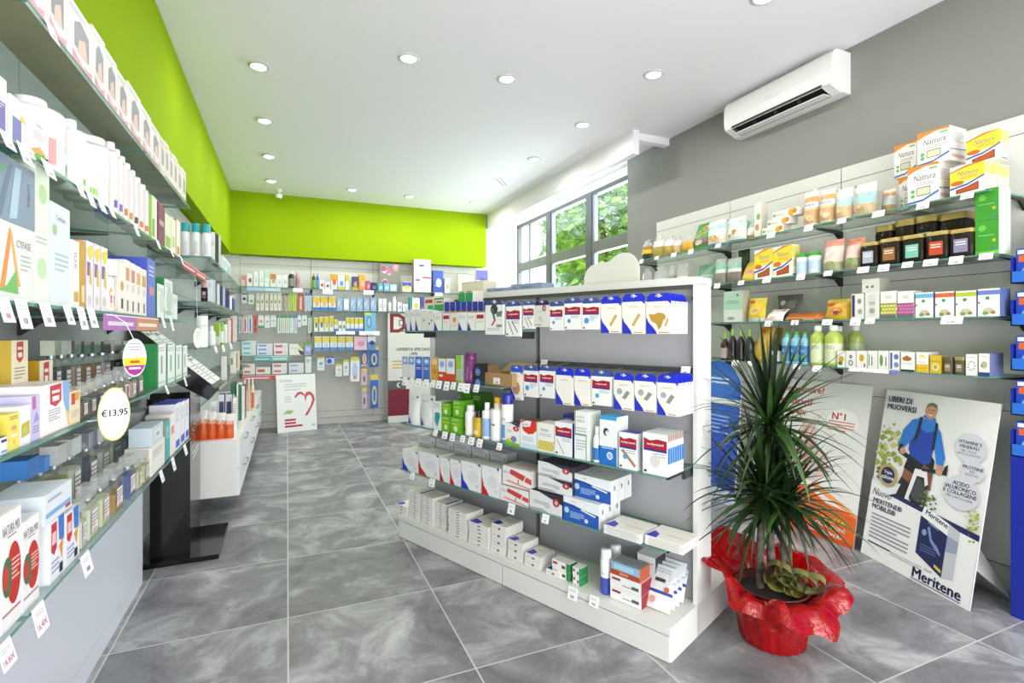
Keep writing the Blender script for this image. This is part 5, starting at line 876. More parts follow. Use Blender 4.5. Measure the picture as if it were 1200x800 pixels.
row(RIGHT, 1.49, BD, W_, [
    (1172, 1145.5, 338, hb_('#6a80c8', .1), 'white tea box, blue band'), (1144.5, 1119.5, 340.5, hb_('#b4c83c'), 'white tea box, lime band'), (1118.5, 1095.5, 341.5, hb_('#d8683a'), 'white tea box, orange band'), (1094, 1072.5, 342.5, hb_('#6ab4dc'), 'white tea box, sky band'), (1071, 1051.5, 341, hc_('#a8387c'), 'white box, magenta berries'), (1050.5, 1031.5, 341, hc_('#8a9a1e'), 'white box, green olives'),
    (1030.5, 1013.5, 342, B('#e6e4de', '#d0cec8', d=.1, art=[('R', .25, .1, .75, .9, '#d9d7d0'), ('C', .5, .3, .2, '#a4a29c', .1), LN_(.6, 2, '#7a7a78', .3, .7)], name='herbal_tea_box'), 'pale grey box'), (1012.5, 997.5, 344, B('#e9e7e4', '#d4d2cc', d=.1, art=[('R', .05, .1, .28, .95, '#34306a'), ('C', .65, .7, .16, '#8a8a8c', .1), ('C', .7, .3, .18, '#a0a0a2', .1)], name='herbal_tea_box'), 'white box, navy strip'),
    (992, 961, 350, BAG([(.5, '#d8b428'), (.8, '#d8a028'), (1, '#c8a82c')], d=.12, lean=.1, art=[('C', .55, .4, .26, '#b8703a', .2), ('C', .6, .35, .12, '#7a2a30', .09), ('R', .1, .7, .4, .82, '#c83a2a')]), 'yellow pouch with red fruit'), (959, 913, 366, BAG([(.5, '#c87a34'), (1, '#b8642c')], d=.12, lean=.8, art=[('P', [(.05, .4), (.9, .55), (.9, .68), (.05, .52)], '#e8cc6a'), ('P', [(.05, .2), (.9, .32), (.9, .4), (.05, .28)], '#e6c070'), ('R', .6, .05, .85, .2, '#efe6d8')]), 'orange pouch of snacks'),
    (914, 893.5, 362, BAG([(1, '#ece4e2')], d=.07, lean=.8, art=[('P', [(.1, .7), (.9, .8), (.9, .95), (.1, .9)], '#c84a3c'), ('C', .5, .3, .2, '#d89aa0', .1)]), 'white pouch, red top'), (893, 872, 349, BAG([(.14, '#d4d8dc'), (1, '#d8ba24')], d=.08, lean=.12, art=[('R', .1, .8, .4, .9, '#c83a2a'), ('C', .55, .45, .26, '#e0cc90', .16), ('C', .55, .45, .18, '#c89a4a', .1)]), 'yellow cereal pouch'),
    (870, 848, 341, B('#a9cdb8', '#b8b09a', d=.08, art=[('R', 0, 0, 1, .4, '#d4dcd4'), ('C', .4, .12, .2, '#a09a90', .05), LN_(.66, 2, '#7aa890'), ('C', .75, .86, .06, '#c83a3a')]), 'pale green cereal box')])
row(RIGHT, RIGHT.z(1022, 342)+.001, BD, 'lying on the pale grey box, '+W_, [(1031, 1010, 326.5, B('#dedbd2', '#9a988f', d=.1, art=[('C', .3, .4, .08, '#6a6a68'), ('C', .6, .4, .08, '#6a6a68')], name='herbal_tea_box'), 'small grey carton')])
row(RIGHT, 1.49, BD, 'rear, '+W_, [(936, 906, 345, BAG([(1, '#5c5c58')], d=.1, art=[('P', [(.05, .3), (.8, .5), (.8, .6), (.05, .4)], '#9a9a94'), ('C', .3, .7, .12, '#c8c8c0', .1)]), 'dark grey snack pouch')], t=.16)
tags(RIGHT, 1.49, BD, W_, [1020, 1003, 970, 932, 901]); tags(RIGHT, 1.49, BD, 'under tea boxes, '+W_[:16], [1116], w=.11, h=.042)
W_ = 'fourth '+FS+', grey wall side'
wt = lambda a: B('#f0eee8', '#d6d3cc', d=.1, art=a, name='sweets_box')
row(RIGHT, 1.184, BD, W_, [
    (1160, 1146.5, 414, B('#ecebe4', '#6a729c', d=.13, art=[('R', 0, 0, 1, .18, '#33407c'), ('C', .5, .5, .3, '#b4b48a', .16), ('C', .3, .45, .1, '#6a8a4a'), LN_(.85, 1)], name='herbal_tea_box'), 'white box, navy foot'), (1145.5, 1131.5, 415, B('#ecebe8', '#d4d3d0', d=.1, art=[('C', .5+.3*math.cos(i*.7), .46+.2*math.sin(i*.7), .06, '#2c3878') for i in range(9)]+[LN_(.85, 1)], name='herbal_tea_box'), 'white box, ring of berries'),
    (1130, 1117.5, 418, JAR('#7a6c50', '#9a8a5a', '#8a8070', lidh=.2, name='honey_jar'), 'brown jar, bronze lid'), (1116, 1104.5, 418, JAR('#7a6c50', '#5a5a54', '#8a8070', lidh=.2, name='honey_jar'), 'brown jar, dark lid'), (1103, 1089.5, 416.5, B('#d9b628', '#c4a21e', d=.08, art=[('C', .5, .35, .3, '#efe6c8', .2), ('C', .5, .35, .2, '#b8a040', .13), ('R', .0, .66, 1, .7, '#a88a1e')], name='sweets_box'), 'small yellow box'), (1088, 1073.5, 412.5, wt([('R', 0, 0, 1, .4, '#e0bc2a'), ('C', .5, .75, .24, '#e8d060', .12), ('C', .5, .7, .16, '#f4f0e0', .08), LN_(.5, 1), ('R', 0, .2, 1, .24, '#d88a2a')]), 'white box, yellow foot'), (1072, 1055.5, 412.5, wt([('C', .45, .66, .34, '#b8622a', .12), ('C', .45, .78, .08, '#5a7a3a'), ('R', 0, 0, 1, .1, '#2a2a2a'), LN_(.4, 1)]), 'white box with pumpkin'),
    (1054, 1042, 411, wt([('R', .1, .1, .3, .9, '#4a5aa0'), ('C', .7, .7, .24, '#5a78b8', .14), ('C', .7, .3, .24, '#7a90c4', .14)]), 'white box, blue blots'), (1041.5, 1029, 411, wt([('C', .3, .5, .16, '#6a9a3a', .3), ('R', .7, .2, .8, .7, '#5a6a9a')]), 'white box, green leaf'), (1028.5, 1016.5, 411, wt([('R', .1, .2, .2, .8, '#6a8a3a'), ('R', .4, .2, .5, .7, '#555')]), 'white box, olive bar'), (1016, 1003.5, 411, wt([('C', .5, .6, .24, '#d0a828', .2), ('R', .7, .1, .85, .3, '#777')]), 'white box, gold blot'), (1003, 991, 411, wt([('C', .5, .66, .16, '#8a8a88', .12), ('C', .5, .3, .24, '#5a5a5a', .16), ('C', .5, .3, .15, '#f0eee8', .1)]), 'white box, grey ring'), (990.5, 981, 411, wt([('C', .5, .5, .36, '#c8a830', .2), ('C', .4, .25, .3, '#6a7a2a', .12)]), 'white box, citron picture'),
    (980, 962, 381, BT('#b2c25a', '#f0f0ec', label='#d6deb8', neck=.42, sh=.7, caph=.13, capw=.5, name='aloe_bottle', art=[('R', .2, .7, .8, .9, '#b0baa0')]), 'large green aloe bottle'), (961, 945.5, 381.5, BT('#b2c25a', '#f0f0ec', label='#d6deb8', neck=.42, sh=.7, caph=.13, capw=.5, name='aloe_bottle', art=[('R', .2, .7, .8, .9, '#b0baa0')]), 'large green aloe flask'),
    (944.5, 936, 389, BT('#8ac0d4', '#3fae2c', label='#3a7ab4', neck=.5, sh=.72, caph=.15, capw=.5, name='water_bottle', art=[('C', .5, .7, .25, '#dce8f0', .08), ('R', .2, .1, .8, .4, '#58a848')]), 'small bottle, green cap'), (935, 924, 389, BT('#8ac0d4', '#3fae2c', label='#3a7ab4', neck=.5, sh=.72, caph=.15, capw=.5, name='water_bottle', art=[('C', .5, .7, .25, '#dce8f0', .08), ('R', .2, .1, .8, .4, '#58a848')]), 'blue labelled bottle, green cap'), (923.5, 914, 389, BT('#8ac0d4', '#3fae2c', label='#3a7ab4', neck=.5, sh=.72, caph=.15, capw=.5, name='water_bottle', art=[('C', .5, .7, .25, '#dce8f0', .08), ('R', .2, .1, .8, .4, '#58a848')]), 'end bottle, green cap'),
    (911, 900, 393, BT('#2c2622', '#d8d4c4', label='#e0dcd4', neck=.3, sh=.55, caph=.2, name='syrup_bottle', art=[('R', .3, .3, .7, .6, '#333')]), 'dark syrup bottle'), (899, 880, 383, BAG([(.1, '#b08028'), (1, '#c29a2c')], d=.08, lean=.22, art=[('R', .2, .84, .5, .92, '#c83a2a'), ('P', [(.2, .1), (.5, .6), (.7, .6), (.6, .1)], '#e8cf90'), ('P', [(.3, .5), (.5, .75), (.8, .6), (.6, .4)], '#b87a2c')]), 'golden spaghetti pouch'),
    (879, 870, 386, BT('#241f20', '#8aa83c', neck=.34, sh=.55, caph=.22, name='juice_bottle'), 'dark bottle, olive cap'), (868.5, 860, 386, BT('#241f20', '#8aa83c', neck=.34, sh=.55, caph=.22, name='juice_bottle'), 'dark bottle beside pouch'), (859, 851, 385, BT('#241f20', '#8ab83c', neck=.34, sh=.55, caph=.22, name='juice_bottle'), 'dark bottle, bright green cap'), (850, 842, 390, BT('#2a2226', '#8ab83c', label='#b8a0a0', neck=.34, sh=.55, caph=.22, name='juice_bottle'), 'dark bottle, pink label')])
row(RIGHT, 1.184, BD, 'rear, '+W_, [(1006, 989, 381, BT('#a4b45a', '#e4e4e0', label='#b8c8a0', neck=.42, sh=.7, caph=.13, capw=.5, name='aloe_bottle'), 'green aloe bottle by the post'), (986, 972, 382, BT('#a4b45a', '#e4e4e0', label='#b8c8a0', neck=.42, sh=.7, caph=.13, capw=.5, name='aloe_bottle'), 'half hidden aloe bottle'), (912, 897, 384, BAG([(1, '#a08428')], d=.06, lean=.1), 'shaded golden pouch'), (878, 864, 400, BAG([(1, '#c8954a')], d=.05, lean=.5, art=[('C', .5, .5, .2, '#e8c890', .1)]), 'tan cracker pouch')], t=.16)
tags(RIGHT, 1.184, BD, W_, [934, 958, 900, 880, 862]); tags(RIGHT, 1.184, BD, 'under sweets boxes, '+W_[:17], [1018], w=.26, h=.02); tags(RIGHT, 1.184, BD, 'blue blot box, '+W_[:17], [1048], w=.05, h=.022, col='#5560b0')
# clear side screens between the top shelves
for px, z, lab in ((1026, 2.132, 'upper'), (960, 1.807, 'lower')):
    a = RIGHT.at(px)[0]; m = Mb(); m.box(-.002, 0, 0, .002, .3, .13, CLEAR); tag(m.build('clear_divider', None, RIGHT.pt(a, .02, z), RIGHT.ang), f'{lab} clear acrylic divider standing between goods on the food shelving', 'divider')
def rowend(z, where, items):
    """goods seen nearly end on: each faces the shop front, its outer corner at the shelf front"""
    for i, (px0, px1, yt, mk, look) in enumerate(items):
        y, k = LEFT.at(px1, .02); w = max(.03, (px1-px0+2)/F*k); h = max(.04, H+(HY-yt)/F*k-z); o, d = mk(w, h)
        o.location = (-.52-w/2, y+d/2, z); o.rotation_euler = (0, 0, 0); tag(o, fit(f'{look}, {ORD[i]} from black stand, {where}'), mk.cat)
# ---------------------------------------------------------------- goods beyond the black stand, lime side
BS = 'black stand'
glass(LEFT, 3.4, 4.25, 1.79, .36, 'glass shelf with red edge strip behind the black stand')
promo(LEFT, 214, 241, 1.785, .04, ('#c82c3a', '#d84a52'), 'red and white promotional strip on glass shelf edge above black stand', t=-.004)
for i in range(3):
    o, d = CAN('#e9eaea', '#2fa6ac', art=[('R', .3, .1, .7, .6, '#d4d8da'), LN_(.8, 2)], caph=.26)(.058, .235); o.location = (-.535-.064*(2-i), 4.3, 1.95)
    tag(o, f'white spray can with turquoise cap, {("deepest", "middle", "outermost")[i]} of three above black stand', 'spray can')
rowend(1.95, 'top shelf beyond black stand', [(249.5, 252, 272, B('#e6e6e6', '#26262a', d=.08, art=[LN_(.7, 3)]), 'black and white box'), (252.5, 255, 274, B('#303034', '#26262a', d=.08), 'narrow black box'), (255.5, 257.5, 275, B('#e6e6e6', '#d0d0d0', d=.08), 'narrow white box')])
a = LEFT.at(265, .2)[0]; m = Mb(); m.box(-.45, -.008, 0, .45, .008, .36, '#eeeeee'); m.art([('R', .05, .08, .95, .92, '#b8cfd6'), ('C', .4, .5, .12, '#d9e4e6', .3), ('R', .55, .2, .85, .75, '#a0bcc8')], .9, .36, flat_fn(-.008)); tag(m.build('framed_picture', None, LEFT.pt(a, .2, 1.95), LEFT.ang), 'white framed pale blue picture standing near the back corner', 'picture')
W_ = 'second shelf beyond black stand'
rowend(1.63, W_, [
    (238, 243, 330, JAR('#2a2024', '#c89aa0', '#6a4a4e', square=False, lidh=.3, name='cosmetics_jar'), 'dark jar, pink patterned lid'), (244, 248.5, 327, B('#dfe6ee', '#c4ced8', d=.09, art=[LN_(.8, 4)]), 'pale blue box'), (249, 252.5, 328, B('#cfdde8', '#30343a', d=.09, art=[LN_(.7, 3)]), 'ice blue box'), (253, 256, 333, B('#e8ecf2', '#d0d4dc', d=.09), 'white slim box'),
    (256.5, 260, 335, B('#e8eaf0', '#2c3a6a', d=.09, art=[('R', .5, 0, 1, 1, '#2c3a6a')]), 'white and navy box'), (260.5, 263.5, 337, B('#dfe3ec', '#2c3a6a', d=.09), 'grey navy box'), (264, 268, 340, B('#34427e', '#2a3668', d=.09, art=[('R', .0, 0, .3, 1, '#e0e4ea')]), 'navy box, white edge'), (269, 271.5, 342, BT('#e4e6ee', '#b8323a', caph=.2), 'white bottle, red cap'), (272, 275, 346, BT('#3a4684', '#e4e6ee'), 'navy bottle, white cap')])
W_ = 'third shelf beyond black stand'
rowend(1.3, W_, [
    (233, 243, 370, BT('#f0f0f0', '#f4f4f4', neck=.9, capw=.98, sh=.66, caph=.3, name='cream_tub', art=[LN_(.9, 3)]), 'big white tub'), (246, 252, 382, BT('#f0f2f4', '#f2f2f2', neck=.45, sh=.66, caph=.2, art=[LN_(.7, 3)]), 'white lotion bottle'), (253, 257, 378, B('#8cb82c', '#d8dcd0', d=.06, art=[('R', 0, 0, 1, .4, '#d4d8cc')]), 'lime topped carton'), (258, 262, 377, BT('#8fc02c', '#7aaa22', label='#e4e8dc', neck=.8, capw=.9, caph=.2), 'lime green tube'),
    (263, 266, 376, BT('#eef0ee', '#4a8a3a', label='#e4e8e4', neck=.8, capw=.9), 'white tube, green cap'), (267, 270, 375, B('#c83a34', '#eeeae8', d=.06, art=[('R', .4, 0, 1, 1, '#f0ecea')]), 'red and white carton'), (270.5, 273, 373, B('#d85a4a', '#eeeae8', d=.06, art=[('R', .0, 0, .4, 1, '#f0ecea')]), 'coral striped carton'), (273.5, 277, 370, B('#ece8e6', '#d8d4d2', d=.06, art=[('R', .3, .2, .5, .9, '#d86a58')]), 'white carton, coral bar')])
tags(LEFT, 1.3, BS, W_, [252, 261, 270], w=.16, h=.05)
rowend(.96, 'fourth shelf beyond black stand', [(262, 266, 417, B('#efeeec', '#7a6a4a', d=.08), 'white box, brown side'), (272.5, 276, 412, B('#efeeec', '#e4e2de', d=.08, art=[('R', .1, .4, .5, .7, '#a08a5a')]), 'white box, tan patch'), (276.5, 280.5, 411, B('#ecebe6', '#d8b82c', d=.08, art=[('R', .3, .1, .7, .9, '#c9a82c')]), 'white and yellow box')])
DR = Frame((0, 4.45), (0, 1), (1, 0)); DU = 'on white drawer unit'
for i, px in enumerate((227, 237, 247.5, 258, 268)):
    a0, k = DR.at(px, .02); o, d = BAG([(.16, '#d8541a'), (.6, '#d9602a'), (.72, '#e0a080'), (1, '#f0ece8')], d=.05, art=[('P', [(.3, .55), (.7, .75), (.8, .95), (.55, .95)], '#f2eeea')], name='sachet')(.068, .185+.012*((i*3) % 4))
    o.location = DR.pt(a0, .02+.025, .60+.0003); tag(o, f'orange and white sachet, {ORD[i]} from the black stand, front row on white drawer unit', 'sachet')
row(DR, .60, BS, DU, [(256, 263, 462, B('#dfe0e8', '#2b3458', d=.1, art=[('R', .1, .1, .9, .8, '#2f3a62')]), 'navy labelled box', {'t': .45}), (264.5, 272, 462, B('#dfe0e8', '#2b3458', d=.1, art=[('R', .1, .1, .9, .8, '#343f68')]), 'second navy labelled box', {'t': .45}), (247, 254, 470, B('#e8e8ea', '#d4d4d8', d=.1, art=[LN_(.8, 5)]), 'white box, grey lines', {'t': .3}),
    (272.5, 278, 466, B('#eeeef0', '#c8b8ba', d=.1, art=[LN_(.8, 5, '#c08a90')]), 'white box, rose lines', {'t': .3}), (270, 276, 449, B('#176a48', '#145a3c', d=.2, art=[('R', .1, .5, .9, .7, '#cfe0d4')]), 'dark green box', {'t': .9}), (277, 282.5, 450, B('#1f7a54', '#e4e8e4', d=.2, art=[('R', 0, 0, .4, 1, '#e6eae6')]), 'green and white box', {'t': .9}), (283, 287, 452, B('#e8e4e0', '#7a2a30', d=.2), 'cream box, maroon side', {'t': .9}),
    (284, 289, 445, BT('#e9e4dc', '#e8e8e8', neck=.4), 'cream bottle', {'t': 1.5}), (289.5, 293.5, 444, BT('#e4c9a0', '#f0f0f0', neck=.4), 'peach bottle', {'t': 1.5}), (294, 298, 444, BT('#ecdcc0', '#f0f0f0', label='#d86a4a', neck=.4), 'cream bottle, coral label', {'t': 1.5})], t=.5)
# ---------------------------------------------------------------- goods on the back wall
LC = 'lime corner'
def simple(c0, c1=None, c2=None, c3=None):
    a = []
    if c1: a.append(('R', 0, .55, 1, .95, c1))
    if c2: a.append(('C', .55, .45, .28, c2, .2))
    if c3: a.append(('R', 0, 0, 1, .22, c3))
    return B(c0, d=.09, art=a+[LN_(.3, 1)])
def auto(z, yt, where, spec, t=.02, n0=0):
    row(BACK, z, LC, where, [(p0, p1, y, mk if callable(mk) else simple(*mk), look) for p0, p1, y, mk, look in spec], t=t, n0=n0)
W_ = 'top shelf, back wall'
auto(2.053, 0, W_, [(283, 287, 322, ('#e8c4c0', '#d88a88'), 'small pink box'), (289.5, 296, 320, ('#f0eeea', None, '#b83a3a'), 'white box, red dot'), (297, 303, 318, ('#e4eee8', None, '#c8dcd0'), 'mint white box'), (303.5, 309.5, 317, ('#e6efe9', None, '#cfe0d6'), 'pale mint box'), (310, 316, 317, ('#dfeee2', '#c4e0c8'), 'pale green box'), (317, 323.5, 320, ('#eeeae0', '#d87a50', '#8ab06a'), 'orange topped box'), (324, 330.5, 322, ('#f0f0ee', None, '#d4d4d2'), 'plain white box'), (331, 337, 322, ('#eeeeec', None, '#c4c4c4'), 'plain white carton'),
    (337.8, 345, 318, BT('#26241f', '#e8e8e6', label='#8a8a80', neck=.5), 'dark bottle, white cap'), (346, 351.5, 318, BT('#c89aa8', '#e8c8d0', label='#b07a8a', neck=.5), 'pink bottle')])
auto(2.043, 0, W_, [(365.5, 370, 320, BT('#3a3a22', '#5aa02c', label='#6aaa2c'), 'green black bottle'), (370.5, 374, 320, BT('#2f6ab0', '#3f9ad0', label='#5f9ad0'), 'blue bottle'), (374.5, 380, 328, ('#f0eeea', None, '#c83a3a'), 'white box, red smile'), (381, 386.5, 330, ('#eceaea', None, '#6a3a3a'), 'white box, dark arch'), (387.5, 395.5, 320, ('#d8dcec', '#e0a02c', '#d06a2c'), 'box with amber top'), (396, 404, 323, ('#dfe6f0', None, '#7a9ad8', '#d8c83c'), 'blue white box'), (404.5, 409, 321, ('#e4e4e2', '#d8b83c'), 'yellow white box'),
    (412.5, 420, 324, ('#3a3a7a', '#4a3f7a', '#c8a02c', '#c8b03c'), 'indigo box'), (420.5, 428.5, 322, ('#e08a5a', '#e0a82c', '#e8b89a'), 'orange box'), (429, 434, 329, ('#c84a7a', None, '#e0a0b8'), 'magenta box'), (435, 441.5, 331, ('#232a5a', None, '#5a6aa8'), 'dark navy box')], n0=10)
auto(2.043, 0, W_, [(443, 449, 332, ('#5ab4b8', None, '#c8e4e4'), 'teal box'), (450, 456.5, 332, ('#7ab8d4', None, '#d8e8ee'), 'light blue box'), (457, 465, 333, ('#b8d4dc', None, '#e8eef0'), 'pale aqua box'), (471.5, 482, 330, ('#e4e0c8', '#4a5ac0', '#d8c83c'), 'white box, yellow disc'), (485, 505, 304, B('#efeded', '#c88a94', d=.12, art=[('R', .3, .78, .6, .84, '#4a5a9c'), ('R', .5, .42, 1, .48, '#c0606a'), LN_(.6, 2), ('R', .1, .34, .35, .4, '#8a6a70')]), 'big white box'), (507.5, 519.5, 317, ('#3f56b0', '#4a62bc', '#c8d4ec'), 'royal blue box'), (521, 527, 326, ('#e6e8dc', None, '#a8b86a'), 'white box, sprig'), (537, 555, 322, ('#e8e0c0', None, '#e0d4a0'), 'cream box'), (558, 572, 315, ('#eceaf0', '#6a64a8', '#4a4a8a'), 'white violet box')], n0=21)
a0, a1 = BACK.at(445, .16)[0], BACK.at(469, .16)[0]; w = a1-a0; m = Mb(); m.box(-w/2, 0, 0, w/2, .01, .44, '#8a8a7c'); R = random.Random(3)
for cx, cz, rr in ((.3, .8, .26), (.7, .86, .24), (.5, .7, .2), (.3, .32, .26), (.6, .25, .16)):
    m.art([('C', cx+R.uniform(-.12, .12), cz+R.uniform(-.05, .05), rr*R.uniform(.3, .55), R.choice(['#c88aa4', '#d8a8bc', '#a85a7c', '#e8ccd8', '#b87a94'])) for _ in range(7)], w, .44, flat_fn(-.001*cx))
tag(m.build('flower_board', None, BACK.pt((a0+a1)/2, .16, 2.043), 0), 'board with pink flower photo standing on the back wall top shelf', 'sign')
W_ = 'second row, back wall'
by = ('#e9ecf2', '#e2c23c', '#e8b07a', '#3f72c4')
auto(1.73, 0, W_, [(367, 375, 347, by, 'white yellow blue box'), (375.5, 384, 347, by, 'white yellow blue carton'), (385, 393.5, 347, by, 'yellow topped blue box')]+[(394.5+i*7.9, 401.5+i*7.9, 349, B('#9db6d8', '#8aa4c8', d=.06, art=[('C', .5, .5, .3, '#c4d4e8', .3), ('P', [(.2, .1), (.8, .8), (.9, .7), (.3, .05)], '#7f9cc8')] if i != 1 else [('R', .1, .1, .9, .9, '#eef2f6')]), 'clear blue pack' if i != 1 else 'white pack among blue') for i in range(6)])
auto(1.73, 0, W_, [(443.5, 448, 350, ('#eeeeec', None, '#d0d0d0'), 'white tube box'), (448.5, 453, 350, ('#eeeeec', None, '#d0d0d0'), 'white tube carton'), (455, 459, 352, BT('#f0f0f0', '#b8a8c8'), 'small white bottle'), (460, 465, 347, BT('#f0f0f2', '#e8e8ea', neck=.5), 'white dropper bottle'), (466, 471, 354, ('#ecebf0', None, '#b0a8c8'), 'low white box'), (472, 478, 356, ('#e4e8f0', None, '#a8c0dc'), 'pale box'), (480, 482.5, 348, ('#2f9a94', None), 'teal slim box'), (483, 492, 349, ('#f2f1ee', None, '#e0c03c'), 'white box, yellow sun'), (492.5, 498, 348, ('#4a4a9a', '#4a4aa0'), 'violet blue box')], n0=9)
W_ = 'third row, back wall'
auto(1.42, 0, W_, [(368, 373, 372, ('#eef0ea', '#d8c03c', '#4a7a4a'), 'white box, green dot'), (374, 379.5, 371, ('#eef0ea', '#d8c03c', '#4a7a4a'), 'white carton, green dot'), (380, 385.5, 371, ('#e8ead8', '#d8c83c', '#c8b03c'), 'cream yellow box'), (386, 391, 370, ('#e8ead8', '#d8c83c', '#c8b03c'), 'cream yellow carton'), (391.5, 396, 374, ('#dfe6ee', '#d8c83c', None, '#4a78c8'), 'blue footed box'), (396.5, 400.5, 376, ('#eef0ea', None, '#4a7a4a'), 'small green dot box'), (401, 405, 376, ('#eef0ea', None, '#4a7a4a'), 'small green dot carton'), (405.5, 410, 372, ('#e8eaee', '#d8c83c', None, '#5a84c8'), 'yellow blue box'), (410.5, 415, 372, ('#e8eaee', '#d8c83c', None, '#5a84c8'), 'yellow blue carton'), (415.5, 420, 372, ('#e8eaee', '#d8c83c', None, '#5a84c8'), 'yellow blue pack'), (420.5, 425.5, 372, ('#e8eaee', '#d8c83c', None, '#5a84c8'), 'yellow blue packet'), (427, 440.5, 366, B('#7ab8d8', '#5aa0c8', d=.08, art=[('C', .4, .5, .2, '#3f7ab8', .3), ('C', .4, .5, .12, '#9ad0e4', .22), ('R', 0, .85, .6, 1, '#c8d86a')]), 'large aqua box')])
row(BACK, 1.42, LC, W_, [(443.5, 447, 376, BT('#d8c03c', '#e8d8a0', neck=.5), 'yellow bottle'), (448, 452.5, 376, BT('#e08a4a', '#e8c0a0', neck=.5), 'orange bottle')] if 0 else [], n0=12)
W_ = 'fourth row, back wall'
yb = ('#eaeef4', '#e6d052', '#c8d4e8', '#5a8ad0')
auto(1.14, 0, W_, [(368.5+i*9.2, 377+i*9.2, 394, yb, ['white yellow blue box', 'yellow blue carton', 'blue footed box', 'blue footed carton', 'yellow edged box'][i]) for i in range(5)]+[(414.8, 430, 394, ('#e8c0d4', None, '#d890b4'), 'pink box'), (430.5, 440.5, 393, ('#5a8ac8', '#dfe4ee', '#2f3f7a'), 'blue white box')])
W_ = 'upper toothpaste shelf, back wall'
tp = lambda c, s: B(s, d=.06, art=[('R', .1, .3, .6, .7, c), ('R', .7, .2, .95, .8, '#dfe4e8')], name='toothpaste_box')
row(BACK, 1.08, LC, W_, [(283.5, 300, 0, tp('#7ac4cc', '#e0eaec'), 'white aqua toothpaste box', {'h': .068, 'up': 2}), (301, 319.5, 0, tp('#7a9ad0', '#dfe6f2'), 'white blue toothpaste box', {'h': .055, 'up': 2}), (321, 337.5, 0, tp('#d86a6a', '#eeeaea'), 'white red toothpaste box', {'h': .085, 'up': 1}), (339, 355.5, 0, B('#eceee4', d=.06, art=[('P', [(.6, 1), (1, 1), (1, .4)], '#8ab02c'), ('P', [(.6, .5), (1, .3), (1, 0), (.8, 0)], '#6a2a50'), LN_(.6, 2)], name='toothpaste_box'), 'white lime toothpaste box', {'h': .16}), (357, 365, 0, B('#9aa8dc', '#7ab04a', d=.06, art=[('R', 0, .8, 1, 1, '#6ab02c'), ('R', .2, .3, .8, .6, '#c8d0ec')], name='toothpaste_box'), 'lilac and green box', {'h': .18})])
row(BACK, .815, LC, 'lower toothpaste shelf, back wall', [(284.5, 299, 0, tp('#d87a70', '#ece4e2'), 'white coral toothpaste box', {'h': .075, 'up': 1}), (300, 317, 0, tp('#c85a54', '#ece4e2'), 'low white red box', {'h': .1}), (319, 336.5, 0, tp('#d8807a', '#eceaea'), 'white box, coral bars', {'h': .075, 'up': 1}), (338.5, 356, 0, tp('#a8b4d8', '#e4e6ec'), 'white lilac toothpaste box', {'h': .075, 'up': 1}), (357.5, 365, 0, B('#e0e6e2', '#2f7a4a', d=.06, art=[LN_(.8, 4, '#8a9a90')], name='toothpaste_box'), 'white green upright box', {'h': .24})])
promo(BACK, 297, 338, 1.07, .07, ('#3fb0b0', '#7ac8c8'), 'aqua promotional strip on upper toothpaste shelf, back wall'); promo(BACK, 284, 352, .805, .07, ('#d86a5a', '#c84a40'), 'coral promotional strip on lower toothpaste shelf, back wall'); promo(BACK, 289, 329, 2.04, .05, ('#8ac0e4', '#a4cfec'), 'pale blue promotional strip on top shelf, back wall')
tags(BACK, 2.04, LC, W_[:0]+'top shelf, back wall', [349, 384, 432, 514], w=.14, h=.06); tags(BACK, 1.42, LC, 'third row, back wall', [405, 433], w=.3, h=.05)
def hang2(z1, yt, yb, where, spec, bay, t=.05, cat='pack'):
    root = next(o for o in bpy.data.objects if o.name.startswith('wall_shelving') and f'back wall shelving, {bay} bay' in o.get('label', ''))
    for i, (px0, px1, hc, fc, art, look, *yy) in enumerate(spec):
        y0, y1 = yy if yy else (yt, yb)
        a0, a1 = BACK.at(px0, t)[0], BACK.at(px1, t)[0]; zt, zb = BACK.z(px0, y0, t), BACK.z(px0, y1, t)
        o, d = PACK(hc, fc, art, hh=.16, d=.02, name='hanging_pack')(a1-a0-.004, zt-zb); hz = zb+o['hang']; del o['hang']
        o.location = BACK.pt((a0+a1)/2, t+d/2, zb); tag(o, fit(f'{look}, {ORD[i]} from {LC}, {where}'), cat)
        m = Mb(); a = (a0+a1)/2; m.tube([(a, .3, hz+.01), (a, t-.03, hz)], .004, STEEL, 6); m.build('hook', root)
lnv = lambda c: [('C', .5, .6, .25, c, .12), LN_(.3, 2)]
vt = lambda c: [('R', .35, .08, .65, .95, c), LN_(.4, 1)]
hang2(0, 343, 364, 'upper hooks, back wall', [(283, 289.5, '#2a2a2a', '#d8d8d8', [('C', .5, .5, .3, '#333')], 'black topped pack', 343, 355), (291, 298, '#9ab89a', '#dfe6df', [('C', .5, .3, .3, '#6ab06a')], 'pale green pack', 343, 356)]+[(x0, x1, '#dcd8c4', '#e4e0cc', lnv('#8a8a6a'), n) for x0, x1, n in ((300, 304.5, 'cream floss pack'), (305, 309.5, 'cream brush pack'), (310.3, 315, 'cream pick pack'), (316, 320.3, 'cream slim pack'), (320.6, 325, 'cream green pack'), (325.3, 330, 'cream leaf pack'))]
    +[(330.4, 334, '#6a5a4a', '#b8b0a0', vt('#5a4a3a'), 'brown pack'), (334.4, 338, '#5a4a40', '#c8c4b4', vt('#7a6a4a'), 'dark brown pack'), (338.4, 342.5, '#8ab82c', '#c8d84a', vt('#8ab02c'), 'lime pack'), (343, 347.5, '#9ac83c', '#d0dc5a', vt('#9ab83c'), 'bright lime pack'), (349, 356, '#a83a2c', '#c85a44', vt('#e0d0c4'), 'red brush pack'), (357, 360.5, '#4a6ab8', '#dfe4f0', vt('#6a84c8'), 'white blue pack'), (361, 365, '#3f62b4', '#dfe8f4', vt('#6ab0d8'), 'blue pack')], 'first')
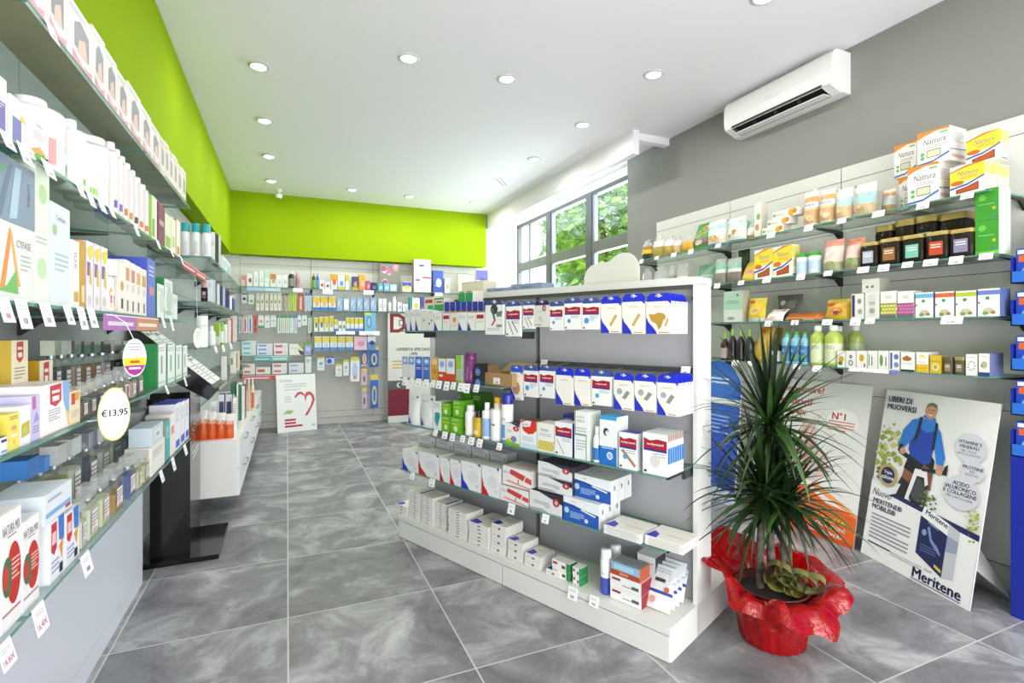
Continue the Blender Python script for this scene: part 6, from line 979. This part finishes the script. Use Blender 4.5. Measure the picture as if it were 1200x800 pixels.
hang2(0, 369, 390, 'lower hooks, back wall', [(280, 284, '#c8c8c8', '#dcdcdc', vt('#6a9a7a'), 'grey toothbrush pack'), (284.5, 290, '#d8d0d0', '#e8dcdc', vt('#c83a3a'), 'red toothbrush pack'), (290.5, 296, '#d0d4dc', '#dfe2ec', vt('#4a5ac0'), 'blue toothbrush pack'), (296.5, 302, '#c84a4a', '#d86a6a', vt('#8a2a3a'), 'crimson toothbrush pack'), (302.5, 309.5, '#dfe4df', '#e8ece8', [('C', .5, .6, .3, '#d88a7a'), ('R', 0, 0, 1, .2, '#4aa05a')], 'wide white green pack', 369, 384), (310, 316.5, '#d8dcd8', '#e6eae6', lnv('#a8a8a8'), 'white floss pack', 369, 384), (317, 324, '#d8dcd8', '#e6eae6', lnv('#b0b4b0'), 'white floss packet', 369, 383)]
    +[(325+i*4.9, 329.5+i*4.9, '#3f9a54', '#e0e8e2', vt(['#5ab06a', '#d8a0a0', '#7ac08a', '#d0d8d0'][i]), ['green edged pack', 'green pink pack', 'green white pack', 'green pale pack'][i], 369, 390) for i in range(4)]+[(344.6, 348, '#4a72c0', '#dfe6f4', vt('#7a9ad8'), 'blue edged pack'), (348.5, 353, '#d4d8e0', '#e4e8ee', lnv('#5a6ab0'), 'white pack, blue dot', 369, 383), (353.5, 360, '#d4e0dc', '#e4ecea', lnv('#6ab0a0'), 'white pack, mint dot', 369, 381), (361, 365, '#3f9a54', '#e0e8e2', vt('#6ab07a'), 'end green pack')], 'first')
ins = lambda c, f: [('C', .5, .45, .3, '#e8dc4a', .34), ('C', .5, .45, .18, f, .24), ('R', 0, 0, 1, .1, c)]
hang2(0, 0, 0, 'insole hooks, back wall', [(371.5, 380.5, '#dccf4a', '#e4e8f0', lnv('#7a9ad8'), 'white yellow foot pack', 418, 434), (382, 392, '#2f4fb0', '#c4d0ec', [('C', .4, .5, .3, '#2f4fc0')], 'blue foot pack', 418, 427), (393, 401, '#d8c83c', '#e8e8e0', lnv('#b8c0d0'), 'yellow white pack', 426, 441), (402, 409, '#d8c83c', '#e4e4e4', lnv('#a8b4c8'), 'yellow plaster pack', 421, 440), (410.5, 421.5, '#dcd04a', '#e8ecf4', [('C', .5, .5, .3, '#b8cce8', .4), ('C', .5, .2, .2, '#d88aa0', .1)], 'white sole pack', 418, 447), (423, 431, '#e0d04a', '#4a62c8', ins('#e0a0c0', '#d88ab8'), 'blue pink insole pack', 406, 429), (433, 444, '#e0d04a', '#2f62c8', ins('#2f4fb0', '#2f62c8'), 'blue yellow insole pack', 406, 430)], 'second')
hang2(0, 0, 0, 'lower insole hooks, back wall', [(423, 430.5, '#e0d04a', '#d8a8d0', ins('#e0b0d0', '#4a62c8'), 'pink insole pack', 432, 451), (423.5, 430.5, '#e0d04a', '#c8a8d4', ins('#d8b0d8', '#4a62c8'), 'lilac insole pack', 454, 479), (434, 443.5, '#e0d04a', '#3f6fd0', ins('#2f5fc0', '#3f6fd0'), 'royal blue insole pack', 439, 478)], 'second')
# ---------------------------------------------------------------- boards and posters
def board(name, bl, br, hgt, lean, th, arts, lab, cat, base='#f1f1f0', easel=False, extra=None, shape=None):
    """a printed board standing on the floor from bl to br (floor points), leaning back by lean"""
    bl, br = Vector((bl[0], bl[1])), Vector((br[0], br[1])); e = (br-bl); w = e.length; ang = math.atan2(e.y, e.x)
    root = empty(name, ((bl.x+br.x)/2, (bl.y+br.y)/2, 0), ang); L = math.hypot(hgt, lean); cs, sn = hgt/L, lean/L
    def face(x, z, l): return (x, z*sn-l*cs, z*cs+l*sn+th*sn*.0)
    face.__name__ = 'flat'
    m = Mb(); pts = shape or [(0, 0), (1, 0), (1, 1), (0, 1)]; P = [((x-.5)*w, z*L) for x, z in pts]
    up = th*sn
    m.poly([face(x, z, 0) for x, z in P], base); m.poly([face(x, z, -th) for x, z in P[::-1]], '#cfcfcd')
    for i in range(len(P)):
        j = (i+1) % len(P); m.poly([face(*P[j], 0), face(*P[i], 0), face(*P[i], -th), face(*P[j], -th)], '#dededc')
    for v in range(len(m.v)): x, y, z = m.v[v]; m.v[v] = (x, y, z+up)
    n = len(m.v)
    m.art(arts, w, L, face)
    for v in range(n, len(m.v)): x, y, z = m.v[v]; m.v[v] = (x, y, z+up)
    m.build('printed_panel', root)
    if easel:
        m = Mb(); yb = lean*.75+.2; m.poly([(.02, lean*.62, hgt*.6), (.02+.0, yb, .002), (w*.42, yb-.02, .002), (w*.36, lean*.3, hgt*.22)], '#d4d4d2'); m.poly([(w*.36, lean*.3+.003, hgt*.22), (w*.42, yb-.017, .002), (.02, yb+.003, .002), (.02, lean*.62+.003, hgt*.6)], '#bdbdbb'); m.build('easel_back', root)
    return tag(root, lab, cat)
NV = '#23265c'
def blob(cx, cy, r, n, cols, seed, sy=1):
    R = random.Random(seed); out = []
    for _ in range(n):
        a = R.uniform(0, 6.28); q = r*R.random()**.6; x, y = cx+q*math.cos(a), cy+q*math.sin(a)*sy; s = r*R.uniform(.12, .3)
        out.append(('P', [(x-s, y), (x, y-s*.5), (x+s, y+s*.2), (x, y+s*.6)], R.choice(cols)))
    return out
LEAF = ['#b4bc5a', '#8f9c3c', '#cfd08a', '#a4ac4a']
mer = [('P', [(0, .41), (0, .95), (.3, .98), (.6, .8), (.75, .3)], '#eeeff0')]
mer += blob(.13, .62, .14, 46, LEAF, 1, 1.0)+blob(.1, .74, .08, 16, LEAF, 2)+blob(.14, .5, .1, 30, ['#6a7a34', '#8f9c3c', '#b4bc5a'], 3, .6)
# rider
JB, JD = '#2f7fd8', '#2448b0'
mer += [('P', [(.3, .4), (.37, .4), (.5, .56), (.48, .62), (.4, .6)], '#2a2c30'),                           # rear wheel and leg shade
        ('P', [(.33, .46), (.44, .42), (.47, .56), (.36, .57)], '#8a5a44'), ('P', [(.55, .44), (.66, .42), (.66, .58), (.55, .6)], '#7f5240'),
        ('P', [(.34, .53), (.48, .5), (.56, .6), (.66, .56), (.66, .64), (.56, .72), (.4, .7)], '#1d1e22'),
        ('P', [(.29, .3), (.42, .3), (.46, .42), (.36, .45)], '#26272a'),
        ('C', .53, .4, .11, '#26272b', .115), ('C', .53, .4, .075, '#4a4b50', .085),
        ('P', [(.4, .3), (.44, .3), (.5, .5), (.58, .5), (.6, .44), (.63, .46), (.6, .55), (.47, .55)], '#eeeeee'),
        ('P', [(.36, .68), (.4, .63), (.56, .59), (.62, .62), (.64, .88), (.56, .93), (.46, .93), (.37, .86)], JD),
        ('P', [(.42, .93), (.6, .93), (.64, .86), (.54, .83), (.4, .87)], JB),
        ('P', [(.24, .7), (.3, .67), (.42, .8), (.46, .93), (.36, .91), (.27, .82)], JB),
        ('P', [(.6, .92), (.68, .85), (.76, .68), (.75, .62), (.68, .62), (.63, .76)], JB),
        ('P', [(.44, .94), (.47, .94), (.46, .82), (.42, .74), (.4, .75)], '#1d2740'), ('P', [(.61, .92), (.64, .91), (.64, .72), (.61, .7)], '#1d2740'),
        ('P', [(.24, .655), (.27, .63), (.54, .555), (.55, .585), (.29, .665)], '#25262a'), ('P', [(.52, .56), (.55, .545), (.78, .56), (.77, .595)], '#25262a'), ('P', [(.24, .65), (.27, .65), (.3, .71), (.25, .7)], '#25262a'), ('P', [(.76, .56), (.8, .56), (.8, .64), (.77, .62)], '#25262a'),
        ('C', .3, .655, .035, '#d09c80', .025), ('C', .72, .575, .035, '#d09c80', .026), ('P', [(.68, .62), (.76, .62), (.76, .585), (.69, .58)], '#c89478'),
        ('P', [(.5, .93), (.58, .92), (.58, .97), (.5, .97)], '#b9805f'), ('P', [(.46, .94), (.62, .92), (.6, .95), (.5, .97)], JB),
        ('C', .545, .995-.0, .062, '#cf9a78', .058), ('P', [(.48, .995), (.5, 1.045), (.55, 1.06), (.6, 1.045), (.615, .99), (.6, 1.02), (.55, 1.035), (.5, 1.02)], '#7a6f66'),
        ('R', .515, 1.0, .535, 1.006, '#4a3a30'), ('R', .56, 1.0, .58, 1.006, '#4a3a30'), ('P', [(.545, .995), (.555, .995), (.56, .978), (.54, .978)], '#b9805f'), ('P', [(.52, .968), (.575, .968), (.56, .958), (.535, .958)], '#f0e8e4')]
n_bg = 1+46+16+30
def fig(d):
    X = lambda x: .475+(x-.55)*.84; Y = lambda y: .4+(y-.3)*.735
    if d[0] == 'P': return ('P', [(X(x), Y(y)) for x, y in d[1]], d[2])
    if d[0] == 'C': return ('C', X(d[1]), Y(d[2]), d[3]*.84, d[4], d[5]*.76)
    return ('R', X(d[1]), Y(d[2]), X(d[3]), Y(d[4]), d[5])
mer = mer[:n_bg]+[fig(d) for d in mer[n_bg:]]
mer += blob(.56, .42, .08, 26, ['#3f5a28', '#5a7434', '#7a8c44'], 5, .8)+blob(.93, .42, .06, 20, LEAF, 6, 1.1)
mer += [('P', [(0, .45), (.2, .39), (1, .33), (1, 0), (0, 0)], '#f3f3f2'), ('P', [(.2, .39), (1, .33), (1, .36), (.26, .41)], NV)]+blob(.95, .37, .045, 16, LEAF, 8, 1.3)
mer += [('T', 'LIBERI DI', .165, .945, .032, NV, {'bold': .02, 'mw': .24}), ('T', 'MUOVERSI', .19, .9, .032, NV, {'bold': .02, 'mw': .29}),
        ('C', .84, .76, .12, '#d9d9e2', .075), ('C', .88, .65, .09, '#d9d9e2', .055), ('C', .82, .53, .14, '#d9d9e2', .085),
        ('T', 'VITAMINE E', .83, .785, .016, NV, {'bold': .015, 'mw': .2}), ('T', 'MINERALI', .83, .763, .016, NV, {'bold': .015, 'mw': .18}), ('T', 'PER OSSA E', .83, .742, .011, NV, {'mw': .18}), ('T', 'ARTICOLAZIONI', .83, .726, .011, NV, {'mw': .2}),
        ('T', 'PROTEINE', .88, .665, .016, NV, {'bold': .015, 'mw': .17}), ('T', 'PER', .88, .646, .011, NV), ('T', 'MUSCOLI', .88, .63, .011, NV, {'mw': .13}),
        ('T', 'ACIDO', .81, .573, .019, NV, {'bold': .015, 'mw': .16}), ('T', 'IALURONICO', .81, .549, .019, NV, {'bold': .015, 'mw': .24}), ('T', 'E COLLAGENE', .81, .525, .019, NV, {'bold': .015, 'mw': .26}), ('T', 'PER CARTILAGINI', .81, .502, .012, NV, {'mw': .22}),
        ('C', .16, .5, .098, '#b9a76a', .065), ('C', .16, .5, .072, NV, .048), ('T', 'Tripla', .16, .513, .022, '#fff', {'bold': .02, 'mw': .13}), ('T', 'azione', .16, .487, .022, '#fff', {'bold': .02, 'mw': .13}),
        ('T', 'Nuovo', .13, .385, .04, '#33344c', {'shear': .35, 'mw': .2}), ('T', 'MERITENE®', .2, .335, .028, NV, {'bold': .02, 'mw': .3}), ('T', 'MOBILIS®', .17, .3, .028, NV, {'bold': .02, 'mw': .26}),
        ('L', .06, .25, .46, 7, '#9a9aa6', .022), ('L', .06, .085, .3, 1, '#4a4a5a', .02), ('L', .3, .085, .6, 2, '#b4b4bc', .012),
        # pack shot
        ('P', [(.55, .14), (.79, .1), (.79, .31), (.55, .38)], '#f3f3f3'), ('P', [(.53, .15), (.77, .085), (.77, .3), (.53, .35)], '#1c2658'), ('P', [(.53, .35), (.77, .3), (.77, .36), (.55, .405)], '#f4f4f4'), ('P', [(.77, .085), (.86, .1), (.86, .34), (.77, .36)], '#c9cad2'), ('P', [(.77, .22), (.86, .23), (.86, .29), (.77, .3)], '#9aa0b8'),
        ('T', 'Meritene', .665, .362, .026, NV, {'bold': .01, 'mw': .2, 'rot': -.25}), ('T', 'Mobilis', .65, .322, .016, '#c4cce4', {'mw': .14, 'rot': -.25}),
        ('P', [(.6, .3), (.62, .31), (.65, .25), (.71, .22), (.74, .19), (.73, .185), (.69, .205), (.64, .235)], '#7a90c8'), ('C', .58, .27, .02, '#8aa0d0', .016), ('L', .56, .2, .7, 3, '#5a6490', .014), ('P', [(.7, .12), (.76, .105), (.76, .12), (.7, .135)], '#d8c83c'),
        ('T', 'Nestlé', .66, .088, .012, '#55565e', {'mw': .1}), ('T', 'Meritene', .73, .047, .052, NV, {'bold': .02, 'mw': .42}), ('L', .52, .01, .94, 1, '#8a8a94', .016)]
BLp, BRp = ground(1009.6, 647), ground(1136, 716)
board('advertising_board', BLp, BRp, 1.043, .18, .006, mer, 'white board with cyclist in blue jersey, standing by the blue display', 'poster', easel=True)
sma = [('P', [(0, 0), (1, 0), (1, .2), (.75, .22), (.55, .3), (.3, .26), (0, .2)], '#e8641e'), ('P', [(.45, .2), (.6, .3), (1, .18), (1, .2), (.62, .34)], '#f0a060'), ('P', [(0, .12), (1, .02), (1, 0), (0, 0)], '#d84a14'),
       ('P', [(.34, .34), (.62, .33), (.74, .42), (.7, .5), (.6, .56), (.56, .72), (.46, .74), (.42, .56), (.32, .44)], '#e4bfb4'), ('P', [(.5, .4), (.66, .42), (.62, .52), (.54, .64), (.5, .6)], '#d8a89a'), ('P', [(.58, .34), (.64, .34), (.6, .6), (.57, .7)], '#c8c4c4'),
       ('T', 'Smagliature?', .42, .93, .055, '#d8321e', {'bold': .02, 'mw': .68}), ('T', 'cicatrici?', .36, .85, .05, '#e05a2a', {'bold': .01, 'mw': .42}), ('T', 'pelle', .4, .77, .05, '#d8421e', {'bold': .02, 'mw': .3}),
       ('C', .8, .75, .13, '#f4f2f0', .085), ('T', 'N°1', .76, .785, .045, '#d8321e', {'bold': .02, 'mw': .18}), ('L', .68, .745, .9, 4, '#d87a6a', .018),
       ('T', 'NUOVA', .8, .13, .038, '#f6d23c', {'bold': .02, 'mw': .24}), ('T', 'CONFEZIONE', .8, .085, .022, '#fff', {'bold': .02, 'mw': .28}), ('T', 'STESSA FORMULA', .76, .04, .022, '#fff', {'bold': .02, 'mw': .4})]
board('advertising_board', (3.36, 3.03), (3.36, 2.19), 1.05, .2, .006, sma, 'pale board with orange foot and red lettering, leaning behind the plant', 'poster', base='#e6e5e2')
stn = [('P', [(0, 0), (1, 0), (1, .62), (.8, .72), (0, .74)], '#2f62c4'), ('C', .5, .9, .42, '#3f78d4', .14), ('T', 'BLOOM', .55, .9, .05, '#e8eef8', {'mw': .5}) if 0 else ('L', .35, .9, .75, 2, '#dfe8f6', .03), ('R', 0, .72, 1, .76, '#e8ecf2'), ('C', .5, .42, .4, '#2850c0', .2), ('C', .2, .36, .26, '#d84a4a', .1), ('C', .2, .36, .2, '#7ab0e8', .08), ('C', .15, .24, .16, '#6ac83c', .05), ('L', .2, .62, .8, 5, '#8ab0ec', .03), ('R', 0, 0, 1, .1, '#c8d4e8'), ('C', .75, .2, .2, '#1f3f9c', .1)]
t = board('cardboard_standee', (3.29, 3.62), (3.29, 3.1), 1.12, .1, .008, stn, 'blue cardboard standee with round top and yellow side panel behind the plant', 'standee', base='#3468c8', shape=[(0, 0), (1, 0), (1, .72)]+[(.5+.5*math.cos(i*math.pi/12), .86+.14*math.sin(i*math.pi/12)*1) for i in range(0, 13)]+[(0, .72)])
mb = Mb(); mb.box(-.33, .05, .62, -.2, .06, 1.26, '#dcc81e'); mb.box(-.33, .06, 0, -.31, .065, 1.26, '#cbb81a'); mb.build('side_panel', t)
cal = [('T', 'Colesia', .24, .9, .05, '#8a8a90', {'mw': .38}), ('L', .2, .82, .75, 2, '#c4c4c8', .04), ('L', .2, .73, .6, 1, '#c8b0b4', .03), ('L', .2, .6, .36, 3, '#c4c4c8', .04), ('P', [(.14, .32), (.24, .38), (.42, .37), (.34, .31)], '#a8b87a'),
       ('P', [(.44, .6), (.52, .68), (.62, .69), (.7, .64), (.7, .61), (.6, .65), (.53, .63), (.47, .58)], '#c84a50'), ('P', [(.7, .62), (.76, .68), (.86, .68), (.95, .61), (.97, .53), (.9, .42), (.78, .28), (.72, .25), (.7, .28), (.84, .42), (.9, .53), (.88, .6), (.82, .63), (.76, .6), (.72, .5)], '#cc545a'),
       ('R', .18, .19, .46, .225, '#b83a5a'), ('R', .18, .135, .46, .17, '#b83a5a'), ('R', .18, .08, .62, .115, '#b83a5a'), ('L', .86, .09, .95, 2, '#8a8a8a', .02)]
board('advertising_board', (-.12, 7.9), (.4, 8.03), .8, .1, .006, cal, 'white board with a red heart outline leaning below toothpaste shelves', 'poster')
a0, a1 = BACK.at(454.5, .06)[0], BACK.at(513, .06)[0]
der = [('R', 0, .06, .42, .3, '#7a1230'), ('R', 0, .3, .35, .38, '#5a5e60'), ('C', .22, .34, .05, '#e8e8e8'), ('C', .24, .34, .04, '#5a5e60'), ('P', [(.04, .82), (.04, .995), (.22, .995), (.34, .96), (.37, .91), (.34, .855), (.22, .82)], '#86161e'), ('P', [(.11, .85), (.11, .965), (.2, .965), (.27, .945), (.29, .908), (.27, .87), (.2, .85)], '#dedcd6'), ('T', 'D', .27, .91, .055, '#3a3a3c', {'mw': .14}), ('T', 'Derm', .43, .91, .03, '#3a3a3c', {'mw': .2}),
       ('T', 'OFFERTA SPECIALE', .5, .665, .026, '#3a3a3a', {'bold': .015, 'shear': .15, 'mw': .74}), ('T', '-30%', .5, .625, .026, '#3a3a3a', {'bold': .015, 'shear': .15}), ('L', .08, .55, .36, 3, '#d0b060', .03)]
o = board('advertising_board', (a0, 8.14), (a1, 8.14), 1.71, .02, .01, der, 'grey panel with large dark red letter on the back wall beside insoles', 'poster', base='#dedcd6')
# ---------------------------------------------------------------- black stand with sloping tray of leaflets
root = empty('leaflet_stand', (-.6, 3.95, 0)); 
one(-.19, -.27, 0, .21, .31, .03, BLACK).build('base_plate', root)
m = Mb(); m.box(-.16, -.22, .03, .05, .18, 1.04, BLACK)
def fx(x, z, l): return (.05+l, x-.02, z)
fx.__name__ = 'flat'
m.art([('T', 'UF', .3, .74, .1, '#e8e8e8', {'rot': 1.57, 'mw': .5, 'bold': .02}), ('P', [(.2, .6), (.8, .62), (.8, .635), (.2, .615)], '#d8d8d8'), ('P', [(.2, .57), (.8, .59), (.8, .605), (.2, .585)], '#d8d8d8')], .4, 1.0, fx, .03)
m.build('column', root)
X0, Z0, X1, Z1 = -.25, 1.45, .2, 1.045; m = Mb(); A = [(X0, -.24, Z0), (X1, -.24, Z1), (X1-.05, -.24, Z1-.06), (X0-.0, -.24, Z0-.2)]; Bq = [(x, .24, z) for x, _, z in A]
m.poly(A, BLACK); m.poly(Bq[::-1], BLACK)
for i in range(4): j = (i+1) % 4; m.poly([A[j], A[i], Bq[i], Bq[j]], BLACK)
m.box(X1-.006, -.24, Z1-.004, X1+.008, .24, Z1+.018, BLACK); m.build('sloping_tray', root)
tag(root, 'glossy black floor stand with sloping leaflet tray beside the lime side shelves', 'stand')
for i, (q, y) in enumerate(((.1, -.12), (.1, .12), (.52, -.12), (.52, .12))):
    m = Mb(); n = Vector((Z0-Z1, 0, X1-X0)).normalized(); dd = Vector((X1-X0, 0, Z1-Z0)); p0 = Vector((X0, y, Z0))+dd*q+n*(.003)
    def lf(x, z, l): return tuple(dd.normalized()*(z)+Vector((0, x, 0))+n*l)
    lf.__name__ = 'flat'
    Lz = dd.length*.4; c = [(-.1, 0), (.1, 0), (.1, Lz), (-.1, Lz)]
    m.poly([lf(x, z, .004) for x, z in c], '#f0f0ee'); m.poly([lf(x, z, 0) for x, z in c[::-1]], '#e4e4e2')
    for k in range(4): a, b = c[k], c[(k+1) % 4]; m.poly([lf(*a, 0), lf(*b, 0), lf(*b, .004), lf(*a, .004)], '#e6e6e4')
    m.art([LN_(.8, 6, '#b4b4b4', .12, .88, .1), ('R', .1, .06, .4, .16, '#1a1a1a'), ('R', .6, .06, .8, .14, '#2a2a2a')], .2, Lz, lf, 0, .0045)
    o = m.build('leaflet', None, (p0.x-.6, p0.y+3.95, p0.z)); tag(o, f'white printed leaflet on black sloping tray, {("upper", "lower")[i//2]} row, {("near", "far")[i%2]} one', 'leaflet')
# ---------------------------------------------------------------- blue floor display at the grey wall
root = empty('floor_display', (3.30, 1.06, 0)); DB = M('#1c2c9c', .35)
m = Mb(); m.box(0, -.31, 0, .28, .31, .8, DB); m.build('lower_body', root)
m = Mb(); m.box(.24, -.31, .8, .28, .31, 1.9, M('#20309e', .4)); m.build('back_board', root)
TZ = (.826, 1.03, 1.25, 1.47, 1.68)
for z in TZ:
    m = Mb(); m.box(.0, -.31, z-.03, .24, .31, z-.024, DB); m.box(0, -.31, z-.03, .006, .31, z+.03, M('#2f6fd0', .35))
    for s in (-.31, .305): m.box(0, s, z-.024, .24, s+.005, z+.1, DB)
    m.poly([(-.001, .2+.03*math.cos(i*.628), z+.012*math.sin(i*.628)) for i in range(10)], '#c8d8f0'); m.build('tray', root)
m = Mb(); m.box(.22, -.31, 1.86, .28, .31, 1.98, DB); m.art([('R', .1, .3, .9, .7, '#f0f0f0')], .62, .12, side_fn(.22, -1), 1.86); m.build('header', root)
tag(root, 'tall royal blue cardboard floor display of boxed goods against grey wall', 'display')
dbx = B('#2348b8', '#1c3a9c', d=.06, art=[('R', .06, .84, .94, .96, '#e8ecf4'), ('R', .1, .6, .6, .8, '#e0642c'), ('C', .5, .3, .3, '#8ab8ec', .18), ('C', .5, .3, .2, '#2f62c8', .12), ('C', .5, .34, .1, '#d0e4f8', .06)], name='tablet_box')
for i, z in enumerate(TZ):
    for j in range(5):
        o, d = dbx(.105, .165); o.location = (3.30+.05, 1.06+.245-j*.118, z-.0235); o.rotation_euler = (0, 0, -math.pi/2); tag(o, fit(f'blue box with orange square, {ORD[j]} from the wall shelves, {ORD[4-i]} tray of blue display'), 'box')
# ---------------------------------------------------------------- potted dracaena in red cellophane
PB = ground(905, 748); root = empty('potted_plant', (PB.x, PB.y, 0)); RED = noisy('red_cellophane', '#860206', '#a4060a', 16, .12, detail=3, bump=.9, dist=1.5)
m = Mb(); m.lathe([(.005, .002, M('#5a2018', .5)), (.12, .002), (.15, .24), (.16, .25), (.145, .25), (.14, .215), (.002, .215)], 24); m.build('pot', root)
m = Mb(); m.lathe([(.139, .222, noisy('soil', '#120d09', '#2c2018', 60, .9)), (.07, .235), (.001, .24)], 20); m.build('soil', root)
m = Mb(); rows = []; N = 72; va = math.atan2(-PB.y, -PB.x); R = random.Random(5)
def rim(th):
    """how far and how high the loose collar stands, by direction from the viewer's side"""
    d = th-va; c, s = math.cos(d), math.sin(d)           # c: towards the viewer, s>0: to the viewer's right
    h = .275-.07*c-.075*s; rr = .275+.045*s*s+.03*math.sin(3*d+1.0)
    if s > .6: h += .02
    return rr+.022*math.sin(9*d), h+.03*math.sin(5*d+.6)+.012*math.sin(13*d)
for k in range(15):
    f = k/14; ring = []
    for j in range(N):
        th = 2*math.pi*j/N; rr, hh = rim(th); pl = .006*math.sin(th*11)*min(1, f*3)+.004*math.sin(th*23+2)
        if f < .5: g = f/.5; r = .135+.035*g+pl; z = .004+.245*g
        else:
            g = (f-.5)/.5; r = .17+(rr-.17)*g**.8+pl+.012*math.sin(th*7+g*4)*g; z = .249+(hh-.249)*(g**1.5)+.05*math.sin(g*math.pi)*(1 if hh > .22 else .5)
        ring.append((r*math.cos(th), r*math.sin(th), z))
    rows.append(ring)
m.grid(rows, RED, True); m.poly(rows[0][::-1], RED); m.build('cellophane_wrap', root)
# olive ribbon bow
OL = M('#86843e', .3); m = Mb(); bx_ = Vector((math.cos(va), math.sin(va), 0)); by_ = Vector((-math.sin(va), math.cos(va), 0))
for k, (yy, an, rl) in enumerate(((.04, .3, .06), (.12, -.4, .06), (.0, 1.1, .05), (.09, .8, .055), (.15, .2, .055), (.05, -.8, .05), (.1, 1.4, .05))):
    c = bx_*.06+by_*yy+Vector((0, 0, .3+.016*(k % 3))); u = by_*math.cos(an)+Vector((0, 0, 1))*math.sin(an); v = bx_*.8+u.cross(bx_)*.3
    ra = []
    for q in range(17):
        b = 2*math.pi*q/16; p = c+u*rl*math.cos(b)+(u.cross(bx_))*rl*.62*math.sin(b); ra.append([p-bx_*.03+by_*.006, p+bx_*.03])
    m.grid(ra, OL)
m.tube([bx_*.03+by_*.06+Vector((0, 0, .3)), bx_*.03+by_*.06+Vector((0, 0, .22))], .012, OL); m.build('ribbon_bow', root)
BARK = noisy('bark', '#3a342c', '#6f675a', 40, .85, bump=.4)
C1 = Vector((0, 0, .985))+by_*-.012+bx_*-.0; C2 = Vector((0, 0, .66))+by_*-.04+bx_*.04; C3 = Vector((0, 0, .62))+by_*.05+bx_*-.03
for pts, r0 in (([by_*.0+Vector((0, 0, .21)), by_*-.01+Vector((0, 0, .5)), by_*.0+Vector((0, 0, .75)), C1], .02), ([by_*-.05+bx_*.02+Vector((0, 0, .21)), by_*-.05+bx_*.03+Vector((0, 0, .45)), C2], .018), ([by_*.04+bx_*-.03+Vector((0, 0, .21)), C3], .015)):
    m = Mb(); m.tube(pts, [r0*(1-.12*i) for i in range(len(pts))], BARK, 10); m.build('trunk', root)
LG_ = ['#16280f', '#1d3414', '#27441b', '#101d0c', '#3f5f2c']
def crown(c, n, lmin, lmax, seed, up):
    m = Mb(); R = random.Random(seed)
    for i in range(n):
        az = i*2.39996+R.uniform(-.3, .3); q = i/n; el = math.radians(82-q*112*up+R.uniform(-10, 10)); L = R.uniform(lmin, lmax)*(1-.15*q); wd = R.uniform(.009, .015)
        d = Vector((math.cos(az)*math.cos(el), math.sin(az)*math.cos(el), math.sin(el))); side = Vector((-math.sin(az), math.cos(az), 0)); p = c+Vector((0, 0, R.uniform(-.05, .04)))+d*.012
        rows = []; ns = 9; droop = R.uniform(.1, .34)*(1.15-abs(math.sin(el))*.5)
        for k in range(ns+1):
            f = k/ns; wv = wd*min(1, .45+f*3)*(1-f**2.2)+.0006; nrm = side.cross(d).normalized()
            rows.append([p-side*wv, p-nrm*wv*.22, p+side*wv]); d = (d+Vector((0, 0, -droop*(.3+f)*.6))).normalized(); p = p+d*(L/ns)
        m.grid(rows, M(LG_[R.randrange(5)], .3))
    return m
crown(C1, 120, .34, .52, 1, 1).build('leaf_crown', root); crown(C2, 120, .3, .48, 2, 1.0).build('leaf_crown', root); crown(C3, 100, .3, .46, 4, 1.0).build('leaf_crown', root)
tag(root, 'potted dracaena with strappy leaves, wrapped in red cellophane with olive bow', 'plant')
